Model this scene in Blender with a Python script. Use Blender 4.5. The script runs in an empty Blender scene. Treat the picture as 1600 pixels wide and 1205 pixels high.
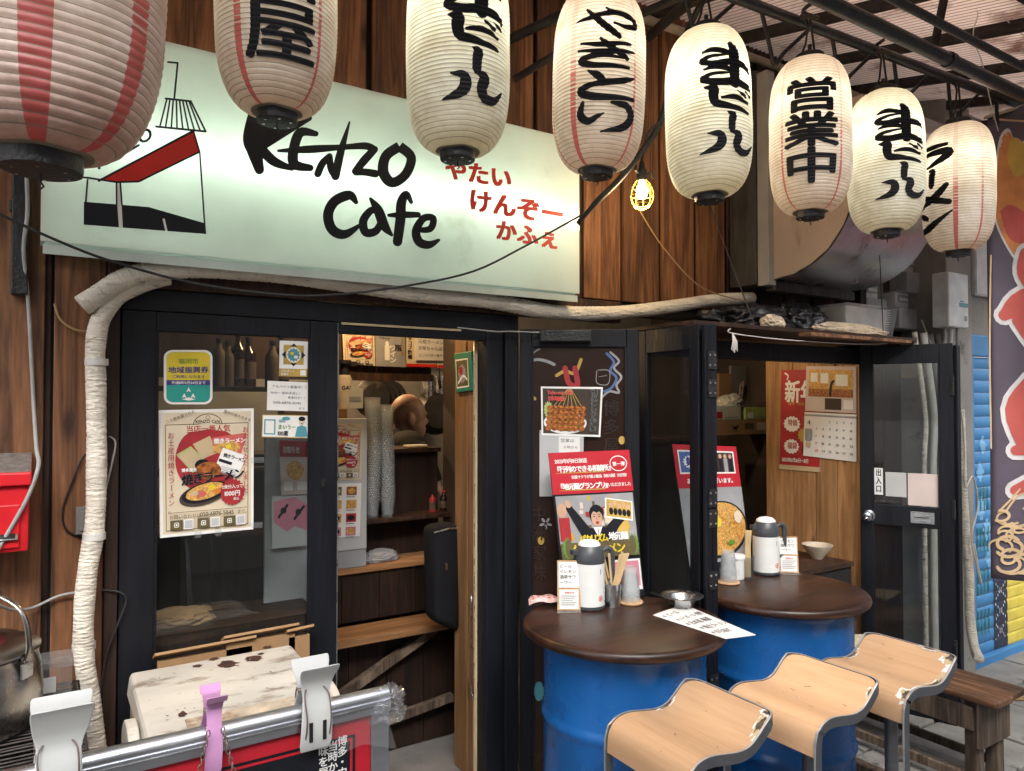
import bpy, bmesh, math, random
from mathutils import Vector as V, Matrix
random.seed(7)
R = math.radians
S = bpy.context.scene
COL = S.collection

# ------------------------------------------------------------------ camera
F_PX, CX, CY = 1150.0, 800.0, 602.5          # photograph is 1600 x 1205
YAW, PITCH, CAM_H = R(32.6), R(1.2), 1.70
cam_data = bpy.data.cameras.new('camera')
cam_data.sensor_width = 36.0
cam_data.lens = F_PX / 1600.0 * 36.0
cam_data.clip_start, cam_data.clip_end = 0.02, 500.0
cam = bpy.data.objects.new('camera', cam_data)
COL.objects.link(cam)
cam.location = (0, 0, CAM_H)
cam.rotation_euler = (math.pi / 2 + PITCH, 0, -YAW)
S.camera = cam

# ------------------------------------------------------------------ sky, sun, exposure
SUN_EL, SUN_AZ = R(42), R(203)               # overcast day, light from the street side
world = bpy.data.worlds.new('World')
S.world = world
world.use_nodes = True
wn, wl = world.node_tree.nodes, world.node_tree.links
sky = wn.new('ShaderNodeTexSky')
sky.sky_type = 'NISHITA'
sky.sun_disc = False
sky.sun_elevation = SUN_EL
sky.sun_rotation = SUN_AZ
sky.air_density, sky.dust_density, sky.ozone_density = 1.0, 4.0, 1.0
hs = wn.new('ShaderNodeHueSaturation')       # cloud cover: the blue mostly washed out
hs.inputs['Saturation'].default_value = 0.30
wl.new(sky.outputs[0], hs.inputs['Color'])
wl.new(hs.outputs[0], wn['Background'].inputs['Color'])
wn['Background'].inputs['Strength'].default_value = 0.15
sun_d = bpy.data.lights.new('sun', 'SUN')
sun_d.energy, sun_d.angle, sun_d.color = 0.9, R(40), (1.0, 0.97, 0.93)
sun = bpy.data.objects.new('sun', sun_d)
COL.objects.link(sun)
sdir = V((math.sin(SUN_AZ) * math.cos(SUN_EL), math.cos(SUN_AZ) * math.cos(SUN_EL), math.sin(SUN_EL)))
sun.rotation_euler = sdir.to_track_quat('Z', 'Y').to_euler()
S.view_settings.view_transform = 'Standard'
S.view_settings.look = 'None'
S.view_settings.exposure = 1.72
S.view_settings.gamma = 1.0
S.cycles.max_bounces = 8
S.cycles.transparent_max_bounces = 16
S.cycles.caustics_reflective = False
S.cycles.caustics_refractive = False
S.cycles.sample_clamp_indirect = 6.0

# ------------------------------------------------------------------ pixel -> place
_F = V((math.sin(YAW) * math.cos(PITCH), math.cos(YAW) * math.cos(PITCH), math.sin(PITCH)))
_R = V((math.cos(YAW), -math.sin(YAW), 0))
_U = _R.cross(_F)
_O = V((0, 0, CAM_H))
def ray(x, y): return _F + _R * ((x - CX) / F_PX) - _U * ((y - CY) / F_PX)
def PD(x, y, d): return _O + ray(x, y) * d
def PX(x, y, X): v = ray(x, y); return _O + v * (X / v.x)
def PY(x, y, Y): v = ray(x, y); return _O + v * (Y / v.y)
def PZ(x, y, z): v = ray(x, y); return _O + v * ((z - CAM_H) / v.z)

# ------------------------------------------------------------------ materials
MAT = {}
def _new(name):
    m = bpy.data.materials.new(name); m.use_nodes = True
    MAT[name] = m
    nt = m.node_tree
    return m, nt.nodes, nt.links, nt.nodes['Principled BSDF']
def mat(name, col, rough=0.6, metal=0.0, var=0.18, scale=9.0, bump=0.0, bscale=60.0, stretch=(1, 1, 1), spec=0.5, rvar=0.1, col2=None, dirt=None, coat=0.0):
    m, n, l, b = _new(name)
    tc = n.new('ShaderNodeTexCoord'); mp = n.new('ShaderNodeMapping'); mp.inputs['Scale'].default_value = stretch
    l.new(tc.outputs['Object'], mp.inputs['Vector'])
    nz = n.new('ShaderNodeTexNoise'); nz.inputs['Scale'].default_value = scale; nz.inputs['Detail'].default_value = 6
    l.new(mp.outputs[0], nz.inputs['Vector'])
    rp = n.new('ShaderNodeValToRGB'); rp.color_ramp.elements[0].position = .3; rp.color_ramp.elements[1].position = .7
    a = [max(0, c * (1 - var)) for c in col]; c2 = col2 if col2 else [min(1, c * (1 + var)) for c in col]
    rp.color_ramp.elements[0].color = (*a, 1); rp.color_ramp.elements[1].color = (*c2, 1)
    l.new(nz.outputs[0], rp.inputs[0]); out = rp.outputs[0]
    if dirt:
        dcol, dpos, dscale = dirt
        nd = n.new('ShaderNodeTexNoise'); nd.inputs['Scale'].default_value = dscale; nd.inputs['Detail'].default_value = 9; nd.inputs['Roughness'].default_value = .65
        l.new(mp.outputs[0], nd.inputs['Vector'])
        rd = n.new('ShaderNodeValToRGB'); rd.color_ramp.elements[0].position = dpos; rd.color_ramp.elements[1].position = min(1, dpos + .12)
        l.new(nd.outputs[0], rd.inputs[0])
        mx = n.new('ShaderNodeMix'); mx.data_type = 'RGBA'
        l.new(rd.outputs[0], mx.inputs[0]); l.new(out, mx.inputs[6]); mx.inputs[7].default_value = (*dcol, 1); out = mx.outputs[2]
    l.new(out, b.inputs['Base Color'])
    b.inputs['Metallic'].default_value = metal; b.inputs['Specular IOR Level'].default_value = spec
    b.inputs['Coat Weight'].default_value = coat
    mr = n.new('ShaderNodeMapRange'); mr.inputs[3].default_value = max(.02, rough - rvar); mr.inputs[4].default_value = min(1, rough + rvar)
    l.new(nz.outputs[0], mr.inputs[0]); l.new(mr.outputs[0], b.inputs['Roughness'])
    if bump:
        nb = n.new('ShaderNodeTexNoise'); nb.inputs['Scale'].default_value = bscale; nb.inputs['Detail'].default_value = 5
        l.new(mp.outputs[0], nb.inputs['Vector'])
        bp = n.new('ShaderNodeBump'); bp.inputs['Strength'].default_value = bump; bp.inputs['Distance'].default_value = .01
        l.new(nb.outputs[0], bp.inputs['Height']); l.new(bp.outputs[0], b.inputs['Normal'])
    return m
def wood(name, dark, light, axis='Z', rough=.6, knots=True, scale=1.0, bump=.35, spec=.4, soot=None):
    """stained timber: fibres along one axis, broad year rings, a few knots; every board its own cut"""
    m, n, l, b = _new(name)
    tc = n.new('ShaderNodeTexCoord'); oi = n.new('ShaderNodeObjectInfo')
    sc = n.new('ShaderNodeVectorMath'); sc.operation = 'SCALE'; sc.inputs[0].default_value = (37, 23, 51)
    l.new(oi.outputs['Random'], sc.inputs['Scale'])
    ad = n.new('ShaderNodeVectorMath'); l.new(tc.outputs['Object'], ad.inputs[0]); l.new(sc.outputs[0], ad.inputs[1])
    def mapped(s):
        k = n.new('ShaderNodeMapping'); v = [s, s, s]; v['XYZ'.index(axis)] = s * .06; k.inputs['Scale'].default_value = v
        l.new(ad.outputs[0], k.inputs['Vector']); return k
    m1, m2 = mapped(14 * scale), mapped(90 * scale)
    big = n.new('ShaderNodeTexNoise'); big.inputs['Scale'].default_value = 1; big.inputs['Detail'].default_value = 4; big.inputs['Distortion'].default_value = 1.2
    l.new(m1.outputs[0], big.inputs['Vector'])
    fine = n.new('ShaderNodeTexNoise'); fine.inputs['Scale'].default_value = 1; fine.inputs['Detail'].default_value = 6
    l.new(m2.outputs[0], fine.inputs['Vector'])
    ml = n.new('ShaderNodeMath'); ml.operation = 'MULTIPLY'; ml.inputs[1].default_value = 7
    l.new(big.outputs[0], ml.inputs[0])
    fr = n.new('ShaderNodeMath'); fr.operation = 'PINGPONG'; fr.inputs[1].default_value = 1; l.new(ml.outputs[0], fr.inputs[0])
    mixf = n.new('ShaderNodeMix'); mixf.inputs[0].default_value = .55
    l.new(fr.outputs[0], mixf.inputs[2]); l.new(fine.outputs[0], mixf.inputs[3])
    rp = n.new('ShaderNodeValToRGB'); rp.color_ramp.elements[0].position = .2; rp.color_ramp.elements[1].position = .8
    rp.color_ramp.elements[0].color = (*dark, 1); rp.color_ramp.elements[1].color = (*light, 1)
    l.new(mixf.outputs[0], rp.inputs[0]); out = rp.outputs[0]
    if knots:
        km = n.new('ShaderNodeMapping'); v = [7, 7, 7]; v['XYZ'.index(axis)] = 2.6; km.inputs['Scale'].default_value = v
        l.new(ad.outputs[0], km.inputs['Vector'])
        vo = n.new('ShaderNodeTexVoronoi'); vo.inputs['Scale'].default_value = 1; l.new(km.outputs[0], vo.inputs['Vector'])
        kr = n.new('ShaderNodeValToRGB'); kr.color_ramp.elements[0].position = .05; kr.color_ramp.elements[1].position = .17
        kr.color_ramp.elements[0].color = (.22, .2, .18, 1); kr.color_ramp.elements[1].color = (1, 1, 1, 1)
        l.new(vo.outputs['Distance'], kr.inputs[0])
        mu = n.new('ShaderNodeMix'); mu.data_type = 'RGBA'; mu.blend_type = 'MULTIPLY'; mu.inputs[0].default_value = .9
        l.new(out, mu.inputs[6]); l.new(kr.outputs[0], mu.inputs[7]); out = mu.outputs[2]
    # weathered, blackened streaks and board to board tone
    st = n.new('ShaderNodeTexNoise'); st.inputs['Scale'].default_value = 1; st.inputs['Detail'].default_value = 7; st.inputs['Roughness'].default_value = .7
    m3 = mapped(9 * scale); m3.inputs['Scale'].default_value['XYZ'.index(axis)] = 1.6
    l.new(m3.outputs[0], st.inputs['Vector'])
    sr = n.new('ShaderNodeValToRGB'); sr.color_ramp.elements[0].position = .36; sr.color_ramp.elements[1].position = .62
    sr.color_ramp.elements[0].color = (*(soot or (.32, .3, .3)), 1); sr.color_ramp.elements[1].color = (1, 1, 1, 1)
    l.new(st.outputs[0], sr.inputs[0])
    mu2 = n.new('ShaderNodeMix'); mu2.data_type = 'RGBA'; mu2.blend_type = 'MULTIPLY'; mu2.inputs[0].default_value = .8
    l.new(out, mu2.inputs[6]); l.new(sr.outputs[0], mu2.inputs[7]); out = mu2.outputs[2]
    hv = n.new('ShaderNodeHueSaturation'); vr = n.new('ShaderNodeMapRange'); vr.inputs[3].default_value = .62; vr.inputs[4].default_value = 1.28
    l.new(oi.outputs['Random'], vr.inputs[0]); l.new(vr.outputs[0], hv.inputs['Value']); l.new(out, hv.inputs['Color'])
    l.new(hv.outputs[0], b.inputs['Base Color'])
    rr = n.new('ShaderNodeMapRange'); rr.inputs[3].default_value = max(.08, rough - .16); rr.inputs[4].default_value = min(1, rough + .2); l.new(st.outputs[0], rr.inputs[0]); l.new(rr.outputs[0], b.inputs['Roughness']); b.inputs['Specular IOR Level'].default_value = spec
    bp = n.new('ShaderNodeBump'); bp.inputs['Strength'].default_value = bump; bp.inputs['Distance'].default_value = .004
    l.new(fine.outputs[0], bp.inputs['Height']); l.new(bp.outputs[0], b.inputs['Normal'])
    return m
def flat(name, col, rough=.6, metal=0.0, spec=.4, emit=0.0):
    return mat(name, col, rough, metal, var=.05, scale=25, spec=spec, rvar=.05) if not emit else _emit(name, col, emit)
def _emit(name, col, e):
    m, n, l, b = _new(name)
    b.inputs['Base Color'].default_value = (*col, 1); b.inputs['Emission Color'].default_value = (*col, 1); b.inputs['Emission Strength'].default_value = e
    return m
def glass(name, tint=(.86, .9, .9), rough=.02, ior=1.45, haze=0.0):
    m, n, l, b = _new(name); n.remove(b)
    tr = n.new('ShaderNodeBsdfTransparent'); tr.inputs[0].default_value = (*tint, 1)
    gl = n.new('ShaderNodeBsdfGlossy'); gl.inputs['Roughness'].default_value = rough
    fz = n.new('ShaderNodeFresnel'); ge = n.new('ShaderNodeNewGeometry'); mi = n.new('ShaderNodeMix'); mi.inputs[2].default_value = ior; mi.inputs[3].default_value = 1 / ior
    l.new(ge.outputs['Backfacing'], mi.inputs[0]); l.new(mi.outputs[0], fz.inputs[0])   # same reflectance from both sides of a thin sheet
    mx = n.new('ShaderNodeMixShader'); l.new(fz.outputs[0], mx.inputs[0]); l.new(tr.outputs[0], mx.inputs[1]); l.new(gl.outputs[0], mx.inputs[2])
    out = mx.outputs[0]
    if haze:
        df = n.new('ShaderNodeBsdfDiffuse'); df.inputs[0].default_value = (.75, .77, .78, 1)
        tc = n.new('ShaderNodeTexCoord'); nz = n.new('ShaderNodeTexNoise'); nz.inputs['Scale'].default_value = 5; nz.inputs['Detail'].default_value = 8
        l.new(tc.outputs['Object'], nz.inputs['Vector'])
        mm = n.new('ShaderNodeMath'); mm.operation = 'MULTIPLY'; mm.inputs[1].default_value = haze * 2; l.new(nz.outputs[0], mm.inputs[0])
        m2 = n.new('ShaderNodeMixShader'); l.new(mm.outputs[0], m2.inputs[0]); l.new(out, m2.inputs[1]); l.new(df.outputs[0], m2.inputs[2]); out = m2.outputs[0]
    l.new(out, n['Material Output'].inputs[0])
    return m
def paper_lantern(name, col, soil, trans=.5):
    """oiled lantern paper: diffuse outside, lets the bulb through, browned towards the caps"""
    m, n, l, b = _new(name); n.remove(b)
    tc = n.new('ShaderNodeTexCoord')
    nz = n.new('ShaderNodeTexNoise'); nz.inputs['Scale'].default_value = 7; nz.inputs['Detail'].default_value = 8; nz.inputs['Roughness'].default_value = .7
    l.new(tc.outputs['Object'], nz.inputs['Vector'])
    sp = n.new('ShaderNodeSeparateXYZ'); l.new(tc.outputs['Generated'], sp.inputs[0])
    s1 = n.new('ShaderNodeMath'); s1.operation = 'SUBTRACT'; s1.inputs[1].default_value = .5; l.new(sp.outputs[2], s1.inputs[0])
    s2 = n.new('ShaderNodeMath'); s2.operation = 'ABSOLUTE'; l.new(s1.outputs[0], s2.inputs[0])
    s3 = n.new('ShaderNodeMath'); s3.operation = 'MULTIPLY_ADD'; s3.inputs[1].default_value = .55; l.new(nz.outputs[0], s3.inputs[0])
    l.new(s2.outputs[0], s3.inputs[2])
    rp = n.new('ShaderNodeValToRGB'); rp.color_ramp.elements[0].position = .52; rp.color_ramp.elements[1].position = .86
    rp.color_ramp.elements[0].color = (*col, 1); rp.color_ramp.elements[1].color = (*soil, 1)
    l.new(s3.outputs[0], rp.inputs[0])
    n2 = n.new('ShaderNodeTexNoise'); n2.inputs['Scale'].default_value = 16; n2.inputs['Detail'].default_value = 8; l.new(tc.outputs['Object'], n2.inputs['Vector'])
    r2 = n.new('ShaderNodeValToRGB'); r2.color_ramp.elements[0].position = .3; r2.color_ramp.elements[1].position = .62
    r2.color_ramp.elements[0].color = (.74, .68, .6, 1); r2.color_ramp.elements[1].color = (1, 1, 1, 1); l.new(n2.outputs[0], r2.inputs[0])
    mu = n.new('ShaderNodeMix'); mu.data_type = 'RGBA'; mu.blend_type = 'MULTIPLY'; mu.inputs[0].default_value = .8
    l.new(rp.outputs[0], mu.inputs[6]); l.new(r2.outputs[0], mu.inputs[7])
    nb = n.new('ShaderNodeTexNoise'); nb.inputs['Scale'].default_value = 45; nb.inputs['Detail'].default_value = 5; l.new(tc.outputs['Object'], nb.inputs['Vector'])
    bp = n.new('ShaderNodeBump'); bp.inputs['Strength'].default_value = .5; bp.inputs['Distance'].default_value = .004; l.new(nb.outputs[0], bp.inputs['Height'])
    df = n.new('ShaderNodeBsdfDiffuse'); tl = n.new('ShaderNodeBsdfTranslucent'); gl = n.new('ShaderNodeBsdfGlossy'); gl.inputs['Roughness'].default_value = .38
    for q in (df, tl): l.new(mu.outputs[2], q.inputs[0])
    for q in (df, tl, gl): l.new(bp.outputs[0], q.inputs['Normal'])
    mx = n.new('ShaderNodeMixShader'); mx.inputs[0].default_value = trans
    l.new(df.outputs[0], mx.inputs[1]); l.new(tl.outputs[0], mx.inputs[2])
    m2 = n.new('ShaderNodeMixShader'); m2.inputs[0].default_value = .035
    l.new(mx.outputs[0], m2.inputs[1]); l.new(gl.outputs[0], m2.inputs[2])
    l.new(m2.outputs[0], n['Material Output'].inputs[0])
    return m
def translucent(name, col, trans=.5, gloss=.06, rough=.15, dirt=None):
    m, n, l, b = _new(name); n.remove(b)
    tc = n.new('ShaderNodeTexCoord'); nz = n.new('ShaderNodeTexNoise'); nz.inputs['Scale'].default_value = 4; nz.inputs['Detail'].default_value = 9
    l.new(tc.outputs['Object'], nz.inputs['Vector'])
    rp = n.new('ShaderNodeValToRGB'); rp.color_ramp.elements[0].position = .3; rp.color_ramp.elements[1].position = .6
    rp.color_ramp.elements[0].color = (*[c * .9 for c in col], 1); rp.color_ramp.elements[1].color = (*col, 1); l.new(nz.outputs[0], rp.inputs[0]); out = rp.outputs[0]
    if dirt:
        nd = n.new('ShaderNodeTexNoise'); nd.inputs['Scale'].default_value = dirt[2]; nd.inputs['Detail'].default_value = 10; nd.inputs['Roughness'].default_value = .7; l.new(tc.outputs['Object'], nd.inputs['Vector'])
        rd = n.new('ShaderNodeValToRGB'); rd.color_ramp.elements[0].position = dirt[1]; rd.color_ramp.elements[1].position = dirt[1] + .16; l.new(nd.outputs[0], rd.inputs[0])
        mx0 = n.new('ShaderNodeMix'); mx0.data_type = 'RGBA'; l.new(rd.outputs[0], mx0.inputs[0]); l.new(out, mx0.inputs[6]); mx0.inputs[7].default_value = (*dirt[0], 1); out = mx0.outputs[2]
    df = n.new('ShaderNodeBsdfDiffuse'); tl = n.new('ShaderNodeBsdfTranslucent'); gl = n.new('ShaderNodeBsdfGlossy'); gl.inputs['Roughness'].default_value = rough
    for q in (df, tl): l.new(out, q.inputs[0])
    mx = n.new('ShaderNodeMixShader'); mx.inputs[0].default_value = trans; l.new(df.outputs[0], mx.inputs[1]); l.new(tl.outputs[0], mx.inputs[2])
    m2 = n.new('ShaderNodeMixShader'); m2.inputs[0].default_value = gloss; l.new(mx.outputs[0], m2.inputs[1]); l.new(gl.outputs[0], m2.inputs[2])
    l.new(m2.outputs[0], n['Material Output'].inputs[0])
    return m

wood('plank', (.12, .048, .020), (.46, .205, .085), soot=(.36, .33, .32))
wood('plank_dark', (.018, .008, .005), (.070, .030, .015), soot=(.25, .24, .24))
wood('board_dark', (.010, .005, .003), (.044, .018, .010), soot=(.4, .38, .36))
wood('plank_inner', (.30, .15, .06), (.52, .29, .13), soot=(.6, .55, .5), bump=.15)
wood('shelf_wood', (.26, .12, .045), (.48, .25, .11), axis='X', soot=(.55, .5, .45), bump=.15)
wood('bench_wood', (.075, .032, .014), (.34, .17, .085), axis='Y', soot=(.22, .2, .2))
wood('leg_wood', (.06, .04, .03), (.24, .18, .13), axis='Z', soot=(.3, .28, .27))
wood('table_wood', (.016, .0065, .004), (.060, .022, .012), axis='X', rough=.36, knots=False, scale=.6, bump=.25, spec=.5, soot=(.34, .32, .32))
wood('seat_wood', (.55, .335, .185), (.62, .395, .23), axis='Y', rough=.45, knots=False, bump=.04, soot=(.90, .87, .84))
mat('black_paint', (.0065, .0075, .011), .5, var=.4, scale=14, bump=.25, bscale=70, stretch=(1, 1, .12), rvar=.14, spec=.28, dirt=((.045, .038, .032), .66, 22))
mat('black_iron', (.012, .012, .014), .55, var=.4, scale=30, bump=.4, bscale=90, dirt=((.05, .042, .036), .58, 25))
mat('rust_pipe', (.018, .019, .022), .42, var=.4, scale=18, bump=.3, bscale=60, dirt=((.07, .045, .03), .6, 14))
mat('gap', (.006, .005, .005), .9)
mat('hose_tape', (.70, .64, .54), .7, var=.2, scale=16, bump=1.0, bscale=70, stretch=(.5, .5, 1.6), dirt=((.22, .18, .14), .585, 30))
mat('cable_grey', (.32, .31, .30), .6); mat('cable_black', (.016, .015, .015), .6); mat('cable_tan', (.38, .24, .11), .6)
mat('cable_white', (.62, .60, .56), .5)
mat('red_paint', (.58, .012, .02), .38, var=.12, dirt=((.25, .02, .02), .7, 20)); mat('dust', (.15, .13, .115), .95, var=.4, scale=40, bump=.6)
mat('sign_case', (.52, .60, .55), .5, var=.08, scale=10, dirt=((.10, .10, .09), .72, 14))
translucent('sign_face', (.80, .82, .77), trans=.45, gloss=.05, rough=.09, dirt=((.60, .60, .53), .60, 2.6))
mat('ink', (.010, .011, .016), .45, spec=.3); mat('ink_red', (.62, .022, .012), .5); mat('ink_white', (.80, .79, .77), .6, var=.05)
mat('lantern_ink', (.011, .011, .014), .62, spec=.25)
mat('ink_yellow', (.72, .55, .03), .55); mat('ink_green', (.02, .30, .25), .55); mat('ink_purple', (.045, .03, .20), .55)
mat('ink_pgreen', (.10, .24, .03), .55); mat('ink_brown', (.11, .085, .035), .6); mat('ink_crimson', (.36, .02, .025), .55); mat('ink_orange', (.66, .22, .03), .5)
mat('ink_gold', (.50, .33, .07), .5); mat('ink_pink', (.62, .22, .30), .5); mat('ink_grey', (.30, .30, .31), .6); mat('ink_blue', (.07, .13, .33), .5); mat('ink_teal', (.09, .30, .36), .5)
mat('skin_print', (.55, .33, .22), .6); mat('noodle', (.58, .32, .08), .5, var=.5, scale=120); mat('meat', (.20, .045, .012), .35, var=.7, scale=90, col2=(.52, .17, .04))
mat('paper', (.76, .75, .72), .75, var=.04, scale=6); mat('paper_cream', (.66, .56, .41), .75, var=.07, scale=9); mat('paper_grey', (.46, .47, .47), .7, var=.06)
mat('paper_pink', (.60, .50, .47), .8, var=.06); mat('paper_tan', (.52, .40, .24), .8, var=.1)
glass('window_glass', (.83, .86, .86), .015, haze=.005); glass('clear_plastic', (.95, .96, .97), .08, 1.4, haze=.09); glass('film', (.97, .98, .99), .10, 1.5, haze=.06); glass('cup_plastic', (.98, .99, .99), .10, 1.35, haze=.20)
glass('tumbler', (.86, .88, .90), .03, 1.5, haze=.02)
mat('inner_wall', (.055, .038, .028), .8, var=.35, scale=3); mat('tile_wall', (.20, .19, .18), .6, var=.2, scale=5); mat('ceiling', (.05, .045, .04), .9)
mat('steel', (.56, .57, .58), .28, metal=1, var=.15, scale=20, rvar=.14, dirt=((.18, .14, .11), .66, 18)); mat('steel_bright', (.72, .73, .75), .22, metal=1, var=.08, scale=15)
mat('alu', (.60, .62, .66), .32, metal=1, var=.12, scale=22, stretch=(.2, 1, 1), bump=.15, bscale=30)
mat('gun_metal', (.135, .14, .155), .42, metal=.55, var=.12, scale=20); mat('band_edge', (.55, .56, .58), .35, metal=.6)
mat('duct_side', (.42, .32, .26), .62, metal=.15, var=.16, scale=4, stretch=(1, 1, .25), dirt=((.09, .06, .045), .62, 7)); mat('duct_steel', (.40, .41, .44), .30, metal=.9, var=.25, scale=6, stretch=(1, .6, .6), rvar=.16, dirt=((.22, .13, .085), .60, 5))
mat('duct_box', (.042, .037, .033), .7, var=.6, scale=14, stretch=(1, 1, .25), bump=.5, dirt=((.18, .155, .13), .60, 16))
translucent('corrugated', (.82, .71, .65), trans=.55, gloss=.02, rough=.4, dirt=((.24, .10, .06), .54, 3.2))
mat('rafter', (.030, .023, .020), .85, var=.5, scale=20, bump=.6, dirt=((.12, .06, .04), .64, 12)); mat('bamboo', (.46, .38, .29), .6, var=.2, dirt=((.2, .13, .08), .62, 12))
mat('drum_blue', (.010, .100, .33), .26, var=.16, scale=5, rvar=.12, bump=.22, bscale=9, dirt=((.030, .042, .065), .61, 13)); mat('white_plastic', (.74, .75, .73), .4, var=.05); mat('dark_plastic', (.055, .06, .068), .38, var=.1)
mat('clip_white', (.50, .51, .50), .5, var=.07, dirt=((.38, .36, .32), .60, 14)); mat('clip_pink', (.50, .25, .45), .42); mat('hook_wire', (.25, .2, .17), .5, metal=.8)
mat('white_enamel', (.56, .52, .45), .5, var=.14, scale=7, stretch=(.4, 1, 1), dirt=((.26, .205, .15), .545, 16), bump=.2); mat('enamel_worn', (.46, .38, .28), .8, var=.3, scale=18, dirt=((.22, .13, .07), .52, 10)); mat('scuff', (.16, .22, .32), .6); mat('drum_dark', (.008, .03, .09), .5); mat('rust', (.055, .022, .012), .9, var=.5, scale=30, bump=.5)
mat('pot_steel', (.42, .40, .37), .26, metal=1, var=.35, scale=7, rvar=.12, dirt=((.10, .075, .055), .56, 9)); mat('grill_iron', (.06, .05, .046), .6, metal=.6, var=.5, scale=40)
mat('cloth_red', (.62, .42, .40), .9, var=.3, scale=60); mat('cloth_stripe', (.44, .06, .08), .9); mat('cork', (.50, .31, .16), .8, var=.2, scale=60); mat('bamboo_stick', (.58, .42, .22), .6, var=.12)
mat('shutter_blue', (.055, .24, .52), .5, var=.12, scale=5, dirt=((.04, .13, .27), .62, 9)); mat('shutter_yellow', (.74, .60, .09), .5); mat('shutter_white', (.66, .70, .72), .5); mat('shutter_ink', (.02, .025, .06), .5); mat('shutter_leaf', (.02, .20, .15), .5); mat('shutter_pale', (.20, .45, .72), .5)
mat('concrete', (.30, .285, .265), .9, var=.18, scale=4, bump=.3, dirt=((.12, .11, .10), .60, 5)); mat('concrete_dark', (.16, .15, .14), .9, var=.3, scale=5, bump=.3)
mat('paving', (.25, .24, .22), .85, var=.22, scale=7, bump=.35, bscale=90, dirt=((.075, .07, .06), .58, 9)); mat('joint', (.06, .055, .05), .95, bump=.3)
mat('banner', (.115, .095, .13), .85, var=.12, scale=6, bump=.2, bscale=8); mat('banner_red', (.55, .115, .10), .85, var=.1); mat('poster_red', (.46, .012, .025), .5, var=.06); mat('banner_orange', (.66, .27, .10), .85, var=.2, scale=9); mat('banner_yellow', (.62, .42, .10), .85); mat('banner_white', (.70, .69, .70), .85); mat('banner_cream', (.66, .48, .28), .85)
mat('meter_grey', (.30, .305, .31), .5); mat('meter_white', (.68, .69, .69), .45); mat('foam', (.80, .79, .77), .7); mat('groove_grime_shade', (.32, .24, .20), .9, var=.3, scale=10); mat('bag_black', (.010, .010, .012), .32, bump=.6, bscale=18, rvar=.12); mat('rag', (.46, .37, .27), .95, var=.25, scale=25, bump=.6)
mat('cardboard', (.32, .19, .09), .85, var=.12); mat('box_white', (.52, .52, .46), .6, var=.1); mat('lime', (.40, .50, .16), .6); mat('skin', (.56, .345, .245), .5, var=.1, scale=30, spec=.4); mat('stubble', (.40, .25, .18), .55, var=.2, scale=160)
mat('shirt', (.008, .008, .010), .9, var=.3, bump=.2, bscale=30); mat('bag_cloth', (.006, .006, .008), .9, bump=.2, spec=.2)
mat('pan_iron', (.028, .025, .023), .4, metal=.4, var=.4, scale=10, dirt=((.11, .08, .055), .62, 9)); mat('bottle_brown', (.03, .012, .006), .15, spec=.6); mat('bottle_label', (.11, .078, .05), .7); mat('gas_can', (.52, .46, .38), .4)
mat('frame_green', (.02, .20, .12), .5); mat('pane_brown_reflect', (.028, .014, .010), .24, var=.35, scale=3, rvar=.08, spec=.45); mat('ceramic', (.50, .42, .33), .4); mat('mailbox_slot', (.02, .02, .02), .5)
_emit('bulb_glow', (1.0, .80, .52), 14); _emit('tube_glow', (.88, 1.0, .95), 13); _emit('warm_lamp', (1.0, .66, .32), 22)
mat('cage_wire', (.62, .42, .08), .35, metal=.7); mat('added_bounce_wall', (.50, .47, .43), .9, var=.15, scale=2); mat('newspaper', (.50, .44, .30), .85, var=.25, scale=60)
lan_white = paper_lantern('lantern_cream', (.83, .84, .78), (.50, .42, .28))
lan_pink = paper_lantern('lantern_pink', (.80, .75, .70), (.54, .39, .29))
lan_old = paper_lantern('lantern_old', (.74, .63, .57), (.42, .25, .21), trans=.35)
mat('rib', (.23, .19, .14), .85); paper_lantern('stripe_red', (.62, .17, .17), (.46, .09, .09)); paper_lantern('stripe_pale', (.74, .60, .56), (.52, .34, .27))

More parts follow.
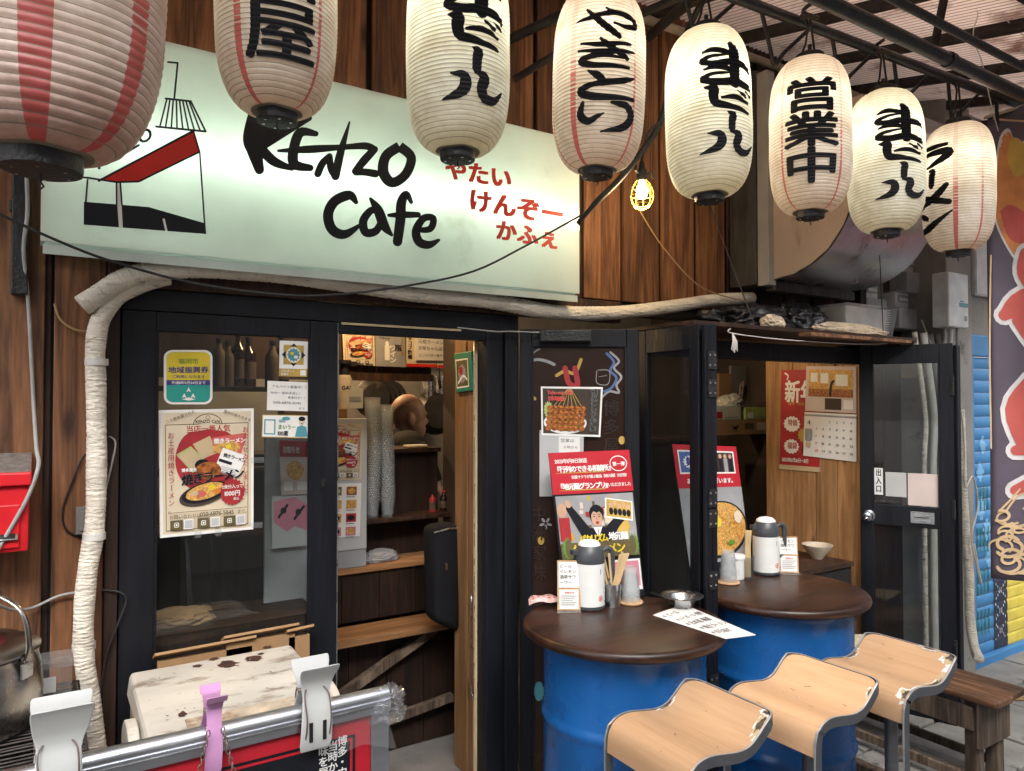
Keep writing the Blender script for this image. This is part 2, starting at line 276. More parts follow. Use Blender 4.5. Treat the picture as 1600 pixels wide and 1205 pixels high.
# ------------------------------------------------------------------ mesh helpers
def link(o): COL.objects.link(o); return o
def tag(o, label, cat, group=None, kind=None):
    if label: o['label'] = label
    if cat: o['category'] = cat
    if group: o['group'] = group
    if kind: o['kind'] = kind
    return o
def thing(name, label, cat, loc=(0, 0, 0), group=None, rz=0.0):
    o = link(bpy.data.objects.new(name, None)); o.empty_display_size = .05
    o.location = loc; o.rotation_euler = (0, 0, rz)
    return tag(o, label, cat, group)
def adopt(o, parent, local=False):
    o.parent = parent
    if parent.type == 'EMPTY' and parent.parent is None and not local:
        o.matrix_parent_inverse = parent.matrix_basis.inverted()
class MB:
    def __init__(s): s.v, s.f, s.m, s.mats = [], [], [], []
    def mi(s, m):
        if m not in s.mats: s.mats.append(m)
        return s.mats.index(m)
    def add(s, vs, fs, m):
        k = len(s.v); i = s.mi(m); s.v += [tuple(p) for p in vs]
        for f in fs: s.f.append([k + q for q in f]); s.m.append(i)
        return s
    def box(s, x0, x1, y0, y1, z0, z1, m, M=None):
        vs = [V((x, y, z)) for x in (x0, x1) for y in (y0, y1) for z in (z0, z1)]
        if M is not None: vs = [M @ p for p in vs]
        return s.add(vs, [(0, 1, 3, 2), (4, 6, 7, 5), (0, 4, 5, 1), (2, 3, 7, 6), (0, 2, 6, 4), (1, 5, 7, 3)], m)
    def hexa(s, q, m):   # eight corners: four of one face, then the four opposite
        return s.add(q, [(0, 1, 2, 3), (7, 6, 5, 4), (0, 4, 5, 1), (1, 5, 6, 2), (2, 6, 7, 3), (3, 7, 4, 0)], m)
    def tube(s, pts, r, m, n=10, cap=True, sq=1.0):
        pts = [V(p) for p in pts]; rs = r if isinstance(r, (list, tuple)) else [r] * len(pts)
        t0 = (pts[1] - pts[0]).normalized(); a = t0.orthogonal().normalized(); vs = []; N = len(pts)
        for i, p in enumerate(pts):
            t = (pts[min(i + 1, N - 1)] - pts[max(i - 1, 0)]).normalized()
            a = (a - t * a.dot(t)); a = a.normalized() if a.length > 1e-6 else t.orthogonal().normalized(); b = t.cross(a)
            for k in range(n):
                q = 2 * math.pi * k / n; vs.append(p + (a * math.cos(q) + b * math.sin(q) * sq) * rs[i])
        fs = [(i * n + k, i * n + (k + 1) % n, (i + 1) * n + (k + 1) % n, (i + 1) * n + k) for i in range(N - 1) for k in range(n)]
        if cap: fs += [tuple(range(n - 1, -1, -1)), tuple((N - 1) * n + k for k in range(n))]
        return s.add(vs, fs, m)
    def lathe(s, prof, m, n=32, c=(0, 0, 0), M=None, mats=None):
        vs = []
        for r, z in prof:
            for k in range(n):
                q = 2 * math.pi * k / n; p = V((r * math.cos(q), r * math.sin(q), z)); p = M @ p if M is not None else p
                vs.append(p + V(c))
        for i in range(len(prof) - 1):
            k0 = len(s.v) if i == 0 else k0
        base = len(s.v); s.v += [tuple(p) for p in vs]
        for i in range(len(prof) - 1):
            mi = s.mi(mats[i] if mats else m)
            for k in range(n):
                s.f.append([base + i * n + k, base + i * n + (k + 1) % n, base + (i + 1) * n + (k + 1) % n, base + (i + 1) * n + k]); s.m.append(mi)
        return s
    def prism(s, poly, h, m, fn):   # polygon in 2D, fn maps (x, y, depth) to space
        n = len(poly); vs = [fn(x, y, 0) for x, y in poly] + [fn(x, y, h) for x, y in poly]
        return s.add(vs, [tuple(range(n - 1, -1, -1)), tuple(range(n, 2 * n))] + [(i, (i + 1) % n, n + (i + 1) % n, n + i) for i in range(n)], m)
    def build(s, name, parent=None, smooth=False, bevel=0, local=False, label=None, cat=None, group=None, kind=None, base=True, fix=True, auto=None):
        me = bpy.data.meshes.new(name)
        off = V((0, 0, 0))
        if parent is None and base and s.v:
            xs, ys, zs = zip(*s.v); off = V(((min(xs) + max(xs)) / 2, (min(ys) + max(ys)) / 2, min(zs)))
        me.from_pydata([tuple(V(p) - off) for p in s.v], [], s.f)
        for m in s.mats: me.materials.append(MAT[m] if isinstance(m, str) else m)
        me.polygons.foreach_set('material_index', s.m)
        if fix:
            bm = bmesh.new(); bm.from_mesh(me); bmesh.ops.recalc_face_normals(bm, faces=bm.faces); bm.to_mesh(me); bm.free()
        if smooth: me.polygons.foreach_set('use_smooth', [True] * len(me.polygons))
        me.update()
        if auto: me.set_sharp_from_angle(angle=R(auto))
        o = link(bpy.data.objects.new(name, me)); o.location = off
        if parent is not None: o.location = (0, 0, 0); adopt(o, parent, local)
        if bevel:
            b = o.modifiers.new('bevel', 'BEVEL'); b.width = bevel; b.segments = 2; b.limit_method = 'ANGLE'
        tag(o, label, cat, group, kind)
        return o
def copy_tree(o, parent=None, loc=None, rz=None, label=None, group=None):
    c = link(o.copy()); c.parent = parent
    if parent is not None: c.matrix_parent_inverse = o.matrix_parent_inverse.copy()
    if loc is not None: c.location = loc
    if rz is not None: c.rotation_euler.z = rz
    if label: c['label'] = label
    if group: c['group'] = group
    for ch in list(o.children): copy_tree(ch, c)
    return c
def smooth_path(pts, k=6):
    pts = [V(p) for p in pts]; out = []
    for i in range(len(pts) - 1):
        a, b, c, d = pts[max(i - 1, 0)], pts[i], pts[i + 1], pts[min(i + 2, len(pts) - 1)]
        for j in range(k):
            t = j / k; out.append(.5 * ((2 * b) + (c - a) * t + (2 * a - 5 * b + 4 * c - d) * t * t + (3 * b - a - 3 * c + d) * t ** 3))
    return out + [pts[-1]]

# ------------------------------------------------------------------ flat print: glyphs, strokes, shapes
GLYPH = {}
_tcv = bpy.data.curves.new('glyph', 'FONT'); _tob = bpy.data.objects.new('glyph', _tcv); _tcv.resolution_u = 3
_tsc = bpy.data.scenes.new('glyph_scene'); _tsc.collection.objects.link(_tob)   # scratch scene, removed at the end
def glyph(ch, w):
    k = (ch, w)
    if k not in GLYPH:
        _tcv.body = ch; _tcv.offset = w
        vl = _tsc.view_layers[0]; vl.update(); dg = vl.depsgraph; me = bpy.data.meshes.new_from_object(_tob.evaluated_get(dg))
        vs = [(v.co.x, v.co.y) for v in me.vertices]; fs = [tuple(p.vertices) for p in me.polygons]
        bpy.data.meshes.remove(me)
        wide = ord(ch) > 0x2e80
        x0, x1 = (min(v[0] for v in vs), max(v[0] for v in vs)) if vs else (0, .3)
        GLYPH[k] = (vs, fs, None if wide else (x0, x1))
    return GLYPH[k]
EM = {'w': 1.0}
class Draw:
    """flat print, in any 2D units; build() lays it on a surface, each piece a hair above the last"""
    def __init__(s): s.it = []
    def add(s, vs, fs, m): s.it.append(([tuple(v)[:2] for v in vs], fs, m)); return s
    def rect(s, x0, y0, x1, y1, m): return s.add([(x0, y0), (x1, y0), (x1, y1), (x0, y1)], [(0, 1, 2, 3)], m)
    def poly(s, pts, m): return s.add(pts, [tuple(range(len(pts)))], m)
    def ell(s, cx, cy, rx, ry, m, n=28, rot=0, jag=0):
        c, q = math.cos(rot), math.sin(rot); pts = []
        for k in range(n):
            a = 2 * math.pi * k / n; j = 1 - (jag if k % 2 else 0); x, y = rx * j * math.cos(a), ry * j * math.sin(a)
            pts.append((cx + x * c - y * q, cy + x * q + y * c))
        return s.poly(pts, m)
    def frame(s, x0, y0, x1, y1, w, m):
        return s.add([(x0, y0), (x1, y0), (x1, y1), (x0, y1), (x0 + w, y0 + w), (x1 - w, y0 + w), (x1 - w, y1 - w), (x0 + w, y1 - w)], [(0, 1, 5, 4), (1, 2, 6, 5), (2, 3, 7, 6), (3, 0, 4, 7)], m)
    def rrect(s, x0, y0, x1, y1, r, m):
        pts = []
        for cx, cy, a0 in ((x1 - r, y1 - r, 0), (x0 + r, y1 - r, 90), (x0 + r, y0 + r, 180), (x1 - r, y0 + r, 270)):
            pts += [(cx + r * math.cos(R(a0 + 15 * k)), cy + r * math.sin(R(a0 + 15 * k))) for k in range(7)]
        return s.poly(pts, m)
    def stroke(s, pts, w, m, k=6, closed=False, smooth=True):
        n = len(pts); ws = list(w) if isinstance(w, (list, tuple)) else [w] * n
        p3 = [(x, y, q) for (x, y), q in zip(pts, ws)]
        if closed: p3 = p3 + [p3[0]]
        q = smooth_path(p3, k) if smooth else [V(p) for p in p3]
        L, Rr = [], []
        for i, p in enumerate(q):
            t = q[min(i + 1, len(q) - 1)] - q[max(i - 1, 0)]; d = math.hypot(t.x, t.y) or 1; nx, ny = -t.y / d, t.x / d; h = max(p.z, 0) / 2
            L.append((p.x + nx * h, p.y + ny * h)); Rr.append((p.x - nx * h, p.y - ny * h))
        N = len(q); vs = L + Rr; fs = [(i, i + 1, N + i + 1, N + i) for i in range(N - 1)]
        if not closed:
            for e, sg in ((0, -1), (N - 1, 1)):
                p = q[e]; t = (q[e] - q[e - 1]) if sg > 0 else (q[1] - q[0]); a = math.atan2(t.y, t.x); h = max(p.z, 0) / 2; b = len(vs)
                arc = [(p.x + h * math.cos(a + sg_a), p.y + h * math.sin(a + sg_a)) for sg_a in [(-math.pi / 2 + math.pi * j / 6) if sg > 0 else (math.pi / 2 + math.pi * j / 6) for j in range(1, 6)]]
                vs += arc; end = [N + e] + list(range(b, b + 5)) + [e] if sg > 0 else [e] + list(range(b, b + 5)) + [N + e]
                fs.append(tuple(end))
        return s.add(vs, fs, m)
    def text(s, body, x, y, size, m, w=0.0, **kw):
        """heavier weights are built from shifted copies, each a hair higher, so that dense characters keep their shape"""
        s._text(body, x, y, size, m, **kw)
        if w > .008:
            q = min(w, .07) * size
            for a, b in ((1, .6), (-1, .6), (-1, -.6), (1, -.6)) if w > .015 else ((1, 0), (-1, 0)): s._text(body, x + q * a * .8, y + q * b * .8, size, m, **kw)
        return s
    def _text(s, body, x, y, size, m, w=0.0, vert=False, ex=(1, 0), ey=(0, 1), sp=1.0, sx=1.0, anchor=0):
        """x, y: bottom left of the first character; ex / ey: axes of the line"""
        vs, fs = [], []; pen = 0.0
        if anchor and not vert:
            tot = sum((1.0 if glyph(c, w)[2] is None else glyph(c, w)[2][1] - glyph(c, w)[2][0] + .07) if c != ' ' else .3 for c in body) * sp * sx * size
            x, y = x - ex[0] * tot * anchor, y - ex[1] * tot * anchor
        for ch in body:
            if ch == ' ': pen += .35 * sp; continue
            g, gf, lat = glyph(ch, w); b = len(vs)
            for u, v in g:
                if lat: u2, v2 = u - lat[0] + (.5 - (lat[1] - lat[0]) / 2 if vert else .03), v
                else: u2, v2 = u, v
                if vert and ch in 'ー―〜~':
                    u2, v2 = .5 - (v2 - .38), .38 - (u2 - .5)
                if vert: a_, b_ = u2 * sx, v2 - pen
                else: a_, b_ = (pen + u2) * sx, v2
                vs.append((x + size * (ex[0] * a_ + ey[0] * b_), y + size * (ex[1] * a_ + ey[1] * b_)))
            fs += [tuple(b + i for i in f) for f in gf]
            pen += (sp if (vert or not lat) else (lat[1] - lat[0] + .07) * sp)
        if vs: s.add(vs, fs, m)
        return s
    def mesh(s, mb, fn, nrm, eps=.00008, lift=.0003):
        for i, (vs, fs, m) in enumerate(s.it):
            o = V(nrm) * (lift + eps * i); mb.add([V(fn(x, y)) + o for x, y in vs], fs, m)
        return mb
    def build(s, name, fn, nrm, parent, eps=.00008, lift=.0003, local=False):
        return s.mesh(MB(), fn, nrm, eps, lift).build(name, parent, fix=False, local=local)
class Sheet:
    """a flat rectangle in space from four corners (tl, tr, br, bl), facing the camera side"""
    def __init__(s, tl, tr, br, bl):
        s.c = [V(p) for p in (tl, tr, br, bl)]
        n = (s.c[1] - s.c[0]).cross(s.c[0] - s.c[3]).normalized(); s.c[2] = s.c[2] - n * (s.c[2] - s.c[0]).dot(n)
        s.n = (s.c[1] - s.c[0]).cross(s.c[0] - s.c[3]).normalized()
    def at(s, u, v):
        tl, tr, br, bl = s.c; return (bl * (1 - u) + br * u) * (1 - v) + (tl * (1 - u) + tr * u) * v
    def fn(s, W=1.0, H=1.0): return lambda x, y: s.at(x / W, y / H)
def sheet_px(px, plane, val, square=True):
    f = {'Y': PY, 'X': PX, 'Z': PZ, 'D': PD}[plane]
    c = [f(x, y, val[i] if isinstance(val, (list, tuple)) else val) for i, (x, y) in enumerate(px)]
    return Sheet(*c)
def paper_thing(name, label, cat, sh, m='paper', draw=None, W=1.0, H=1.0, thick=.0012, group=None, curl=0.0, back=None):
    base = sh.at(.5, 0)
    t = thing(name, label, cat, base, group)
    mb = MB(); n = sh.n; nx, ny = 6, 6
    def pt(u, v): return sh.at(u, v) + n * (curl * ((2 * u - 1) ** 2 * .5 + (2 * v - 1) ** 2 * .5))
    if curl == 0: nx = ny = 1
    vs = [pt(i / nx, j / ny) for j in range(ny + 1) for i in range(nx + 1)]; N = len(vs)
    vs2 = [p - n * thick for p in vs]
    fs = []
    for j in range(ny):
        for i in range(nx):
            a = j * (nx + 1) + i; q = (a, a + 1, a + nx + 2, a + nx + 1); fs += [q, tuple(N + k for k in reversed(q))]
    rim = [i for i in range(nx + 1)] + [(j + 1) * (nx + 1) + nx for j in range(ny)] + [ny * (nx + 1) + i for i in range(nx - 1, -1, -1)] + [j * (nx + 1) for j in range(ny - 1, 0, -1)]
    for a, b in zip(rim, rim[1:] + rim[:1]): fs.append((a, N + a, N + b, b))
    mb.add(vs + vs2, fs, m); mb.build('sheet', t)
    if draw:
        draw.build('print', lambda x, y: pt(x / W, y / H), n, t)
    return t
# ================================================================== SETTING
YW = 2.60                                     # facade plane
mb = MB(); mb.add([(-60, -60, 0), (60, -60, 0), (60, 60, 0), (-60, 60, 0)], [(0, 1, 2, 3)], 'concrete_dark')
tag(mb.build('ground', base=False), None, None, kind='structure')
pv = MB(); pv.box(-2.2, 7.4, -2.2, 2.56, .004, .008, 'joint')
pave = tag(pv.build('pavement', base=False), None, None, kind='structure')
slab_me = None
for i in range(20):
    for j in range(10):
        x0, y0 = -2.2 + i * .48 + (.24 if j % 2 else 0), -2.2 + j * .475
        if x0 + .468 > 7.39: continue
        if slab_me is None:
            s = MB(); s.box(0, .468, 0, .463, 0, .03, 'paving'); o = s.build('slab', pave, bevel=.006); slab_me = o
        else:
            o = link(slab_me.copy()); o.parent = pave
        o.location = (x0, y0, .006 + random.uniform(-.003, .004)); o.rotation_euler = (random.uniform(-.006, .006), random.uniform(-.006, .006), random.uniform(-.006, .006))
mb = MB(); mb.box(-.9, 4.5, 2.57, 4.75, .01, .13, 'concrete_dark')
tag(mb.build('interior_floor', base=False), None, None, kind='structure')

# ================================================================== CAFE BUILDING
B = thing('cafe_building', 'timber plank cafe front with black framed glass doors under the lantern row', 'building', (1.5, YW, 0))
mb = MB()
mb.box(-1.4, .21, YW, YW + .06, 0, 4.2, 'gap'); mb.box(.21, 4.55, YW, YW + .06, 2.10, 4.2, 'gap')
mb.box(-1.4, -1.34, YW + .06, 4.8, 0, 2.6, 'gap')
mb.build('wall', B)
EDGE = [-1.22, -.97, -.72, -.47, -.22, .03, .28, .53, .78, 1.03, 1.28, 1.53, 1.78, 2.03, 2.266, 2.508, 2.744, 2.965, 3.2, 3.43, 3.67, 3.9, 4.13, 4.36, 4.55]
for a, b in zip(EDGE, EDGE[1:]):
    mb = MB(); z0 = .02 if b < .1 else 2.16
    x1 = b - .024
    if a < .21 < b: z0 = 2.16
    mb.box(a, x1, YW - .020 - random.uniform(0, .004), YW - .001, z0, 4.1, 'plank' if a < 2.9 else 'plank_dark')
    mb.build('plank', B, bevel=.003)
mb = MB(); mb.box(.03, .165, YW - .022, YW - .001, .02, 2.155, 'plank'); mb.build('plank', B, bevel=.003)
for x in (.014, -.238, 2.022, 2.258, 2.5, 2.736):     # battens set in the joints
    mb = MB(); mb.box(x - .022, x + .008, YW - .006, YW - .0005, .02 if x < .1 else 2.16, 4.1, 'plank_dark'); mb.build('batten', B)
mb = MB(); mb.box(.168, 2.22, YW - .05, YW - .002, 2.055, 2.150, 'plank_dark'); mb.build('lintel_board', B, bevel=.004)
mb = MB(); mb.box(.205, 1.668, YW - .035, YW + .06, 1.985, 2.053, 'black_paint'); mb.build('door_header', B, bevel=.003)
mb = MB(); mb.box(.168, .203, YW - .04, YW + .05, .01, 2.053, 'plank_dark'); mb.build('door_post', B, bevel=.003)
mb = MB(); mb.box(1.521, 1.60, YW - .03, YW + .05, .01, 1.983, 'black_paint'); mb.box(1.603, 1.664, YW - .045, YW + .05, .01, 1.983, 'black_paint'); mb.build('door_post', B, bevel=.004)
mb = MB(); mb.box(.90, 1.52, YW - .03, YW + .015, 1.945, 1.984, 'black_paint'); mb.build('door_track', B, bevel=.003)
mb = MB(); mb.box(.91, 1.40, YW - .037, YW - .031, 1.976, 1.984, 'paper_tan'); mb.build('trim_strip', B)
# timber reveal on the right of the doorway, in two boards
for y0, y1 in ((2.652, 2.725), (2.728, 2.84)):
    mb = MB(); mb.box(1.52, 1.56, y0, y1, .13, 1.97, 'plank_inner'); mb.build('reveal_board', B, bevel=.003)
mb = MB(); mb.box(1.506, 1.519, 2.640, 2.651, .13, 1.97, 'paper_tan'); mb.build('trim_strip', B)

def leaf(parent, name, p0, p1, z0, z1, side, top, bottom, rails=(), thick=.035, label=None, pane='window_glass', frame='black_paint'):
    """a framed door leaf between two plan points: stiles, rails and panes of its own"""
    p0, p1 = V((*p0, 0)), V((*p1, 0)); u = (p1 - p0).normalized(); L = (p1 - p0).length; nrm = V((u.y, -u.x, 0))
    def at(s, z, d): return p0 + u * s + nrm * d + V((0, 0, z))
    root = MB(); h = thick / 2
    def bar(s0, s1, za, zb, m=frame, hh=h):
        q = [at(s0, za, -hh), at(s1, za, -hh), at(s1, za, hh), at(s0, za, hh), at(s0, zb, -hh), at(s1, zb, -hh), at(s1, zb, hh), at(s0, zb, hh)]
        root.hexa(q, m)
    bar(0, side, z0, z1); bar(L - side, L, z0, z1)
    e = .0005
    bar(side + e, L - side - e, z1 - top, z1, hh=h - .002); bar(side + e, L - side - e, z0, z0 + bottom, hh=h - .002)
    zs = [z0 + bottom] + [z for r in rails for z in r] + [z1 - top]
    for r in rails: bar(side + e, L - side - e, r[0], r[1], hh=h - .002)
    o = root.build(name, parent, bevel=.003, label=label)
    for a, b in zip(zs[0::2], zs[1::2]):
        g = MB(); g.hexa([at(side, a, -.002), at(L - side, a, -.002), at(L - side, a, .002), at(side, a, .002), at(side, b, -.002), at(L - side, b, -.002), at(L - side, b, .002), at(side, b, .002)], pane)
        g.build('pane', o)
        for s0, s1, q0, q1 in ((side, side + .008, a, b), (L - side - .008, L - side, a, b)):
            k = MB(); k.hexa([at(s0, q0, h - .008), at(s1, q0, h - .008), at(s1, q0, h - .002), at(s0, q0, h - .002), at(s0, q1, h - .008), at(s1, q1, h - .008), at(s1, q1, h - .002), at(s0, q1, h - .002)], frame); k.build('glazing_bead', o)
    return o, at
dl, at_l = leaf(B, 'glass_door', (.207, 2.582), (.897, 2.582), .14, 1.983, .098, .062, .10, rails=((.70, .78),))
mb = MB(); mb.box(.838, .850, 2.556, 2.5645, 1.395, 1.425, 'gap'); mb.build('handle', dl)
mb = MB(); mb.box(.899, .903, 2.572, 2.60, .14, 1.98, 'steel'); mb.build('edge_strip', dl)
# folding leaves by the first drum table and round the hatch
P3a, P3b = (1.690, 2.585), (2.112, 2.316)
dp, at_3 = leaf(B, 'folding_door', P3a, P3b, .03, 2.0, .052, .075, .12, label='folding door with a dark brown panel, glass reflection put into its colour', pane='pane_brown_reflect')  # opaque pane, the brownish reflection of its glass is painted as colour
P4a, P4b = (2.222, 2.414), (2.197, 2.045)
d4, at_4 = leaf(B, 'folding_door', P4a, P4b, .03, 2.005, .045, .10, .62, rails=((.845, .88),), label='narrow folding door with a tall clear pane')
P4c = (2.232, 2.045)
mb = MB(); mb.box(2.218, 2.247, 2.012, 2.062, .03, 2.005, 'black_paint'); mb.build('door_edge', B, bevel=.003)
mb = MB(); mb.box(2.180, 2.215, 2.010, 2.0275, .03, 2.0, 'black_paint'); mb.build('door_edge', B, bevel=.003)
for z in (1.86, 1.75, 1.32, 1.24, 1.0, .6):
    mb = MB(); mb.box(2.193, 2.239, 2.005, 2.0095, z - .035, z + .035, 'black_iron')
    for dx in (-.014, .014):
        for dz in (-.02, .02): mb.lathe([(.0, .0025), (.004, .002), (.005, 0)], 'steel', 8, M=Matrix.Rotation(math.pi / 2, 4, 'X'), c=(2.216 + dx, 2.005, z + dz))
    mb.build('hinge', B)
P5a, P5b = (3.815, 2.395), (3.990, 1.985)
d5, at_5 = leaf(B, 'folding_door', P5a, P5b, .03, 2.0, .062, .10, .30, rails=((1.03, 1.14),), label='black half glazed door with doorknob and letter slot')
mb = MB(); c = at_5(.045, 1.075, .018)
nd = (at_5(0, 0, 1) - at_5(0, 0, 0)).normalized(); rotm = nd.to_track_quat('Z', 'Y').to_matrix().to_4x4()
mb.lathe([(.032, 0), (.030, .006), (.014, .010), (.012, .03), (.022, .036), (.027, .048), (.024, .06), (.010, .063), (.008, .058), (0, .057)], 'steel_bright', 20, M=rotm, c=c); mb.build('doorknob', d5, smooth=True, auto=40)
mb = MB()
def at5box(s0, s1, z0, z1, d0, d1, m, b=None):
    b = b or mb; b.hexa([at_5(s0, z0, d0), at_5(s1, z0, d0), at_5(s1, z0, d1), at_5(s0, z0, d1), at_5(s0, z1, d0), at_5(s1, z1, d0), at_5(s1, z1, d1), at_5(s0, z1, d1)], m)
at5box(.245, .355, 1.055, 1.115, .0165, .022, 'steel'); at5box(.262, .338, 1.068, 1.102, .023, .026, 'meter_grey'); at5box(.266, .334, 1.090, 1.0985, .0265, .034, 'steel'); mb.build('letter_slot', d5)
for z in (1.78, 1.14, .42):
    mb = MB(); at5box(.436, .4455, z - .05, z + .05, .018, .026, 'black_iron'); mb.tube([at_5(.446, z - .05, .026), at_5(.446, z + .05, .026)], .006, 'black_iron', 8); mb.build('hinge', d5)
mb = MB(); mb.box(4.0, 4.035, 1.97, 2.01, .03, 1.99, 'black_paint'); mb.build('door_edge', B, bevel=.003)
# hatch: header, shelf over it, inner side wall of orange boards
mb = MB(); mb.box(2.252, 3.80, 2.38, 2.44, 1.90, 1.985, 'black_paint'); mb.build('hatch_header', B, bevel=.003)
mb = MB(); mb.box(2.235, 3.90, 2.12, 2.57, 2.012, 2.030, 'plank_dark'); mb.build('hatch_shelf', B, bevel=.002)
mb = MB(); mb.box(2.9, 3.72, 2.05, 2.115, 1.992, 2.008, 'bench_wood'); mb.build('shelf_board', B, bevel=.002)
for k, (y0, y1) in enumerate(((2.42, 2.56), (2.563, 2.70), (2.703, 2.85), (2.853, 3.05))):
    mb = MB(); mb.box(3.852, 3.872, y0, y1, .13, 1.99, 'plank_inner'); mb.build('inner_board', B, bevel=.003)
for k in range(3): mb = MB(); mb.box(3.935 + k * .205, 4.135 + k * .205, 2.575, 2.598, .02, 2.155, 'plank_dark'); mb.build('plank', B, bevel=.003)
mb = MB(); mb.box(3.874, 3.93, 2.42, 3.05, .13, 2.4, 'gap'); mb.build('partition', B)
mb = MB(); mb.box(2.7, 3.84, 2.50, 2.56, .13, .50, 'plank_dark'); mb.build('hatch_sill', B)
# inside of the room
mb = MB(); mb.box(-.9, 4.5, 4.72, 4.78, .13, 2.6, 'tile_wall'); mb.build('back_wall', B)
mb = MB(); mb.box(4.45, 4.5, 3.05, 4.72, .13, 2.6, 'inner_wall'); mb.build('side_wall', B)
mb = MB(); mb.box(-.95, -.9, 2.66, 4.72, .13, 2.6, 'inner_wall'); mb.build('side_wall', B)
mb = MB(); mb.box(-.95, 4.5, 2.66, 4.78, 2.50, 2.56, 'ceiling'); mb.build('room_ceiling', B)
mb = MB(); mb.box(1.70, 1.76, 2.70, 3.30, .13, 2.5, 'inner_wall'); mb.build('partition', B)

# ------------------------------------------------------------------ neighbour with the painted shutter
NB = thing('neighbour_building', 'grey concrete house end with a blue painted roller shutter', 'building', (6.0, 2.32, 0))
mb = MB(); mb.box(4.56, 4.86, 2.30, 2.9, 0, 4.4, 'concrete'); mb.build('pillar', NB, bevel=.01)
mb = MB(); mb.box(4.861, 8.5, 2.36, 2.9, 2.12, 4.4, 'concrete'); mb.build('upper_wall', NB)
mb = MB(); mb.box(4.861, 8.5, 2.325, 2.358, 1.98, 2.118, 'shutter_blue'); mb.build('shutter_box', NB, bevel=.01)
mb = MB(); mb.box(4.862, 4.905, 2.315, 2.36, 0.02, 1.978, 'shutter_blue'); mb.build('shutter_guide', NB, bevel=.004)
mb = MB(); mb.box(4.906, 7.6, 2.32, 2.36, .02, .09, 'shutter_blue'); mb.build('bottom_rail', NB, bevel=.006)
sl = None; nz = 25
for k in range(nz):
    z = .092 + k * .0755
    if sl is None:
        s = MB(); prof = [(0, 0), (-.006, .006), (-.0075, .036), (-.007, .064), (0, .0735)]
        vs = [(4.906, y, zz) for y, zz in prof] + [(7.6, y, zz) for y, zz in prof]; s.add(vs, [(i, i + 1, 6 + i, 5 + i) for i in range(4)], 'shutter_blue')
        sl = s.build('slat', NB, smooth=True, local=True, fix=False); o = sl
        sl.matrix_parent_inverse = NB.matrix_basis.inverted()
    else: o = link(sl.copy()); o.parent = NB; o.matrix_parent_inverse = sl.matrix_parent_inverse.copy()
    o.location = (0, 2.352, z)
def prof_y(z):
    t = ((z - .092) % .0755) / .0755
    return 2.352 - (.0065 + .001 * math.sin(math.pi * t) if .08 < t < .88 else .003)
dr = Draw()                                   # mural painted on the slats
XS = [5.15, 5.36, 5.45, 7.55]
def mural(x0, x1, z0, z1, m):
    z = z0
    while z < z1 - 1e-4:
        zz = min(z1, z + .0755 / 6); dr.rect(x0, z, x1, zz, m); z = zz
mural(5.36, 7.5, .095, 1.02, 'shutter_yellow'); mural(5.18, 5.355, .095, .80, 'shutter_ink'); mural(5.20, 5.7, .92, 1.16, 'shutter_white')
for x, z, r in ((5.03, 1.02, .06), (5.10, .88, .055), (5.02, 1.25, .05), (5.12, .70, .05), (5.06, 1.42, .045)):
    for q in range(5): mural(x - r * (1 - abs(q - 2) / 3), x + r * (1 - abs(q - 2) / 3), z + (q - 2.5) * r * .5, z + (q - 1.5) * r * .5, 'shutter_pale')
for k in range(16):
    x, z = 4.97 + (k % 4) * .045, .22 + (k // 4) * .26; mural(x, x + .012, z, z + .16, 'shutter_leaf')
for k in range(5):
    z = .16 + k * .13
    for q in range(6):
        mural(5.195 + q * .024, 5.203 + q * .024, z + q * .018, z + q * .018 + .016, 'shutter_white'); mural(5.195 + q * .024, 5.203 + q * .024, z + .09 - q * .018, z + .106 - q * .018, 'shutter_white')
dr.build('mural', lambda x, z: (x, prof_y(z) - .0015, z), (0, -1, 0), NB, eps=.00001)

# ------------------------------------------------------------------ unseen house added behind the viewer: darkens glass reflections, bounces fill light
OP = thing('added_opposite_house', 'unseen plain brown plastered house front added across the alley for the light', 'building', (3, -2.6, 0))
mb = MB(); mb.box(-5.5, 12.5, -3.2, -2.6, 0, 4.6, 'added_bounce_wall'); mb.build('wall', OP)
mb = MB(); mb.box(-5.7, 12.7, -3.2, -2.1, 4.601, 4.72, 'rafter'); mb.build('eave', OP)
for k in range(5):
    x0 = -4.2 + k * 3.3; mb = MB(); mb.box(x0, x0 + 1.5, -2.596, -2.56, .02, 2.1, 'plank_dark'); mb.build('door', OP)
    mb = MB(); mb.box(x0, x0 + 1.5, -2.596, -2.57, 2.7, 3.8, 'paper_grey'); mb.build('window', OP)

# ================================================================== LIT SIGN
YS, SX0, SX1, SZ0, SZ1 = 2.44, .005, 1.885, 2.155, 2.785
SG = thing('shop_sign', 'long white lit box sign with black brush lettering and red kana', 'sign', ((SX0 + SX1) / 2, 2.5, SZ0))
mb = MB()
mb.box(SX0, SX1, 2.565, 2.575, SZ0, SZ1, 'sign_case'); mb.box(SX0, SX1, YS + .012, 2.564, SZ0 - .012, SZ0, 'sign_case'); mb.box(SX0, SX1, YS + .012, 2.564, SZ1, SZ1 + .012, 'sign_case')
mb.box(SX0 - .012, SX0, YS + .012, 2.564, SZ0, SZ1, 'sign_case'); mb.box(SX1, SX1 + .012, YS + .012, 2.564, SZ0, SZ1, 'sign_case')
mb.build('case', SG, bevel=.003)
mb = MB(); mb.box(SX0 - .012, SX1 + .012, YS, YS + .006, SZ0 - .006, SZ1 + .012, 'sign_face'); face = mb.build('face_panel', SG, bevel=.002)
mb = MB(); mb.box(SX0 - .006, SX1 + .006, YS + .0065, YS + .0115, SZ0 - .040, SZ0 - .013, 'sign_case'); mb.build('lower_lip', SG)
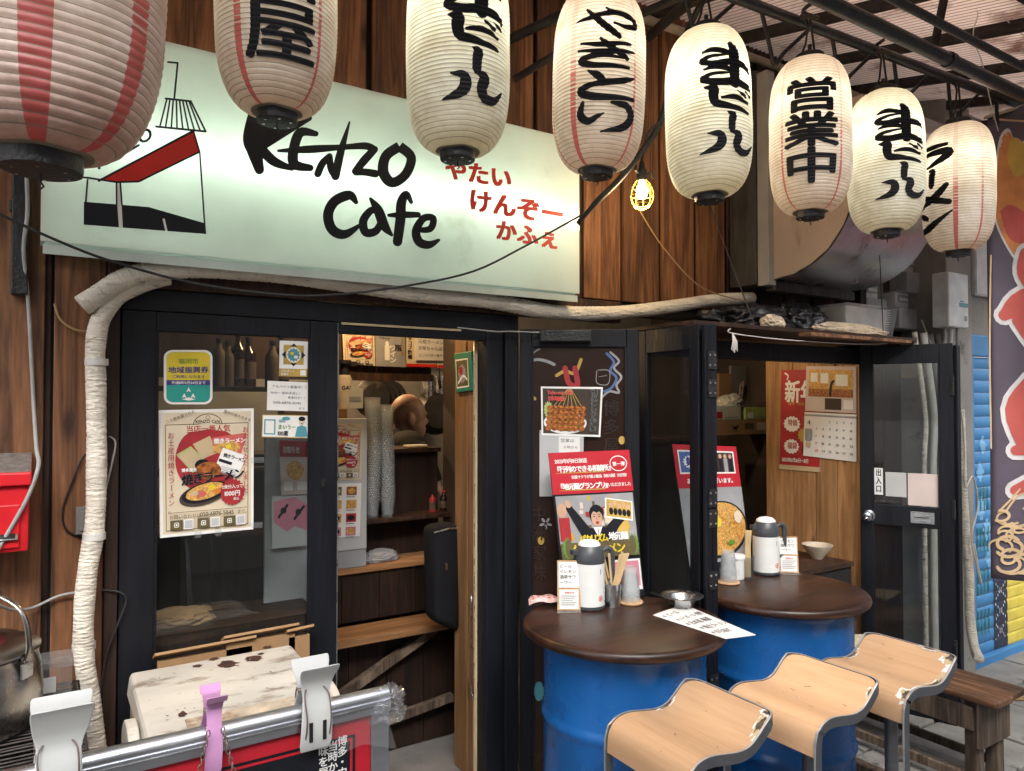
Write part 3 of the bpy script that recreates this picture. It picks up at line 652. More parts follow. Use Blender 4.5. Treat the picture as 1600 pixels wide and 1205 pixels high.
for k in range(3):
    a = SX0 + .05 + k * .60; mb = MB(); zc = 2.47; mb.tube([(a, 2.507, zc), (a + .58, 2.507, zc)], .013, 'tube_glow', 12); mb.build('fluorescent_tube', SG)
def c1(x, y): return (x / 3.013, y / 3.013)
def c2(x, y): return (330 + x / 2.62, y / 2.62)
dr = Draw()
def st(pts, w, m='ink', c=c2, k=2.62, **kw): dr.stroke([c(*p) for p in pts], [q * 1.16 / k for q in w] if isinstance(w, (list, tuple)) else w / k, m, **kw)
st([(182, 440), (168, 560), (178, 620), (197, 695)], [40, 66, 54, 34]); st([(400, 484), (310, 520), (190, 590)], [22, 52, 60]); st([(205, 470), (215, 520), (260, 530)], [60, 60, 40])
st([(195, 600), (255, 660), (330, 690)], [36, 34, 18])
st([(428, 548), (365, 543), (338, 610), (340, 672), (405, 688)], [20, 34, 36, 36, 24]); st([(275, 618), (400, 612), (540, 603), (630, 598), (668, 612)], [10, 28, 20, 26, 24])
st([(668, 612), (628, 655), (590, 702)], [26, 30, 26]); st([(592, 706), (630, 705), (672, 712)], [24, 26, 28])
st([(436, 712), (455, 670), (484, 640)], [26, 26, 22]); st([(484, 640), (490, 690), (508, 722)], [22, 26, 26]); st([(508, 722), (528, 630), (566, 500)], [30, 28, 6])
st([(770, 600), (715, 640), (704, 705), (740, 748), (795, 715), (818, 645)], [36, 36, 38, 36, 34, 34], closed=True)
st([(592, 828), (565, 800), (505, 825), (478, 880), (495, 940), (545, 960), (605, 925)], [16, 34, 36, 36, 36, 32, 14])
st([(690, 868), (655, 862), (622, 905), (632, 952), (675, 945), (700, 895)], [24, 26, 30, 30, 28, 20]); st([(652, 815), (682, 860), (708, 925), (738, 962)], [12, 34, 34, 12])
st([(818, 828), (798, 796), (778, 830), (774, 900), (762, 990)], [14, 26, 34, 36, 34]); st([(726, 882), (785, 880), (846, 880)], [12, 24, 20])
st([(836, 942), (895, 938), (908, 895), (868, 895), (838, 945), (850, 990), (890, 1003), (930, 984)], [16, 24, 24, 26, 30, 32, 28, 12])
dr.build('lettering', lambda x, y: PY(x, y, YS - .0005), (0, -1, 0), SG); dr = Draw()
# red kana, three lines
sl_ = .105
for body, x, y, s in (('やたい', 955, 722, 92), ('けんぞー', 1052, 852, 98), ('かふぇ', 1162, 972, 88)):
    p = c2(x, y); dr.text(body, p[0], p[1], s / 2.62, 'ink_red', w=.055, ex=(1, .17), ey=(.02, -1), sp=1.0)
dr.build('red_lettering', lambda x, y: PY(x, y, YS - .0005), (0, -1, 0), SG); dr = Draw()
# emblem: little food stall with a pitched cloth roof (the cartoon head is not drawn)
def s1(pts, w=9, m='ink'): dr.stroke([c1(*p) for p in pts], w / 3.013, m, smooth=False)
dr.poly([c1(395, 950), c1(700, 975), c1(960, 1050), c1(966, 1102), c1(394, 1058)], 'ink')
dr.poly([c1(545, 860), c1(567, 860), c1(578, 1072), c1(560, 1070)], 'ink_white'); dr.poly([c1(765, 1030), c1(775, 1030), c1(789, 1088), c1(778, 1088)], 'ink_white')
dr.poly([c1(465, 852), c1(910, 617), c1(940, 715), c1(660, 858)], 'ink_red')
s1([(910, 617), (465, 852)], 11); s1([(910, 617), (940, 716)], 8); s1([(345, 832), (415, 838), (545, 858), (650, 856), (940, 716)], 9); s1([(345, 832), (350, 815)], 9)
s1([(412, 848), (404, 950)], 9); s1([(548, 860), (549, 965)], 8); s1([(566, 860), (574, 965)], 8); s1([(940, 716), (966, 1100)], 8)
s1([(735, 597), (968, 620)], 10); s1([(968, 620), (898, 478)], 9); s1([(898, 478), (780, 465)], 10)
for k in range(8): s1([(785 + k * 15, 468 + k * 1.6), (752 + k * 27, 598 + k * 2.4)], 8)
s1([(820, 465), (836, 298)], 9); s1([(836, 298), (790, 294)], 9)
p = c1(462, 800); dr.text('KENZO', p[0], p[1], 30, 'ink', w=.03, ex=(.86, -.50), ey=(-.30, -.86), sp=1.02)
dr.build('emblem', lambda x, y: PY(x, y, YS - .0005), (0, -1, 0), SG)
# ================================================================== AWNING
def roof_z(y): return 3.56 + (y - YW) * .22
def pipe_y(x): return 1.965 - .052 * x
AW = thing('awning', 'rusty corrugated lean-to awning on dark pipes above the lanterns', 'awning', (2.8, 1.8, 3.0))
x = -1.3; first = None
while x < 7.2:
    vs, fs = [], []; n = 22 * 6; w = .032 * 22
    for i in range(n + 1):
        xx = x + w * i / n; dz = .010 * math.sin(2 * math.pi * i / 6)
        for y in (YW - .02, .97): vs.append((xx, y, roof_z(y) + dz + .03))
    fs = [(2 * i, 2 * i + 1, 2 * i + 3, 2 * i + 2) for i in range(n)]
    mb = MB(); mb.add(vs, fs, 'corrugated'); gi = mb.mi('groove_grime_shade'); mb.m = [gi if i % 6 == 4 else 0 for i in range(n)]; o = mb.build('corrugated_sheet', AW, smooth=True, fix=False)  # valley dirt strip that also puts groove shading into the colour
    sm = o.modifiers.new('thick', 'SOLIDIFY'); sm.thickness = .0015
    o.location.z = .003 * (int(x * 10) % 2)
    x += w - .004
for i, xr_ in enumerate([-.9, -.35, .2, .75, 1.3, 1.85, 2.42, 2.95, 3.5, 4.05, 4.6, 5.15, 5.7, 6.25, 6.8]):
    mb = MB(); vs = []
    for y in (2.57, .99):
        for dx, dz in ((-.016, -.034), (.016, -.034), (.016, .018), (-.016, .018)): vs.append((xr_ + dx + random.uniform(-.01, .01), y, roof_z(y) + dz))
    mb.hexa([vs[k] for k in (0, 1, 2, 3, 4, 5, 6, 7)], 'rafter'); mb.build('rafter', AW)
for y, dz, r in ((1.22, -.075, .026), (1.02, -.07, .030)):
    mb = MB(); mb.tube([(-1.3 + k * .5, y + random.uniform(-.012, .012), roof_z(y) + dz + random.uniform(-.012, .012)) for k in range(18)], [r * random.uniform(.8, 1.25) for k in range(18)], 'rafter', 8); mb.build('purlin', AW)
PZc = 3.215
mb = MB(); mb.tube([(-1.2, pipe_y(-1.2), PZc), (1.0, pipe_y(1.0), PZc), (3.2, pipe_y(3.2), PZc), (5.6, pipe_y(5.6), PZc)], .021, 'rust_pipe', 12); mb.build('lantern_pipe', AW, smooth=True, auto=50)
mb = MB(); mb.tube([(-1.2, 1.50, 3.05), (2.0, 1.5, 3.05), (5.8, 1.5, 3.05)], .026, 'rust_pipe', 12)
for xx in (3.0, 3.9): mb.tube([(xx, 1.5, 3.05), (xx + .035, 1.5, 3.05)], .031, 'rust_pipe', 12)
mb.build('pipe', AW, smooth=True, auto=50)
mb = MB(); mb.tube([(-1.2, 1.37, 3.05), (5.8, 1.37, 3.05)], .015, 'black_iron', 8); mb.build('pipe', AW, smooth=True, auto=50)
for k in range(14):                            # bent bars between the pipe and the roof
    x0 = -.6 + k * .42
    mb = MB(); mb.tube(smooth_path([(x0, pipe_y(x0) + .02, PZc + .01), (x0 + .10, pipe_y(x0) + .06, PZc - .09), (x0 + .145, pipe_y(x0) + .07, PZc - .155), (x0 + .19, pipe_y(x0) + .06, PZc - .10), (x0 + .30, pipe_y(x0) + .02, PZc + .01)], 4), .0085, 'black_iron', 7); mb.build('bent_bar', AW, smooth=True)
for pts, r in (([(2.05, 1.86, 3.22), (2.28, 2.30, 3.36), (2.40, 2.55, 3.42)], .022), ([(2.0, 1.86, 3.23), (1.75, 2.25, 3.24), (1.62, 2.56, 3.20)], .020), ([(2.0, 1.86, 3.20), (1.78, 2.30, 3.13), (1.66, 2.57, 3.05)], .016), ([(2.05, 1.86, 3.22), (2.10, 1.5, 3.06)], .02), ([(3.9, pipe_y(3.9), 3.22), (3.9, 1.5, 3.06), (3.9, 1.37, 3.06), (3.88, 1.3, 3.25)], .014), ([(2.9, 1.5, 3.06), (2.9, 1.45, 3.28)], .016)):
    mb = MB(); mb.tube(pts, r, 'rafter', 8); mb.build('brace', AW, smooth=True, auto=50)
mb = MB(); mb.tube([(1.3, 2.53, 3.475), (2.9, 2.53, 3.49), (4.5, 2.53, 3.50), (5.6, 2.53, 3.50)], .021, 'bamboo', 10); mb.build('bamboo_pole', AW, smooth=True, auto=50)

# ================================================================== LANTERNS
def stroke_char(d, strokes, x0, y0, w, h, m, grow=0.0, wk=1.45):
    for pts, ws in strokes:
        ws = ws if isinstance(ws, (list, tuple)) else [ws] * len(pts); k = min(w, h)
        d.stroke([(x0 + px * w, y0 + py * h) for px, py in pts], [q * k * wk + grow for q in ws], m, k=5)
BR = {
 '生': [([(.08, .80), (.25, .86), (.5, .80)], [.05, .12, .1]), ([(.55, 1.0), (.60, .85), (.60, .5), (.60, .05)], [.14, .25, .25, .24]), ([(.5, .74), (.2, .68), (.06, .57), (.25, .50), (.55, .55), (.9, .50), (.99, .40)], [.05, .08, .12, .13, .15, .14, .04]),
        ([(.10, .36), (.28, .41), (.55, .36)], [.05, .11, .1]), ([(.5, .28), (.2, .22), (.07, .11), (.3, .03), (.6, .07), (.93, .01), (1.0, -.09)], [.05, .08, .13, .15, .16, .13, .04])],
 'ビ': [([(.08, 1.0), (.22, .92), (.22, .55), (.28, .24), (.52, .15), (.92, .03)], [.06, .28, .26, .24, .18, .10]), ([(.36, .52), (.62, .60), (.92, .46)], [.08, .16, .08]), ([(.66, .92), (.84, .74)], [.06, .12]), ([(.84, .98), (.99, .82)], [.05, .1])],
 'ー': [([(.42, 1.0), (.58, .86), (.56, .5), (.55, .02)], [.06, .30, .30, .28])],
 'ル': [([(.14, .90), (.32, .84), (.36, .5), (.26, .2), (.0, .0)], [.05, .22, .28, .22, .04]), ([(.50, 1.0), (.66, .88), (.62, .45), (.70, .16), (.88, .18), (1.02, .52)], [.05, .26, .26, .24, .18, .08])],
 'や': [([(.02, .58), (.25, .70), (.62, .88), (.92, .80), (.98, .55), (.78, .42), (.60, .50)], [.06, .15, .17, .20, .20, .14, .06]), ([(.48, 1.02), (.60, .90)], [.08, .14]), ([(.18, 1.0), (.32, .66), (.50, .30), (.68, .02)], [.08, .18, .22, .18])],
 'き': [([(.10, .88), (.45, .82), (.88, .96)], [.07, .16, .09]), ([(.06, .62), (.5, .56), (.95, .70)], [.07, .17, .09]), ([(.40, 1.02), (.55, .74), (.82, .40)], [.1, .2, .15]), ([(.76, .38), (.34, .42), (.10, .24), (.30, .06), (.85, .06)], [.07, .16, .2, .2, .1])],
 'と': [([(.22, 1.0), (.36, .82), (.48, .56)], [.08, .24, .16]), ([(.95, .86), (.70, .66), (.30, .50), (.10, .26), (.32, .05), (.95, .10)], [.08, .2, .17, .22, .24, .12])],
 'り': [([(.14, .98), (.10, .55), (.22, .32), (.38, .50), (.46, .60)], [.12, .24, .22, .12, .05]), ([(.58, 1.0), (.84, .92), (.92, .55), (.78, .18), (.42, -.04)], [.1, .24, .26, .22, .05])],
 'ラ': [([(.18, .98), (.5, .94), (.86, .96)], [.08, .16, .1]), ([(.04, .62), (.5, .66), (.92, .60), (.76, .28), (.36, .0)], [.08, .16, .22, .2, .05])],
 'メ': [([(.86, 1.0), (.60, .5), (.08, .0)], [.16, .24, .05]), ([(.18, .70), (.5, .45), (.92, .16)], [.07, .2, .16])],
 'ン': [([(.06, .92), (.22, .80), (.40, .66)], [.08, .2, .14]), ([(.02, .06), (.45, .22), (.98, .86)], [.14, .22, .05])],
}
RING = 48
def make_lantern(label, px, py, Y, size, paper, text=None, off=0.0, stripes=(), energy=5.0, tz=(.16, .55), tw=.175, halo=False, seed=0, bulb_z=.45, pitch_x=0.0):
    base = PY(px, py, Y)
    L = thing('paper_lantern', label, 'lantern', base, 'paper lanterns hung in a row under the awning')
    Rb, Hh, zb, zt, rc = .150 * size, .645 * size, .026 * size, .618 * size, .052 * size
    def env(z):
        t = (z - zb) / (zt - zb) * 2 - 1; t = max(-1, min(1, t))
        return rc + (Rb - rc) * max(0, 1 - abs(t) ** 3.8) ** (1 / 2.05)
    pitch = (zt - zb) / RING
    def rad(z):
        t = ((z - zb) / pitch) % 1.0
        return env(z) + .0027 * size * math.sin(math.pi * max(0, (t - .10) / .90)) ** .8 if t > .10 else env(z)
    prof, mats = [], []
    for k in range(RING):
        for t in (0, .10, .30, .55, .80):
            z = zb + (k + t) * pitch; prof.append((rad(z), z)); mats.append('rib' if t == 0 else paper)
    prof.append((env(zt), zt))
    lt = None
    NC = 96; mb = MB(); mb.lathe(prof, None, NC, mats=mats, M=None)
    a0 = math.atan2(-base.y, -base.x)
    if stripes:                                 # printed stripes: red below, faded to pink above
        ir, ip = mb.mi('stripe_red'), mb.mi('stripe_pale')
        for i in range(len(mb.f)):
            row, k = divmod(i, NC); ang = 2 * math.pi * (k + .5) / NC
            for a, wdt in stripes:
                dv = (ang - a0 - R(a) + math.pi) % (2 * math.pi) - math.pi
                zr = prof[row][1] / size
                if abs(dv) < wdt / .15 + .004 and row % 5: mb.m[i] = ir if zr < .24 + .06 * math.sin(row * 7.3) or (zr < .34 and row % 3 == 0) else ip
    rnd = random.Random(seed)
    ph = [rnd.uniform(0, 6.28) for _ in range(6)]
    def wob(p):                                 # hand made paper is never quite round
        x, y, z = p; a = math.atan2(y, x); k = 1 + .008 * math.sin(2 * a + ph[0] + z * 4) + .006 * math.sin(3 * a + ph[1] - z * 7) + .003 * math.sin(9 * a + ph[2] + z * 40)
        zz = z + .0016 * size * math.sin(2 * a + ph[3]) + .0009 * size * math.sin(5 * a + ph[4] + z * 9)
        return (x * k, y * k, zz)
    mb.v = [wob(p) for p in mb.v]
    sh = mb.build('paper_shell', L, smooth=True, local=True, fix=False); sh.data.set_sharp_from_angle(angle=R(50))
    cap = [(0, 0), (rc * .80, 0), (rc * .98, .003 * size), (rc * 1.0, .008 * size), (rc * 1.0, .034 * size), (rc * .9, .036 * size)]
    mb = MB(); mb.lathe(cap, 'black_iron', 32)
    for k in range(6):
        a = k * math.pi / 3 + .4; mb.box(rc * .7 * math.cos(a) - .003, rc * .7 * math.cos(a) + .003, rc * .7 * math.sin(a) - .003, rc * .7 * math.sin(a) + .003, -.0012, .002, 'steel')
    mb.tube([(0, 0, .002), (0, 0, -.012 * size), (.006, 0, -.018 * size), (0, 0, -.022 * size)], .0022, 'black_iron', 6)
    mb.build('bottom_cap', L, smooth=True, local=True, auto=40)
    mb = MB(); zz = .612 * size; mb.lathe([(rc * 1.0, zz), (rc * 1.02, zz + .005), (rc * 1.02, zz + .030 * size), (rc * .92, zz + .034 * size), (rc * .35, zz + .034 * size)], 'black_iron', 32); mb.build('top_cap', L, smooth=True, local=True, auto=40)
    htop = PZc - base.z - .0
    mb = MB(); z0 = zz + .03 * size
    mb.tube([(rc * .9, 0, z0), (rc * .5, 0, z0 + .04), (.01, 0, htop - .05), (0, 0, htop)], .0045, 'rafter', 6); mb.tube([(-rc * .9, 0, z0), (-rc * .5, 0, z0 + .04), (-.01, 0, htop - .05), (0, .02, htop)], .0045, 'rafter', 6)
    mb.tube(smooth_path([(-.03, .02, htop - .01), (.0, -.03, htop - .03), (.03, .0, htop - .005), (.0, .03, htop + .02), (-.02, -.02, htop + .024)], 4), .008, 'rafter', 6)
    mb.build('hanger', L, local=True)
    def wrap(d, name, lift, eps=.00025):
        out = MB()
        for i, (vs, fs, m) in enumerate(d.it):
            bm = bmesh.new(); bv = [bm.verts.new((x, y, 0)) for x, y in vs]
            for f in fs:
                try: bm.faces.new([bv[q] for q in f])
                except ValueError: pass
            ys = [v[1] for v in vs]; xs = [v[0] for v in vs]
            st = pitch / 4; k = math.ceil(min(ys) / st)
            while k * st < max(ys):
                bmesh.ops.bisect_plane(bm, geom=bm.verts[:] + bm.edges[:] + bm.faces[:], plane_co=(0, k * st + zb % st, 0), plane_no=(0, 1, 0)); k += 1
            k = math.ceil(min(xs) / .010)
            while k * .010 < max(xs):
                bmesh.ops.bisect_plane(bm, geom=bm.verts[:] + bm.edges[:] + bm.faces[:], plane_co=(k * .010, 0, 0), plane_no=(1, 0, 0)); k += 1
            bm.verts.index_update(); pts = []
            for v in bm.verts:
                z = v.co.y; r = rad(z) + lift + eps * i; a = a0 + R(off) + v.co.x / Rb
                q = wob((r * math.cos(a), r * math.sin(a), z)); pts.append(q)
            out.add(pts, [tuple(v.index for v in f.verts) for f in bm.faces], m); bm.free()
        o = out.build(name, L, local=True, fix=False); return o
    if text:
        d = Draw(); z1, z2 = tz[0] * size, tz[1] * size; w = tw * size
        hs = {'生': 1.75, 'ビ': .95, 'ー': .72, 'ル': .92, 'メ': .95, 'ン': .95, 'ラ': 1.0}
        tot = sum(hs.get(c, 1.0) for c in text); z = z2
        for c in text:
            h = (z2 - z1) * hs.get(c, 1.0) / tot; z -= h
            wid = {'ー': .55, 'ビ': .95, 'ル': 1.0}.get(c, 1.0) * w
            if c in BR:
                if halo: stroke_char(d, BR[c], -wid / 2, z + h * .06, wid, h * .86, 'ink_white', grow=.011 * size)
            elif halo: d.text(c, -wid / 2 - .003, z + h * .08, h * 1.0, 'ink_white', w=.085, sx=wid / h)
        z = z2
        for c in text:
            h = (z2 - z1) * hs.get(c, 1.0) / tot; z -= h
            wid = {'ー': .55, 'ビ': .95, 'ル': 1.0}.get(c, 1.0) * w
            if c in BR: stroke_char(d, BR[c], -wid / 2, z + h * .05, wid, h * .88, 'lantern_ink', wk=1.22 if c == '生' else 1.22 if c in 'やきとり' else 1.6)
            else:
                for q in range(9): d.text(c, -wid / 2 + ((.030 if c == '屋' else .042) * math.cos(q * .785) * h if q < 8 else 0), z + h * .12 + ((.020 if c == '屋' else .034) * math.sin(q * .785) * h if q < 8 else 0), h * 1.0, 'lantern_ink', w=0, sx=wid / h)
        wrap(d, 'lettering', .0009)
    ld = bpy.data.lights.new('lantern_bulb', 'POINT'); ld.energy = energy * .66; ld.color = (1.0, .93, .74); ld.shadow_soft_size = .03
    lo = link(bpy.data.objects.new('lantern_bulb', ld)); lo.parent = L; lo.location = (0, 0, bulb_z * size)
    mb = MB(); mb.lathe([(.018, .0), (.018, .05), (.008, .06), (.008, .2)], 'black_iron', 10, c=(0, 0, bulb_z * size + .035)); mb.build('socket', L, local=True)
    L.rotation_euler = (R(rnd.uniform(-1, 1)), R(rnd.uniform(-1.2, 1.2)), 0)
    return L
make_lantern('large brownish paper lantern with red stripes, hung before the sign emblem', 64, 271, 1.90, 1.56, lan_old, stripes=((-3, .017), (47, .012), (-62, .014)), energy=.8, seed=1)
make_lantern('tan paper lantern with red stripes, black 屋 lettering, before the brush lettered K', 433, 193, 1.93, 1.0, lan_pink, '居酒屋', 4, ((-38, .006), (42, .006)), 0.8, tz=(.10, .57), tw=.185, seed=2)
make_lantern('cream paper lantern lettered 生ビール hanging just above the red kana of the sign', 715, 252, 1.905, 1.0, lan_white, '生ビール', 18, ((-20, .005),)[:0], 1.15, tz=(.12, .53), tw=.185, seed=3)
make_lantern('paper lantern with red stripes lettered やきとり beside the caged bulb', 933, 279, 1.90, 1.0, lan_pink, 'やきとり', 10, ((-32, .006), (48, .006), (-75, .006)), 1.3, tz=(.105, .50), tw=.208, seed=4)
make_lantern('cream paper lantern lettered 生ビール between やきとり and 営業中 lanterns', 1109, 317, 1.83, 1.0, lan_white, '生ビール', 28, (), 1.6, tz=(.125, .515), tw=.208, seed=5)
make_lantern('pinkish paper lantern with red stripes lettered 営業中', 1266, 343, 1.77, 1.0, lan_pink, '営業中', 2, ((-42, .006), (45, .006)), 1.3, tz=(.10, .50), tw=.205, seed=6)
make_lantern('cream paper lantern lettered 生ビール overlapping the ラーメン lantern', 1386, 371, 1.77, 1.0, lan_white, '生ビール', 24, (), 1.6, tz=(.125, .52), tw=.208, seed=7)
make_lantern('paper lantern with red stripe lettered ラーメン at the end by the purple banner', 1497, 401, 1.78, 1.0, lan_pink, 'ラーメン', -46, ((-3, .008), (40, .005)), 1.4, tz=(.105, .515), tw=.205, seed=8)

# ================================================================== CAGED WORK LAMP
base = PY(1003, 300, 2.22)
CLm = thing('caged_lamp', 'lit bulb in a yellow wire cage hanging by the plank wall', 'lamp', base)
mb = MB(); c = base
mb.lathe([(.0, -.030), (.014, -.026), (.022, -.012), (.024, .004), (.020, .018), (.013, .032), (.012, .045)], 'bulb_glow', 20, c=c); mb.build('bulb', CLm, smooth=True)
mb = MB(); mb.lathe([(.017, .045), (.021, .05), (.022, .085), (.014, .095), (.010, .12), (.004, .13)], 'cable_black', 16, c=c); mb.tube([c + V((.02, 0, .075)), c + V((.045, -.01, .085)), c + V((.05, -.01, .06))], .006, 'cable_black', 6); mb.tube([c + V((-.02, 0, .075)), c + V((-.045, -.01, .08)), c + V((-.04, -.01, .1))], .006, 'cable_black', 6); mb.build('lamp_holder', CLm, smooth=True, auto=50)
mb = MB()
for k in range(9):
    a = 2 * math.pi * k / 9; q = [(.018, .05), (.034, .03), (.046, -.005), (.044, -.035), (.030, -.062), (.012, -.072)]
    mb.tube(smooth_path([c + V((r * math.cos(a), r * math.sin(a), z)) for r, z in q], 4), .0016, 'cage_wire', 5)
for r, z in ((.040, .018), (.047, -.015), (.036, -.052), (.012, -.072)):
    mb.tube([c + V((r * math.cos(t * .3142), r * math.sin(t * .3142), z)) for t in range(21)], .0016, 'cage_wire', 5, cap=False)
mb.build('wire_cage', CLm, smooth=True)
pl = bpy.data.lights.new('caged_lamp_light', 'POINT'); pl.energy = 3.0; pl.color = (1, .74, .42); pl.shadow_soft_size = .03
lo = link(bpy.data.objects.new('caged_lamp_light', pl)); lo.location = c + V((0, -.0, -.042)); adopt(lo, CLm)
mb = MB(); mb.tube(smooth_path([c + V((0, 0, .128)), PY(1006, 235, 2.2), PY(1015, 205, 2.15), PY(1042, 182, 2.1)], 5), .006, 'cable_black', 6); mb.build('cord', CLm)

# ================================================================== CABLES AND HOSE
mb = MB(); mb.tube(smooth_path([PY(902, 350, 2.30), PY(930, 318, 2.26), PY(975, 272, 2.22), PY(1030, 195, 2.16), PY(1052, 110, 2.12), PY(1078, 40, 2.05), PY(1105, -10, 1.95)], 5), [.010] * 5 + [.013] * 26, 'cable_black', 8)
mb.build('cable_bundle', label='thick black taped cable bundle rising from the sign corner to the awning', cat='cable', smooth=True)
mb = MB(); mb.tube(smooth_path([PY(-60, 305, 2.33), PY(0, 335, 2.33), PY(80, 372, 2.33), PY(170, 407, 2.33), PY(300, 442, 2.33), PY(430, 460, 2.33), PY(520, 461, 2.33), PY(640, 446, 2.33), PY(740, 424, 2.33), PY(820, 385, 2.33), PY(880, 352, 2.32), PY(912, 334, 2.29)], 5), .0040, 'cable_black', 7)
mb.build('sagging_cable', label='thin black cable sagging across the front of the lit sign', cat='cable', smooth=True)
mb = MB(); mb.tube(smooth_path([PY(1000, 330, 2.45), PY(1035, 385, 2.45), PY(1090, 445, 2.42), PY(1140, 465, 2.4), PY(1168, 470, 2.4)], 5), .0030, 'cable_tan', 6); mb.build('thin_cord', label='thin brown cord running down the plank wall right of the sign', cat='cable', smooth=True)
def hose(pts, r, seed):
    rn = random.Random(seed); p = smooth_path(pts, 46); return p, [r * (1 + rn.uniform(-.012, .012) + .015 * (1 if i % 4 > 1 else -1) + .03 * math.sin(i * .11 + seed) - (.06 if rn.random() < .03 else 0)) for i in range(len(p))]
H = thing('pipe_hose', 'cream tape wrapped air conditioning pipe running over and beside the doors', 'pipe', (.1, 2.54, .6))
mb = MB(); p, r = hose([PY(128, 478, 2.50), PY(160, 457, 2.50), PY(210, 430, 2.50), PY(290, 420, 2.50), PY(400, 425, 2.505), PY(520, 440, 2.505), PY(640, 458, 2.505), PY(760, 470, 2.51), PY(860, 487, 2.51), PY(940, 490, 2.51), PY(1030, 482, 2.51), PY(1110, 470, 2.51), PY(1175, 466, 2.51)], .031, 1)
mb.tube(p, r, 'hose_tape', 14); mb.build('upper_run', H, smooth=True, auto=60)
mb = MB(); p, r = hose([PY(262, 432, 2.535), PY(215, 446, 2.53), PY(180, 466, 2.52), PY(157, 500, 2.515), PY(149, 545, 2.515), PY(150, 600, 2.515), PY(151, 720, 2.515), PY(148, 820, 2.515), PY(137, 890, 2.51), PY(131, 960, 2.505), PY(131, 1020, 2.50), PY(140, 1090, 2.49), PY(152, 1180, 2.48), PY(160, 1260, 2.48)], .0275, 2)
mb.tube(p, r, 'hose_tape', 14); mb.build('down_run', H, smooth=True, auto=60)
for y_, d_ in ((566, .0315), (838, .031), (1010, .031)):
    c = PY(151 if y_ < 800 else 147 if y_ < 900 else 131, y_, 2.513); mb = MB(); mb.tube([c + V((0, 0, -.010)), c + V((0, 0, .010))], d_, 'cable_white', 14); mb.build('tape_band', H, smooth=True, auto=40)
def cable(name, label, pts, r, m):
    mb = MB(); mb.tube(smooth_path(pts, 6), r, m, 7); return mb.build(name, label=label, cat='cable', smooth=True)
cable('hanging_cable', 'grey cable hanging down past the red letter box', [PY(41, 262, 2.52), PY(43, 330, 2.52), PY(37, 390, 2.53), PY(44, 470, 2.55), PY(49, 560, 2.56), PY(53, 640, 2.56), PY(57, 700, 2.50), PY(60, 728, 2.43), PY(44, 775, 2.42), PY(14, 830, 2.42), PY(-10, 870, 2.42)], .0055, 'cable_grey')
cable('hanging_cable', 'thin dark cable looping behind the wrapped pipe to a small box', [PY(170, 680, 2.55), PY(132, 712, 2.565), PY(110, 760, 2.57), PY(98, 800, 2.57), PY(104, 828, 2.57), PY(128, 840, 2.57)], .003, 'cable_black')
cable('hanging_cable', 'yellowish cable looping behind the top of the wrapped pipe', [PY(85, 475, 2.565), PY(95, 500, 2.56), PY(120, 516, 2.555), PY(150, 515, 2.57), PY(170, 492, 2.565)], .0035, 'cable_tan')
cable('hanging_cable', 'grey cable running from the pot grill to the wrapped pipe', [PY(-5, 944, 2.45), PY(20, 953, 2.5), PY(50, 950, 2.55), PY(90, 932, 2.56), PY(118, 926, 2.55)], .004, 'cable_grey')
cable('hanging_cable', 'black cable beside the left glass door post', [PY(158, 922, 2.56), PY(185, 925, 2.545), PY(197, 940, 2.545), PY(180, 985, 2.545), PY(165, 1030, 2.55), PY(157, 1090, 2.55)], .0035, 'cable_black')
cable('hanging_cable', 'grey wire hooked on the door post beside the wrapped pipe', [PY(165, 680, 2.57), PY(180, 690, 2.54), PY(176, 720, 2.54), PY(165, 765, 2.55)], .003, 'cable_grey')
cable('thin_cord', 'thin pale cord strung along the top of the folding doors', [PY(715, 512, 2.53), PY(772, 518, 2.53), PY(800, 518, 2.52), PY(850, 520, 2.50)], .003, 'cable_grey')
# dark bracket post, switch boxes
mb = MB(); a, b = PY(20, 225, 2.56), PY(42, 462, 2.56); mb.box(a.x, a.x + .042, 2.535, 2.578, b.z, b.z + .75, 'black_iron'); mb.box(a.x - .006, a.x + .048, 2.54, 2.577, b.z + .24, b.z + .27, 'black_iron'); mb.build('bracket_post', label='dark iron bracket post on the planks left of the sign', cat='bracket', bevel=.004)
mb = MB(); a = PY(118, 792, 2.57); mb.box(a.x, a.x + .06, 2.545, 2.576, a.z - .08, a.z, 'concrete_dark'); mb.box(a.x + .01, a.x + .05, 2.54, 2.5445, a.z - .07, a.z - .01, 'concrete_dark'); mb.build('junction_box', label='small grey junction box behind the wrapped pipe', cat='box', bevel=.004)

# ================================================================== LETTER BOX
a, b = PY(-60, 738, 2.42), PY(44, 862, 2.42)
MBx = thing('letter_box', 'red metal letter box with a dusty top on the plank wall', 'letter box', (-.1, 2.5, b.z))
x0, x1, z0, z1 = a.x - .12, b.x, b.z, a.z
mb = MB(); mb.box(x0, x1, 2.43, 2.575, z0, z1 - .045, 'red_paint'); mb.build('body', MBx, bevel=.006)
mb = MB(); mb.hexa([(x0 - .006, 2.415, z1 - .043), (x1 + .006, 2.415, z1 - .043), (x1 + .006, 2.576, z1 - .043), (x0 - .006, 2.576, z1 - .043), (x0 - .006, 2.415, z1 - .008), (x1 + .006, 2.415, z1 - .008), (x1 + .006, 2.576, z1 + .035), (x0 - .006, 2.576, z1 + .035)], 'red_paint'); mb.build('lid', MBx, bevel=.004)
mb = MB(); mb.hexa([(x0 - .004, 2.42, z1 - .0065), (x1 + .004, 2.42, z1 - .0065), (x1 + .004, 2.574, z1 + .0357), (x0 - .004, 2.574, z1 + .0357), (x0 - .004, 2.42, z1 - .0055), (x1 + .004, 2.42, z1 - .0055), (x1 + .004, 2.574, z1 + .0375), (x0 - .004, 2.574, z1 + .0375)], 'dust'); mb.build('dust_layer', MBx)
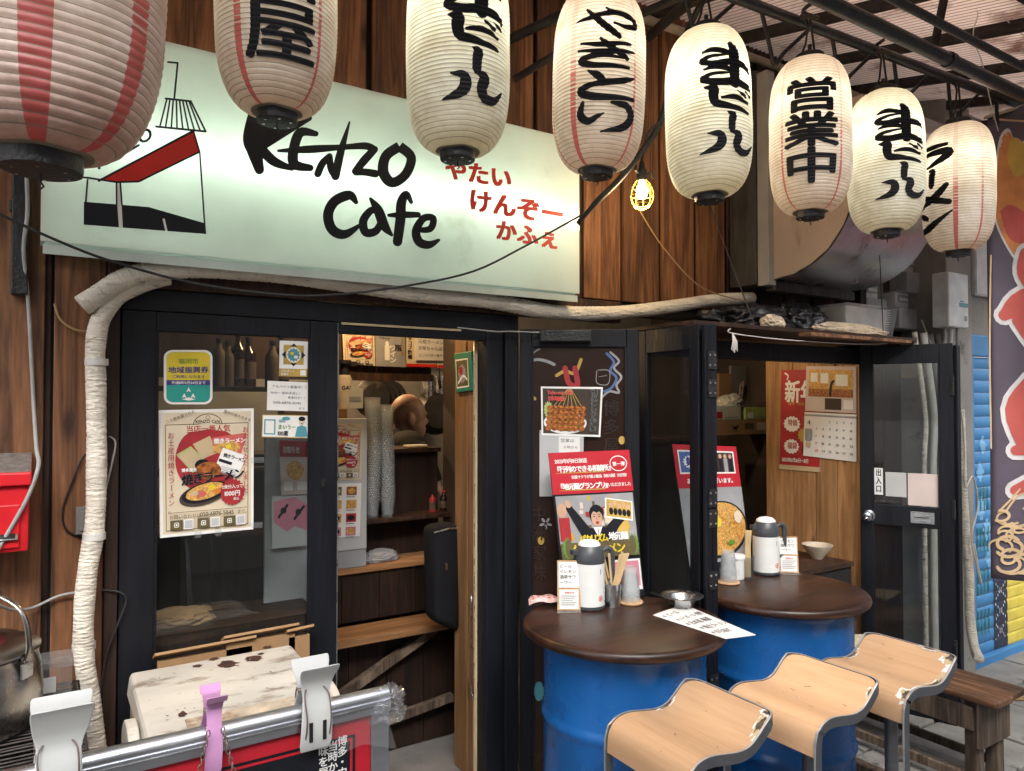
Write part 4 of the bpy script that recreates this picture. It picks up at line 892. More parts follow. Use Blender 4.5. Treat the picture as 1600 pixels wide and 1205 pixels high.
mb = MB(); mb.box(x0 + .02, x1 - .02, 2.4225, 2.4295, z0 + .012, z1 - .095, 'red_paint'); fl = mb.build('flap', MBx, bevel=.003)
c = PY(14, 838, 2.42); mb = MB(); mb.tube([(c.x - .06, 2.4215, c.z), (c.x + .02, 2.4215, c.z)], .014, 'steel', 12, sq=.2); mb.tube([(c.x - .055, 2.4185, c.z), (c.x + .014, 2.4185, c.z)], .009, 'mailbox_slot', 12, sq=.2); mb.build('handle', fl, smooth=True)
# ================================================================== DUCT
D = thing('exhaust_duct', 'large stained sheet metal exhaust elbow on the wall behind the lanterns', 'duct', (3.3, 2.4, 2.25))
DX0, DX1, DXR = 2.975, 3.03, 3.72
prof = [PX(x, y, DX1) for x, y in ((1207, 437), (1240, 428), (1268, 412), (1295, 388), (1318, 352), (1334, 312), (1345, 265), (1350, 210))]
yz = [(p.y, p.z) for p in prof]
back = [(yz[0][0], yz[-1][1] + .18)]; outl = yz + [(yz[-1][0], yz[-1][1] + .18)] + back
mb = MB(); mb.prism(outl, .004, 'duct_side', lambda y, z, d: V((DX1 - d, y, z))); mb.build('side_plate', D)
mb = MB(); k = smooth_path([V((y, z, 0)) for y, z in yz], 4); k.append(V((yz[-1][0], yz[-1][1] + .18, 0)))
vs = []
for q in k: vs += [(DX1 + .002, q.x, q.y), (DXR, q.x, q.y)]
mb.add(vs, [(2 * i, 2 * i + 1, 2 * i + 3, 2 * i + 2) for i in range(len(k) - 1)], 'duct_steel'); mb.build('curved_sheet', D, smooth=True, fix=False)
mb = MB(); mb.tube([(DX1, q.x, q.y - .002) for q in k], .0035, 'duct_box', 6); mb.build('seam', D)
mb = MB(); mb.prism(outl, .004, 'duct_side', lambda y, z, d: V((DXR + d, y, z))); mb.build('side_plate', D)
y1 = yz[0][0]
mb = MB(); mb.box(DX0, DXR + .06, y1 + .055, YW - .027, yz[0][1] - .02, 3.35, 'duct_box'); mb.build('wall_box', D, bevel=.004)
mb = MB(); mb.box(DX0 + .01, DX1 + .012, y1 - .012, y1 + .052, yz[0][1] - .03, 3.33, 'concrete'); mb.build('flange', D, bevel=.003)
mb = MB(); mb.box(DX1 + .014, DXR, y1 + .004, y1 + .05, yz[0][1] - .05, yz[0][1] - .006, 'duct_box'); mb.build('under_plate', D)

# ================================================================== METERS, HEATER, CONDUITS
def meter(label, px, py, w, h, Y=2.47):
    c = PY(px, py, Y); t = thing('electric_meter', label, 'meter', (c.x, Y, c.z - h), 'electricity meters on the wall past the duct')
    mb = MB(); mb.box(c.x - w / 2, c.x + w / 2, Y, 2.572, c.z - h * .45, c.z, 'clear_plastic'); mb.box(c.x - w * .42, c.x + w * .42, Y + .03, 2.571, c.z - h * .42, c.z - .008, 'meter_white'); mb.build('glass_cover', t, bevel=.004)
    mb = MB(); mb.box(c.x - w * .3, c.x + w * .3, Y + .022, Y + .029, c.z - h * .28, c.z - h * .1, 'ink_grey'); mb.box(c.x - w * .24, c.x + w * .24, Y + .018, Y + .0215, c.z - h * .25, c.z - h * .17, 'paper'); mb.build('dial', t)
    mb = MB(); mb.box(c.x - w * .58, c.x + w * .58, Y - .01, 2.57, c.z - h, c.z - h * .46, 'meter_grey'); mb.build('terminal_box', t, bevel=.006)
meter('clear fronted grey electric meter highest on the wall past the duct', 1427, 398, .16, .24)
meter('grey electric meter below the highest one, beside the corrugated conduit', 1417, 455, .17, .23, 2.45)
meter('grey electric meter half hidden behind the stacked trays', 1368, 440, .17, .22, 2.46)
a, b = PY(1482, 424, 2.20), PY(1514, 508, 2.20)
t = thing('water_heater', 'white gas water heater box with a teal label on the house corner', 'heater', ((a.x + b.x) / 2, 2.2, b.z - .02))
mb = MB(); mb.box(a.x, b.x, 2.20, 2.297, b.z - .02, a.z, 'meter_white'); mb.build('case', t, bevel=.008)
dr = Draw(); w_ = b.x - a.x; dr.rect(a.x + w_ * .50, b.z + .10, b.x - .01, b.z + .125, 'ink_teal'); dr.rect(a.x + w_ * .75, b.z + .02, b.x - .02, b.z + .05, 'ink_grey'); dr.rect(a.x + w_ * .55, b.z + .13, a.x + w_ * .75, b.z + .138, 'ink_teal'); dr.build('label_print', lambda x, z: (x, 2.1995, z), (0, -1, 0), t)
for i in range(3):
    q = a.x + w_ * (.15 + .3 * i); mb = MB(); mb.tube(smooth_path([(q, 2.24, b.z - .02), (q, 2.24, b.z - .08), (q + .02 * (i - 1), 2.25, b.z - .16)], 4), .009, ('cable_grey', 'cable_white', 'meter_grey')[i], 8); mb.build('pipe_stub', t, smooth=True)
mb = MB(); a = PY(1452, 330, 2.42); 
n_ = 90; mb.tube([(a.x, 2.42, 3.3 - 1.2 * i / n_) for i in range(n_ + 1)], [.020 if i % 2 else .0165 for i in range(n_ + 1)], 'steel', 10); mb.build('flexible_conduit', label='ribbed metal conduit beside the electric meters', cat='pipe', smooth=True)
for px, r, m, lab in ((1463, .024, 'meter_grey', 'smooth grey pipe between the ribbed conduit and the heater'), (1476, .016, 'concrete', 'thin beige pipe beside the heater box')):
    a = PY(px, 400, 2.40); mb = MB(); mb.tube([(a.x, 2.40, 3.4), (a.x, 2.40, 1.9), (a.x + .03, 2.40, .2)], r, m, 10); mb.tube([(a.x, 2.40, 2.6), (a.x, 2.40, 2.64)], r * 1.25, m, 10); mb.build('wall_pipe', label=lab, cat='pipe', smooth=True, auto=50)
a = PY(1518, 600, 2.24); mb = MB(); p, r = hose([PY(1500, 640, 2.26), PY(1503, 740, 2.25), PY(1508, 830, 2.24), PY(1514, 900, 2.22), PY(1515, 960, 2.20), PY(1522, 1010, 2.14), PY(1530, 1030, 2.05)], .026, 5)
mb.tube(p, r, 'hose_tape', 12); mb.build('wrapped_pipe', label='old beige wrapped pipe running down the grey house corner', cat='pipe', smooth=True)
cable('hanging_cable', 'white cable looping down beside the blue shutter', [PY(1502, 640, 2.2), PY(1507, 700, 2.2), PY(1508, 760, 2.18), PY(1520, 745, 2.2), PY(1528, 790, 2.2), PY(1518, 840, 2.2), PY(1528, 890, 2.18), PY(1533, 910, 2.2), PY(1522, 850, 2.2)], .005, 'cable_white')
cable('hanging_cable', 'thin white cable hanging over the folding door top', [PY(1440, 500, 2.4), PY(1452, 530, 2.35), PY(1462, 560, 2.3), PY(1475, 545, 2.3), PY(1480, 520, 2.3)], .005, 'cable_white')
cable('hanging_wire', 'bare wire hanging from the awning past the last lantern', [(4.18, 1.40, 3.06), PY(1548, 10, 1.5), PY(1527, 30, 1.55), PY(1521, 60, 1.6), PY(1535, 100, 1.65), PY(1548, 160, 1.7), PY(1560, 205, 1.75)], .0022, 'cable_white')
for i, (px, r) in enumerate(((1442, .014), (1456, .020), (1468, .012), (1478, .017))):   # plumbing seen through the glass door
    a = PY(px, 700, 2.32); mb = MB(); mb.tube(smooth_path([(a.x - .04, 2.34, 2.1), (a.x + .03, 2.32, 1.6), (a.x - .03, 2.30, 1.25), (a.x + .01, 2.32, .03)], 5), r, ('hose_tape', 'cable_white', 'meter_grey', 'concrete')[i], 9)
    mb.build('wall_pipe', label=('crooked cream pipe seen through the glazed door', 'white pipe seen through the glazed door', 'grey pipe seen through the glazed door', 'beige pipe seen through the glazed door by its hinge')[i], cat='pipe', smooth=True)
a = PY(1446, 575, 2.42); mb = MB(); mb.box(a.x - .04, a.x + .05, 2.40, 2.55, a.z - .06, a.z + .12, 'paper_tan'); mb.box(a.x - .02, a.x + .03, 2.39, 2.399, a.z - .05, a.z + .08, 'cable_white'); mb.build('pipe_cover', label='cream pipe cover box behind the glazed door', cat='box', bevel=.006)
mb = MB(); a = PY(1534, 395, 2.34); mb.box(a.x - .10, a.x + .14, 2.335, 2.358, a.z - .28, a.z + .3, 'meter_white'); mb.box(a.x - .09, a.x + .13, 2.330, 2.3345, a.z - .27, a.z + .29, 'meter_white'); mb.build('wall_panel', label='white access panel above the blue shutter', cat='panel', bevel=.004)

# ================================================================== THINGS ON THE HATCH SHELF
from mathutils import noise as NZ
def crumple(name, label, cat, px, d, r, seed, m, sq=(1, 1, .5), n=40, amp=.35, parent=None, sub_=5):
    bm = bmesh.new(); bmesh.ops.create_icosphere(bm, subdivisions=sub_, radius=1); o = V((seed * 3.7, seed * 1.3, seed * 2.1))
    for v in bm.verts:
        p = v.co.copy(); a = NZ.noise(p * 1.6 + o); b = 1 - abs(NZ.noise(p * 3.1 + o * 2)) * 2.2; c = 1 - abs(NZ.noise(V((p.x * 5, p.y * 9, p.z * 7)) + o)) * 2.2; e = 1 - abs(NZ.noise(p * 15 + o)) * 2
        k = 1 + amp * (.55 * a + .45 * (b - .5) + .22 * (c - .5) + .07 * e)
        v.co = V((p.x * sq[0], p.y * sq[1], p.z * sq[2])) * r * k
        if v.co.z < -.42 * r * sq[2]: v.co.z = -.42 * r * sq[2] + .05 * r * sq[2] * max(0, e) * (1 if abs(p.z) < .8 else 0)
    mb = MB(); bm.verts.index_update(); zmin = min(v.co.z for v in bm.verts)
    mb.add([V(px) + v.co - V((0, 0, zmin)) for v in bm.verts], [tuple(v.index for v in f.verts) for f in bm.faces], m); bm.free()
    return mb.build(name, parent, smooth=True, label=label, cat=cat)
SH = 2.031
crumple('plastic_bag', 'crumpled black plastic bag lying on the shelf over the hatch', 'bag', (2.86, 2.38, SH), 0, .15, 3, 'bag_black', (1.7, 1.0, .62), amp=.5)
crumple('plastic_bag', 'rounded black plastic bag next to the stacked trays on the hatch shelf', 'bag', (3.19, 2.34, SH), 0, .125, 9, 'bag_black', (1.2, 1.0, .85), amp=.45)
crumple('rag', 'beige rag draped on the hatch shelf below the trays', 'rag', (3.38, 2.150, SH), 0, .085, 5, 'rag', (3.2, .35, .42), amp=.4)
crumple('rag', 'small tan rag lump at the front of the hatch shelf', 'rag', (2.78, 2.16, SH), 0, .055, 6, 'rag', (1.3, .7, .7), amp=.4)
t = thing('tray_stack', 'stack of white foam trays wrapped in film on the hatch shelf', 'trays', (3.5, 2.42, SH))
x0, x1 = 3.42, 3.80
for k in range(12):
    z = SH + .004 + k * .0125; w = .002 * k; mb = MB(); j = random.uniform(-.004, .004)
    mb.hexa([(x0 + .02 + j, 2.23, z), (x1 - .02 + j, 2.23, z), (x1 - .02 + j, 2.43, z), (x0 + .02 + j, 2.43, z), (x0 - w + j, 2.21, z + .010), (x1 + w + j, 2.21, z + .010), (x1 + w + j, 2.45, z + .010), (x0 - w + j, 2.45, z + .010)], 'foam'); mb.build('tray', t)
mb = MB(); mb.hexa([(x0 - .012, 2.205, SH + .002), (x1 + .012, 2.205, SH + .002), (x1 + .012, 2.46, SH + .002), (x0 - .012, 2.46, SH + .002), (x0 - .034, 2.185, SH + .162), (x1 + .034, 2.185, SH + .162), (x1 + .034, 2.475, SH + .162), (x0 - .034, 2.475, SH + .162)], 'film'); mb.build('film_wrap', t)
cable('thin_cord', 'white string tied under the hatch shelf with a hanging knot', [(2.45, 2.118, 2.005), (2.455, 2.110, 1.985), (2.8, 2.10, 1.972), (3.3, 2.10, 1.975), (3.6, 2.11, 1.99)], .0022, 'cable_white')
mb = MB()
for k in range(5): mb.tube([(2.452, 2.108, 1.985), (2.445 + k * .006, 2.10, 1.95), (2.435 + k * .009, 2.10, 1.915 - .006 * (k % 3))], .0022, 'cable_white', 5)
mb.build('string_tassel', label='frayed white string end dangling from the hatch shelf', cat='string')
for i, (a, b) in enumerate((((2.62, 2.13, SH), (2.585, 2.36, 2.62)), ((3.62, 2.14, SH), (3.35, 2.0, 2.55)))):
    cable('thin_cord', ('greenish cord stretched from the hatch shelf up to the duct flange', 'dark cord stretched from the hatch shelf up past the duct')[i], [a, tuple((V(a) + V(b)) / 2), b], .0025, ('cable_black', 'cable_black')[i])

# ================================================================== BANNER
BN = thing('hanging_banner', 'purple cloth banner with red lettering, flames and noodles beside the shutter', 'banner', (4.2, 1.6, .8))
bx = lambda s: V((4.10 + .055 * s, 1.86 - .62 * s, 0))
def bpt(s, z, lift=0):
    q = bx(s); f = .018 * math.sin(s * 11 + z * 1.2) + .012 * math.sin(z * 3.1 + s * 3) ; nrm = V((-.62, -.055, 0)).normalized() * -1
    nrm = V((-1, -.09, 0)).normalized()
    return q + nrm * (f + lift) + V((0, 0, z + .03 * s))
zb_, zt_ = .80, 3.17
mb = MB(); nx, ny = 26, 48; vs = [bpt(i / nx * 1.3, zb_ + (zt_ - zb_) * j / ny) for j in range(ny + 1) for i in range(nx + 1)]
mb.add(vs, [(j * (nx + 1) + i, j * (nx + 1) + i + 1, (j + 1) * (nx + 1) + i + 1, (j + 1) * (nx + 1) + i) for j in range(ny) for i in range(nx)], 'banner')
o = mb.build('cloth', BN, smooth=True, fix=False); sm = o.modifiers.new('thick', 'SOLIDIFY'); sm.thickness = .0012; sm.offset = 0
def bpx(x, y):                                # photo pixel -> banner coordinates (s, z)
    v = ray(x, y); n = V((.62, .055, 0)); p0 = bx(0); tt = (p0 - _O).dot(n) / v.dot(n); p = _O + v * tt; s = (1.86 - p.y) / .62; return s, p.z - .03 * s
def bfill(pts, m, out=None, grow=0):
    cx_, cy_ = sum(p[0] for p in pts) / len(pts), sum(p[1] for p in pts) / len(pts)
    pp = [(cx_ + (x - cx_) * (1 + grow), cy_ + (y - cy_) * (1 + grow)) for x, y in pts]
    q = smooth_path([V((x, y, 0)) for x, y in pp + [pp[0]]], 5)[:-1]
    dr.poly([(a.x, a.y) for a in q], m)
dr = Draw()
flame = [(1556, 300), (1560, 225), (1575, 205), (1590, 230), (1620, 210), (1660, 230), (1660, 400), (1640, 430), (1600, 415), (1575, 385), (1556, 340)]
bfill(flame, 'banner_white', grow=.055); bfill(flame, 'banner_orange')
bfill([(1570, 245), (1580, 215), (1600, 225), (1610, 260), (1585, 275)], 'banner_yellow'); bfill([(1562, 330), (1580, 320), (1620, 350), (1600, 380), (1575, 370)], 'banner_red')
BRS = (([(1570, 492), (1600, 474), (1670, 462)], [18, 44, 46]), ([(1592, 500), (1625, 535), (1670, 565)], [22, 34, 40]), ([(1604, 398), (1602, 425), (1612, 448)], [22, 26, 18]), ([(1606, 596), (1590, 640), (1600, 700)], [18, 40, 22]), ([(1592, 634), (1625, 622), (1670, 612)], [24, 30, 36]), ([(1586, 704), (1620, 698), (1670, 690)], [16, 26, 30]), ([(1586, 766), (1620, 756), (1670, 744)], [16, 30, 34]))
for p, w in BRS: dr.stroke(p, [q + 15 for q in w], 'banner_white', k=4)
for p, w in BRS: dr.stroke(p, w, 'banner_red', k=4)
def bl(pts, w=4.2, m='banner_cream'): dr.stroke(pts, w, m, k=4)
rn = random.Random(4)
bl([(1572, 800), (1590, 775), (1610, 770)], 3); bl([(1562, 800), (1580, 780), (1592, 765)], 3)
for k in range(16):
    x0, y0 = 1560 + rn.uniform(0, 60), 800 + rn.uniform(0, 90); r_ = rn.uniform(9, 22); a = rn.uniform(0, 6)
    bl([(x0 + r_ * math.cos(a + q * .55), y0 + r_ * .7 * math.sin(a + q * .55)) for q in range(8)], rn.uniform(3, 5))
bl([(1552, 185), (1600, 190), (1660, 196)], 3); bl([(1551, 400), (1549, 560), (1551, 700)], 2.5)
mb = MB()
for i, (vs, fs, m) in enumerate(dr.it):
    bm = bmesh.new(); bv = [bm.verts.new((x, y, 0)) for x, y in vs]
    for f in fs:
        try: bm.faces.new([bv[q] for q in f])
        except ValueError: pass
    for ax in (0, 1):
        lo_, hi_ = min(v[ax] for v in vs), max(v[ax] for v in vs); k = math.ceil(lo_ / 9)
        while k * 9 < hi_:
            bmesh.ops.bisect_plane(bm, geom=bm.verts[:] + bm.edges[:] + bm.faces[:], plane_co=(k * 9 if ax == 0 else 0, k * 9 if ax else 0, 0), plane_no=(1 - ax, ax, 0)); k += 1
    bm.verts.index_update(); pts = []
    for v in bm.verts:
        s_, z_ = bpx(v.co.x, v.co.y); pts.append(bpt(max(-.01, s_), max(zb_ + .003, z_), .0016 + .0003 * i))
    mb.add(pts, [tuple(v.index for v in f.verts) for f in bm.faces], m); bm.free()
mb.build('print', BN, fix=False)
mb = MB(); mb.tube([bpt(-.02, zt_), bpt(.65, zt_), bpt(1.32, zt_)], .009, 'bamboo', 8); mb.tube([bpt(0, zt_), V((4.1, 1.8, 3.22))], .002, 'cable_white', 5); mb.build('pole', BN)

# ================================================================== DRUM TABLES
T1, T2, TZ = V((1.770, 2.025, 0)), V((2.624, 2.017, 0)), .915
def drum_table(label, c, r, seed):
    t = thing('drum_table', label, 'table', (c.x, c.y, 0), 'oil drum tables by the doors')
    pr = [(.0, .03), (.27, .03), (.290, .034), (.293, .045), (.290, .06), (.287, .10)]
    for zc in (.31, .60):
        pr += [(.287, zc - .030), (.290, zc - .018), (.2955, zc - .006), (.2955, zc + .006), (.290, zc + .018), (.287, zc + .030)]
    pr += [(.287, .80), (.290, .845), (.294, .855), (.294, .868), (.29, .875), (0, .875)]
    mb = MB(); mb.lathe(pr, 'drum_blue', 96); dn = V((seed * 5.1, seed * 2.3, 1.0))
    def dent(p): v = V(p); r_ = math.hypot(v.x, v.y); k = (NZ.noise(V((v.x * 5, v.y * 5, v.z * 5)) + dn) * .0032 - max(0, NZ.noise(V((v.x * 9, v.y * 9, v.z * 8)) + dn * 2) - .32) * .02) if r_ > .2 and .1 < v.z < .83 else 0; return (v.x * (1 + k / max(r_, .1)), v.y * (1 + k / max(r_, .1)), v.z)
    zs_ = [.10 + .0125 * i for i in range(60)]; mb.v = [dent(p) for p in mb.v]; dm = mb.build('drum', t, smooth=True, local=True, auto=50)
    d = Draw(); rs = random.Random(seed + 40)
    for k in range(70):
        a, z = rs.uniform(-math.pi, math.pi), rs.choice([rs.uniform(.08, .84), rs.uniform(.595, .61), rs.uniform(.05, .2), rs.uniform(.70, .86)]); b = rs.uniform(-.6, .6) if rs.random() < .7 else rs.uniform(1, 2); L_ = rs.uniform(.004, .035)
        d.stroke([(a * .29, z), (a * .29 + L_ * math.cos(b), z + L_ * math.sin(b))], [rs.uniform(.0006, .0022), rs.uniform(.0003, .001)], rs.choice(['scuff', 'scuff', 'rust', 'drum_dark']), k=2, smooth=False)
    sm_ = MB()
    def rr(z):
        for (r0, z0), (r1, z1) in zip(pr[1:], pr[2:]):
            if z0 <= z <= z1 and z1 > z0: return r0 + (r1 - r0) * (z - z0) / (z1 - z0)
        return .29
    for i, (vs, fs, m) in enumerate(d.it): sm_.add([dent(((rr(y) + .0022) * math.cos(x / .29), (rr(y) + .0022) * math.sin(x / .29), y)) for x, y in vs], fs, m)
    sm_.build('scratch', dm, local=True, fix=False, kind='stuff')
    rt = r; top = [(0, .8755), (rt - .03, .8755), (rt - .010, .879), (rt - .002, .886), (rt, .895), (rt - .002, .905), (rt - .008, .912), (rt - .02, .9145), (0, .915)]
    mb = MB(); mb.lathe(top, 'table_wood', 96); o = mb.build('table_top', t, smooth=True, local=True, auto=50)
    return t
drum_table('blue drum table with round dark top holding the ashtray and menu sheet', T1, .362, 1)
drum_table('blue drum table with round dark top holding a white jar', T2, .352, 2)
def on(x, y, z=TZ): return PZ(x, y, z)
def thermos(label, c, rz):
    t = thing('thermos_jug', label, 'thermos', c, 'white thermos jugs on the drum tables', rz)
    mb = MB(); mb.lathe([(0, 0), (.056, 0), (.0595, .004), (.0595, .014)], 'dark_plastic', 40); mb.build('base_ring', t, smooth=True, local=True, auto=40)
    mb = MB(); mb.lathe([(.0585, .0145), (.0585, .165), (.0582, .172)], 'white_plastic', 40); mb.build('body', t, smooth=True, local=True)
    mb = MB(); mb.lathe([(.0585, .1725), (.0595, .175), (.0585, .180), (.0595, .184), (.0585, .189), (.0585, .200), (.052, .220), (.043, .236)], 'dark_plastic', 40); mb.box(-.075, -.045, -.014, .014, .205, .222, 'dark_plastic'); mb.build('collar', t, smooth=True, local=True, auto=40)
    mb = MB(); mb.lathe([(.043, .2365), (.041, .244), (.030, .253), (.014, .257), (0, .258)], 'white_plastic', 32); mb.build('lid', t, smooth=True, local=True)
    mb = MB(); mb.tube(smooth_path([(.050, 0, .205), (.075, 0, .218), (.094, 0, .205), (.096, 0, .150), (.094, 0, .105), (.080, 0, .082), (.060, 0, .074)], 6), .0095, 'dark_plastic', 10, sq=1.25); mb.build('handle', t, smooth=True, local=True)
    d = Draw(); d.ell(0, .045, .011, .011, 'ink_red', 16); d.ell(0, .045, .008, .008, 'white_plastic', 16); d.rect(-.004, .040, .004, .050, 'ink_red'); d.rect(.022, .030, .028, .034, 'ink')
    d.rect(-.004, .135, .000, .155, 'ink_grey')
    d.build('emblem', lambda x, y: V((.0587 * math.sin(x / .0587 + .5), -.0587 * math.cos(x / .0587 + .5), y)), (0, 0, 0), t, eps=0, local=True) if False else None
    mb = MB()
    for i, (vs, fs, m) in enumerate(d.it): mb.add([((.0588 + .0002 * i) * math.sin(x / .0587 + .35), -(.0588 + .0002 * i) * math.cos(x / .0587 + .35), y) for x, y in vs], fs, m)
    mb.build('emblem', t, local=True, fix=False)
    return t
thermos('white thermos jug with black collar on the table with the ashtray', on(921, 949), R(-12))
thermos('white thermos jug with black collar on the table before the hatch', on(1197, 896), R(-18))
def chopsticks(label, c, n, seed, holder='steel', h=.085, L=.205, lean=.32):
    t = thing('chopstick_holder', label, 'chopsticks', c, 'chopstick holders on the drum tables')
    mb = MB(); mb.lathe([(0, 0), (.030, 0), (.034, h), (.0325, h), (.0285, .004), (0, .004)], holder, 24); mb.build('holder', t, smooth=True, local=True, auto=40)
    rn = random.Random(seed)
    for k in range(n):
        a = rn.uniform(0, 6.28); r0 = rn.uniform(0, .014); b = V((r0 * math.cos(a), r0 * math.sin(a), .006)); q = (_R * (rn.uniform(-.25, .75) * lean) + V((0, 0, 1)) + V((rn.uniform(-.2, .2), rn.uniform(-.2, .2), 0)) * lean).normalized()
        rim = b + q * (h / q.z); l = math.hypot(rim.x, rim.y)
        if l > .028: b -= V((rim.x, rim.y, 0)) * ((l - .028) / l)
        mb = MB(); u = q.orthogonal().normalized(); w = q.cross(u); e = b + q * (L * rn.uniform(.94, 1.0)); s = .0042
        mb.hexa([b + u * s * .7 + w * s * .7, b - u * s * .7 + w * s * .7, b - u * s * .7 - w * s * .7, b + u * s * .7 - w * s * .7, e + u * s * 1.2 + w * s, e - u * s * 1.2 + w * s, e - u * s * 1.2 - w * s, e + u * s * 1.2 - w * s], 'bamboo_stick'); mb.build('chopstick', t, local=True)
    return t
chopsticks('splayed wooden chopsticks in a dark steel tumbler beside the award poster', on(957, 946), 11, 2, lean=.62)
chopsticks('upright bundle of wooden chopsticks in a glass beside the white jar', on(1167, 903), 16, 3, 'tumbler', .095, .205, .10)
def cups(label, c, n=7):
    t = thing('cup_stack', label, 'cups', c, 'upturned plastic cup stacks on coasters')
    for k in range(n):
        z = .012 + k * .0075; mb = MB(); mb.lathe([(.037, z), (.0365, z + .006), (.034, z + .008), (.026, z + .085), (0, z + .086)], 'cup_plastic', 28); mb.build('cup', t, smooth=True, local=True, auto=40)
    return t
def coaster(label, c):
    mb = MB(); mb.lathe([(0, 0), (.047, 0), (.0495, .004), (.047, .009), (0, .009)], 'cork', 32, c=c); return mb.build('coaster', label=label, cat='coaster', group='round cork coasters', smooth=True, auto=40)
c = on(985, 942); coaster('round cork coaster under the cups near the award poster', c); cups('upturned clear plastic cups stacked beside the award poster', c + V((0, 0, -.002)))
c = on(1138, 911); coaster('round cork coaster under the cups beside the white jar', c); cups('upturned clear plastic cups stacked beside the white jar', c + V((0, 0, -.002)))
c = on(1152, 904); t = thing('white_jar', 'white lidded plastic jar between the cups and chopsticks', 'jar', c)
mb = MB(); mb.lathe([(0, 0), (.029, 0), (.030, .004), (.031, .085), (0, .085)], 'white_plastic', 28); mb.build('body', t, smooth=True, local=True, auto=40)
mb = MB(); mb.lathe([(.0335, .086), (.034, .088), (.034, .102), (.031, .106), (0, .106)], 'white_plastic', 28); mb.build('lid', t, smooth=True, local=True, auto=40)
def menu_stand(label, c, rz, hgt=.185):
    t = thing('menu_stand', label, 'menu stand', c, 'acrylic menu stands on the drum tables', rz)
    mb = MB(); mb.box(-.045, .045, -.028, .028, 0, .003, 'clear_plastic'); mb.build('foot', t, local=True)
    M_ = Matrix.Rotation(R(-8), 4, 'X'); mb = MB(); mb.box(-.043, .043, -.0015, .0015, .003, hgt, 'cork', M_); mb.build('back_plate', t, local=True)
    mb = MB(); mb.box(-.038, .038, -.0032, -.002, .085, hgt - .006, 'paper', M_); mb.box(-.036, .036, -.0032, -.002, .008, .078, 'paper', M_); mb.build('card', t, local=True)
    d = Draw(); rn = random.Random(int(c.x * 100))
    for k in range(4): d.text('ビールハイレモン酒茶サワーウーロン'[k * 4:k * 4 + rn.randint(3, 4)] if True else '', -.034, .158 - k * .0195, .0155, 'ink', w=.01)
    d.text('お知らせ', -.016, .064, .009, 'ink_red', w=.02)
    for k in range(5): d.rect(-.03, .055 - k * .008, .03 - (k % 3) * .008, .057 - k * .008, 'ink_grey')
    mb = d.mesh(MB(), lambda x, y: M_ @ V((x, -.0034, y)), (0, -1, 0), .00012); mb.build('lettering', t, local=True, fix=False)
menu_stand('handwritten menu card stand leaning beside the red checked towel', on(889, 955), R(-34))
menu_stand('handwritten menu card stand by the jug handle on the hatch table', on(1233, 896), R(-38), .165)
# towel, ashtray, menu sheet
c = on(851, 945); t = thing('hand_towel', 'folded red and white checked towel on the drum table edge', 'towel', c, rz=R(-30))
mb = MB(); N = 12
vs, top = [], []
for j in range(7):
    for i in range(N + 1):
        x, y = -.062 + .124 * i / N, -.030 + .060 * j / 6; z = .034 * max(0, 1 - (abs(x) / .068) ** 6) * max(0, 1 - (abs(y) / .034) ** 6) + .003 * math.sin(x * 90) * math.sin(y * 70); vs.append((x, y, max(0, z)))
mb.add(vs, [(j * (N + 1) + i, j * (N + 1) + i + 1, (j + 1) * (N + 1) + i + 1, (j + 1) * (N + 1) + i) for j in range(6) for i in range(N)], 'cloth_red')
for k in range(len(mb.f)):
    i = k % N
    if i % 2 and (k // N) % 2: mb.m[k] = mb.mi('cloth_stripe')
mb.build('cloth', t, smooth=True, local=True)
c = on(1066, 949); t = thing('ashtray', 'shallow steel ashtray with a wide rim on the menu sheet', 'ashtray', c + V((0, 0, .003)))
mb = MB(); mb.lathe([(0, .002), (.036, .002), (.043, .012), (.049, .036), (.055, .041), (.078, .044), (.080, .0425), (.078, .041), (.053, .036), (.041, .004), (.034, .0), (0, 0)], 'steel', 40); mb.build('bowl', t, smooth=True, local=True, auto=50)
mb = MB(); mb.lathe([(0, .0035), (.029, .0035), (.030, .006), (0, .007)], 'dust', 20); mb.build('ash', t, local=True)
px_ = [(1068, 944), (1181, 992), (1134, 998), (1020, 961)]
tl, tr, br, bl = [on(*p, TZ + .0035) for p in px_]
sh = Sheet(bl, tl, tr, br); sh = Sheet(tl, tr, br, bl) if sh.n.z < 0 else sh
dr = Draw()
for i, s in enumerate(('※ ビール', '※ ハイボール 焼酎', '※ 日本酒 梅酒', '※ 焼きラーメン', '※ からあげ')):
    dr.text(s, 8 + (i % 2) * 5, 84 - i * 17, 12 if i != 1 else 10, 'ink', w=.012)
paper_thing('menu_sheet', 'handwritten laminated menu sheet jutting over the drum table edge', 'menu', sh, 'paper', dr, 100, 100, thick=.0015)
# boards standing on the tables
def board(name, label, cn, draw, W, H, m):
    sh = Sheet(*cn); return paper_thing(name, label, 'poster board', sh, m, draw, W, H, thick=.006)
d = Draw(); W, H = 100, 165
d.rect(0, 118, W, H, 'poster_red'); d.rect(0, 0, W, 118, 'ink')
d.text('2023年1月8日放送', 6, 153, 5.6, 'ink_white', w=.03, sp=.92); d.text('『行列のできる相談所』', 4, 143, 7.6, 'ink_white', w=.045, sp=.88)
d.text('安藤サクラが選ぶ最強【地元麺】決定戦！', 24, 135, 4.2, 'ink_white', w=.02, sp=.9); d.text('『地元麺グランプリ』', 6, 123.5, 7.6, 'ink_white', w=.05, sp=.86); d.text('をいただきました', 64, 124.5, 4.8, 'ink_white', w=.02, sp=.86)
d.stroke([(6, 141.5), (66, 141.5)], [.5, 1.4], 'ink_gold', smooth=False); d.stroke([(8, 122), (64, 122)], [.5, 1.4], 'ink_gold', smooth=False)
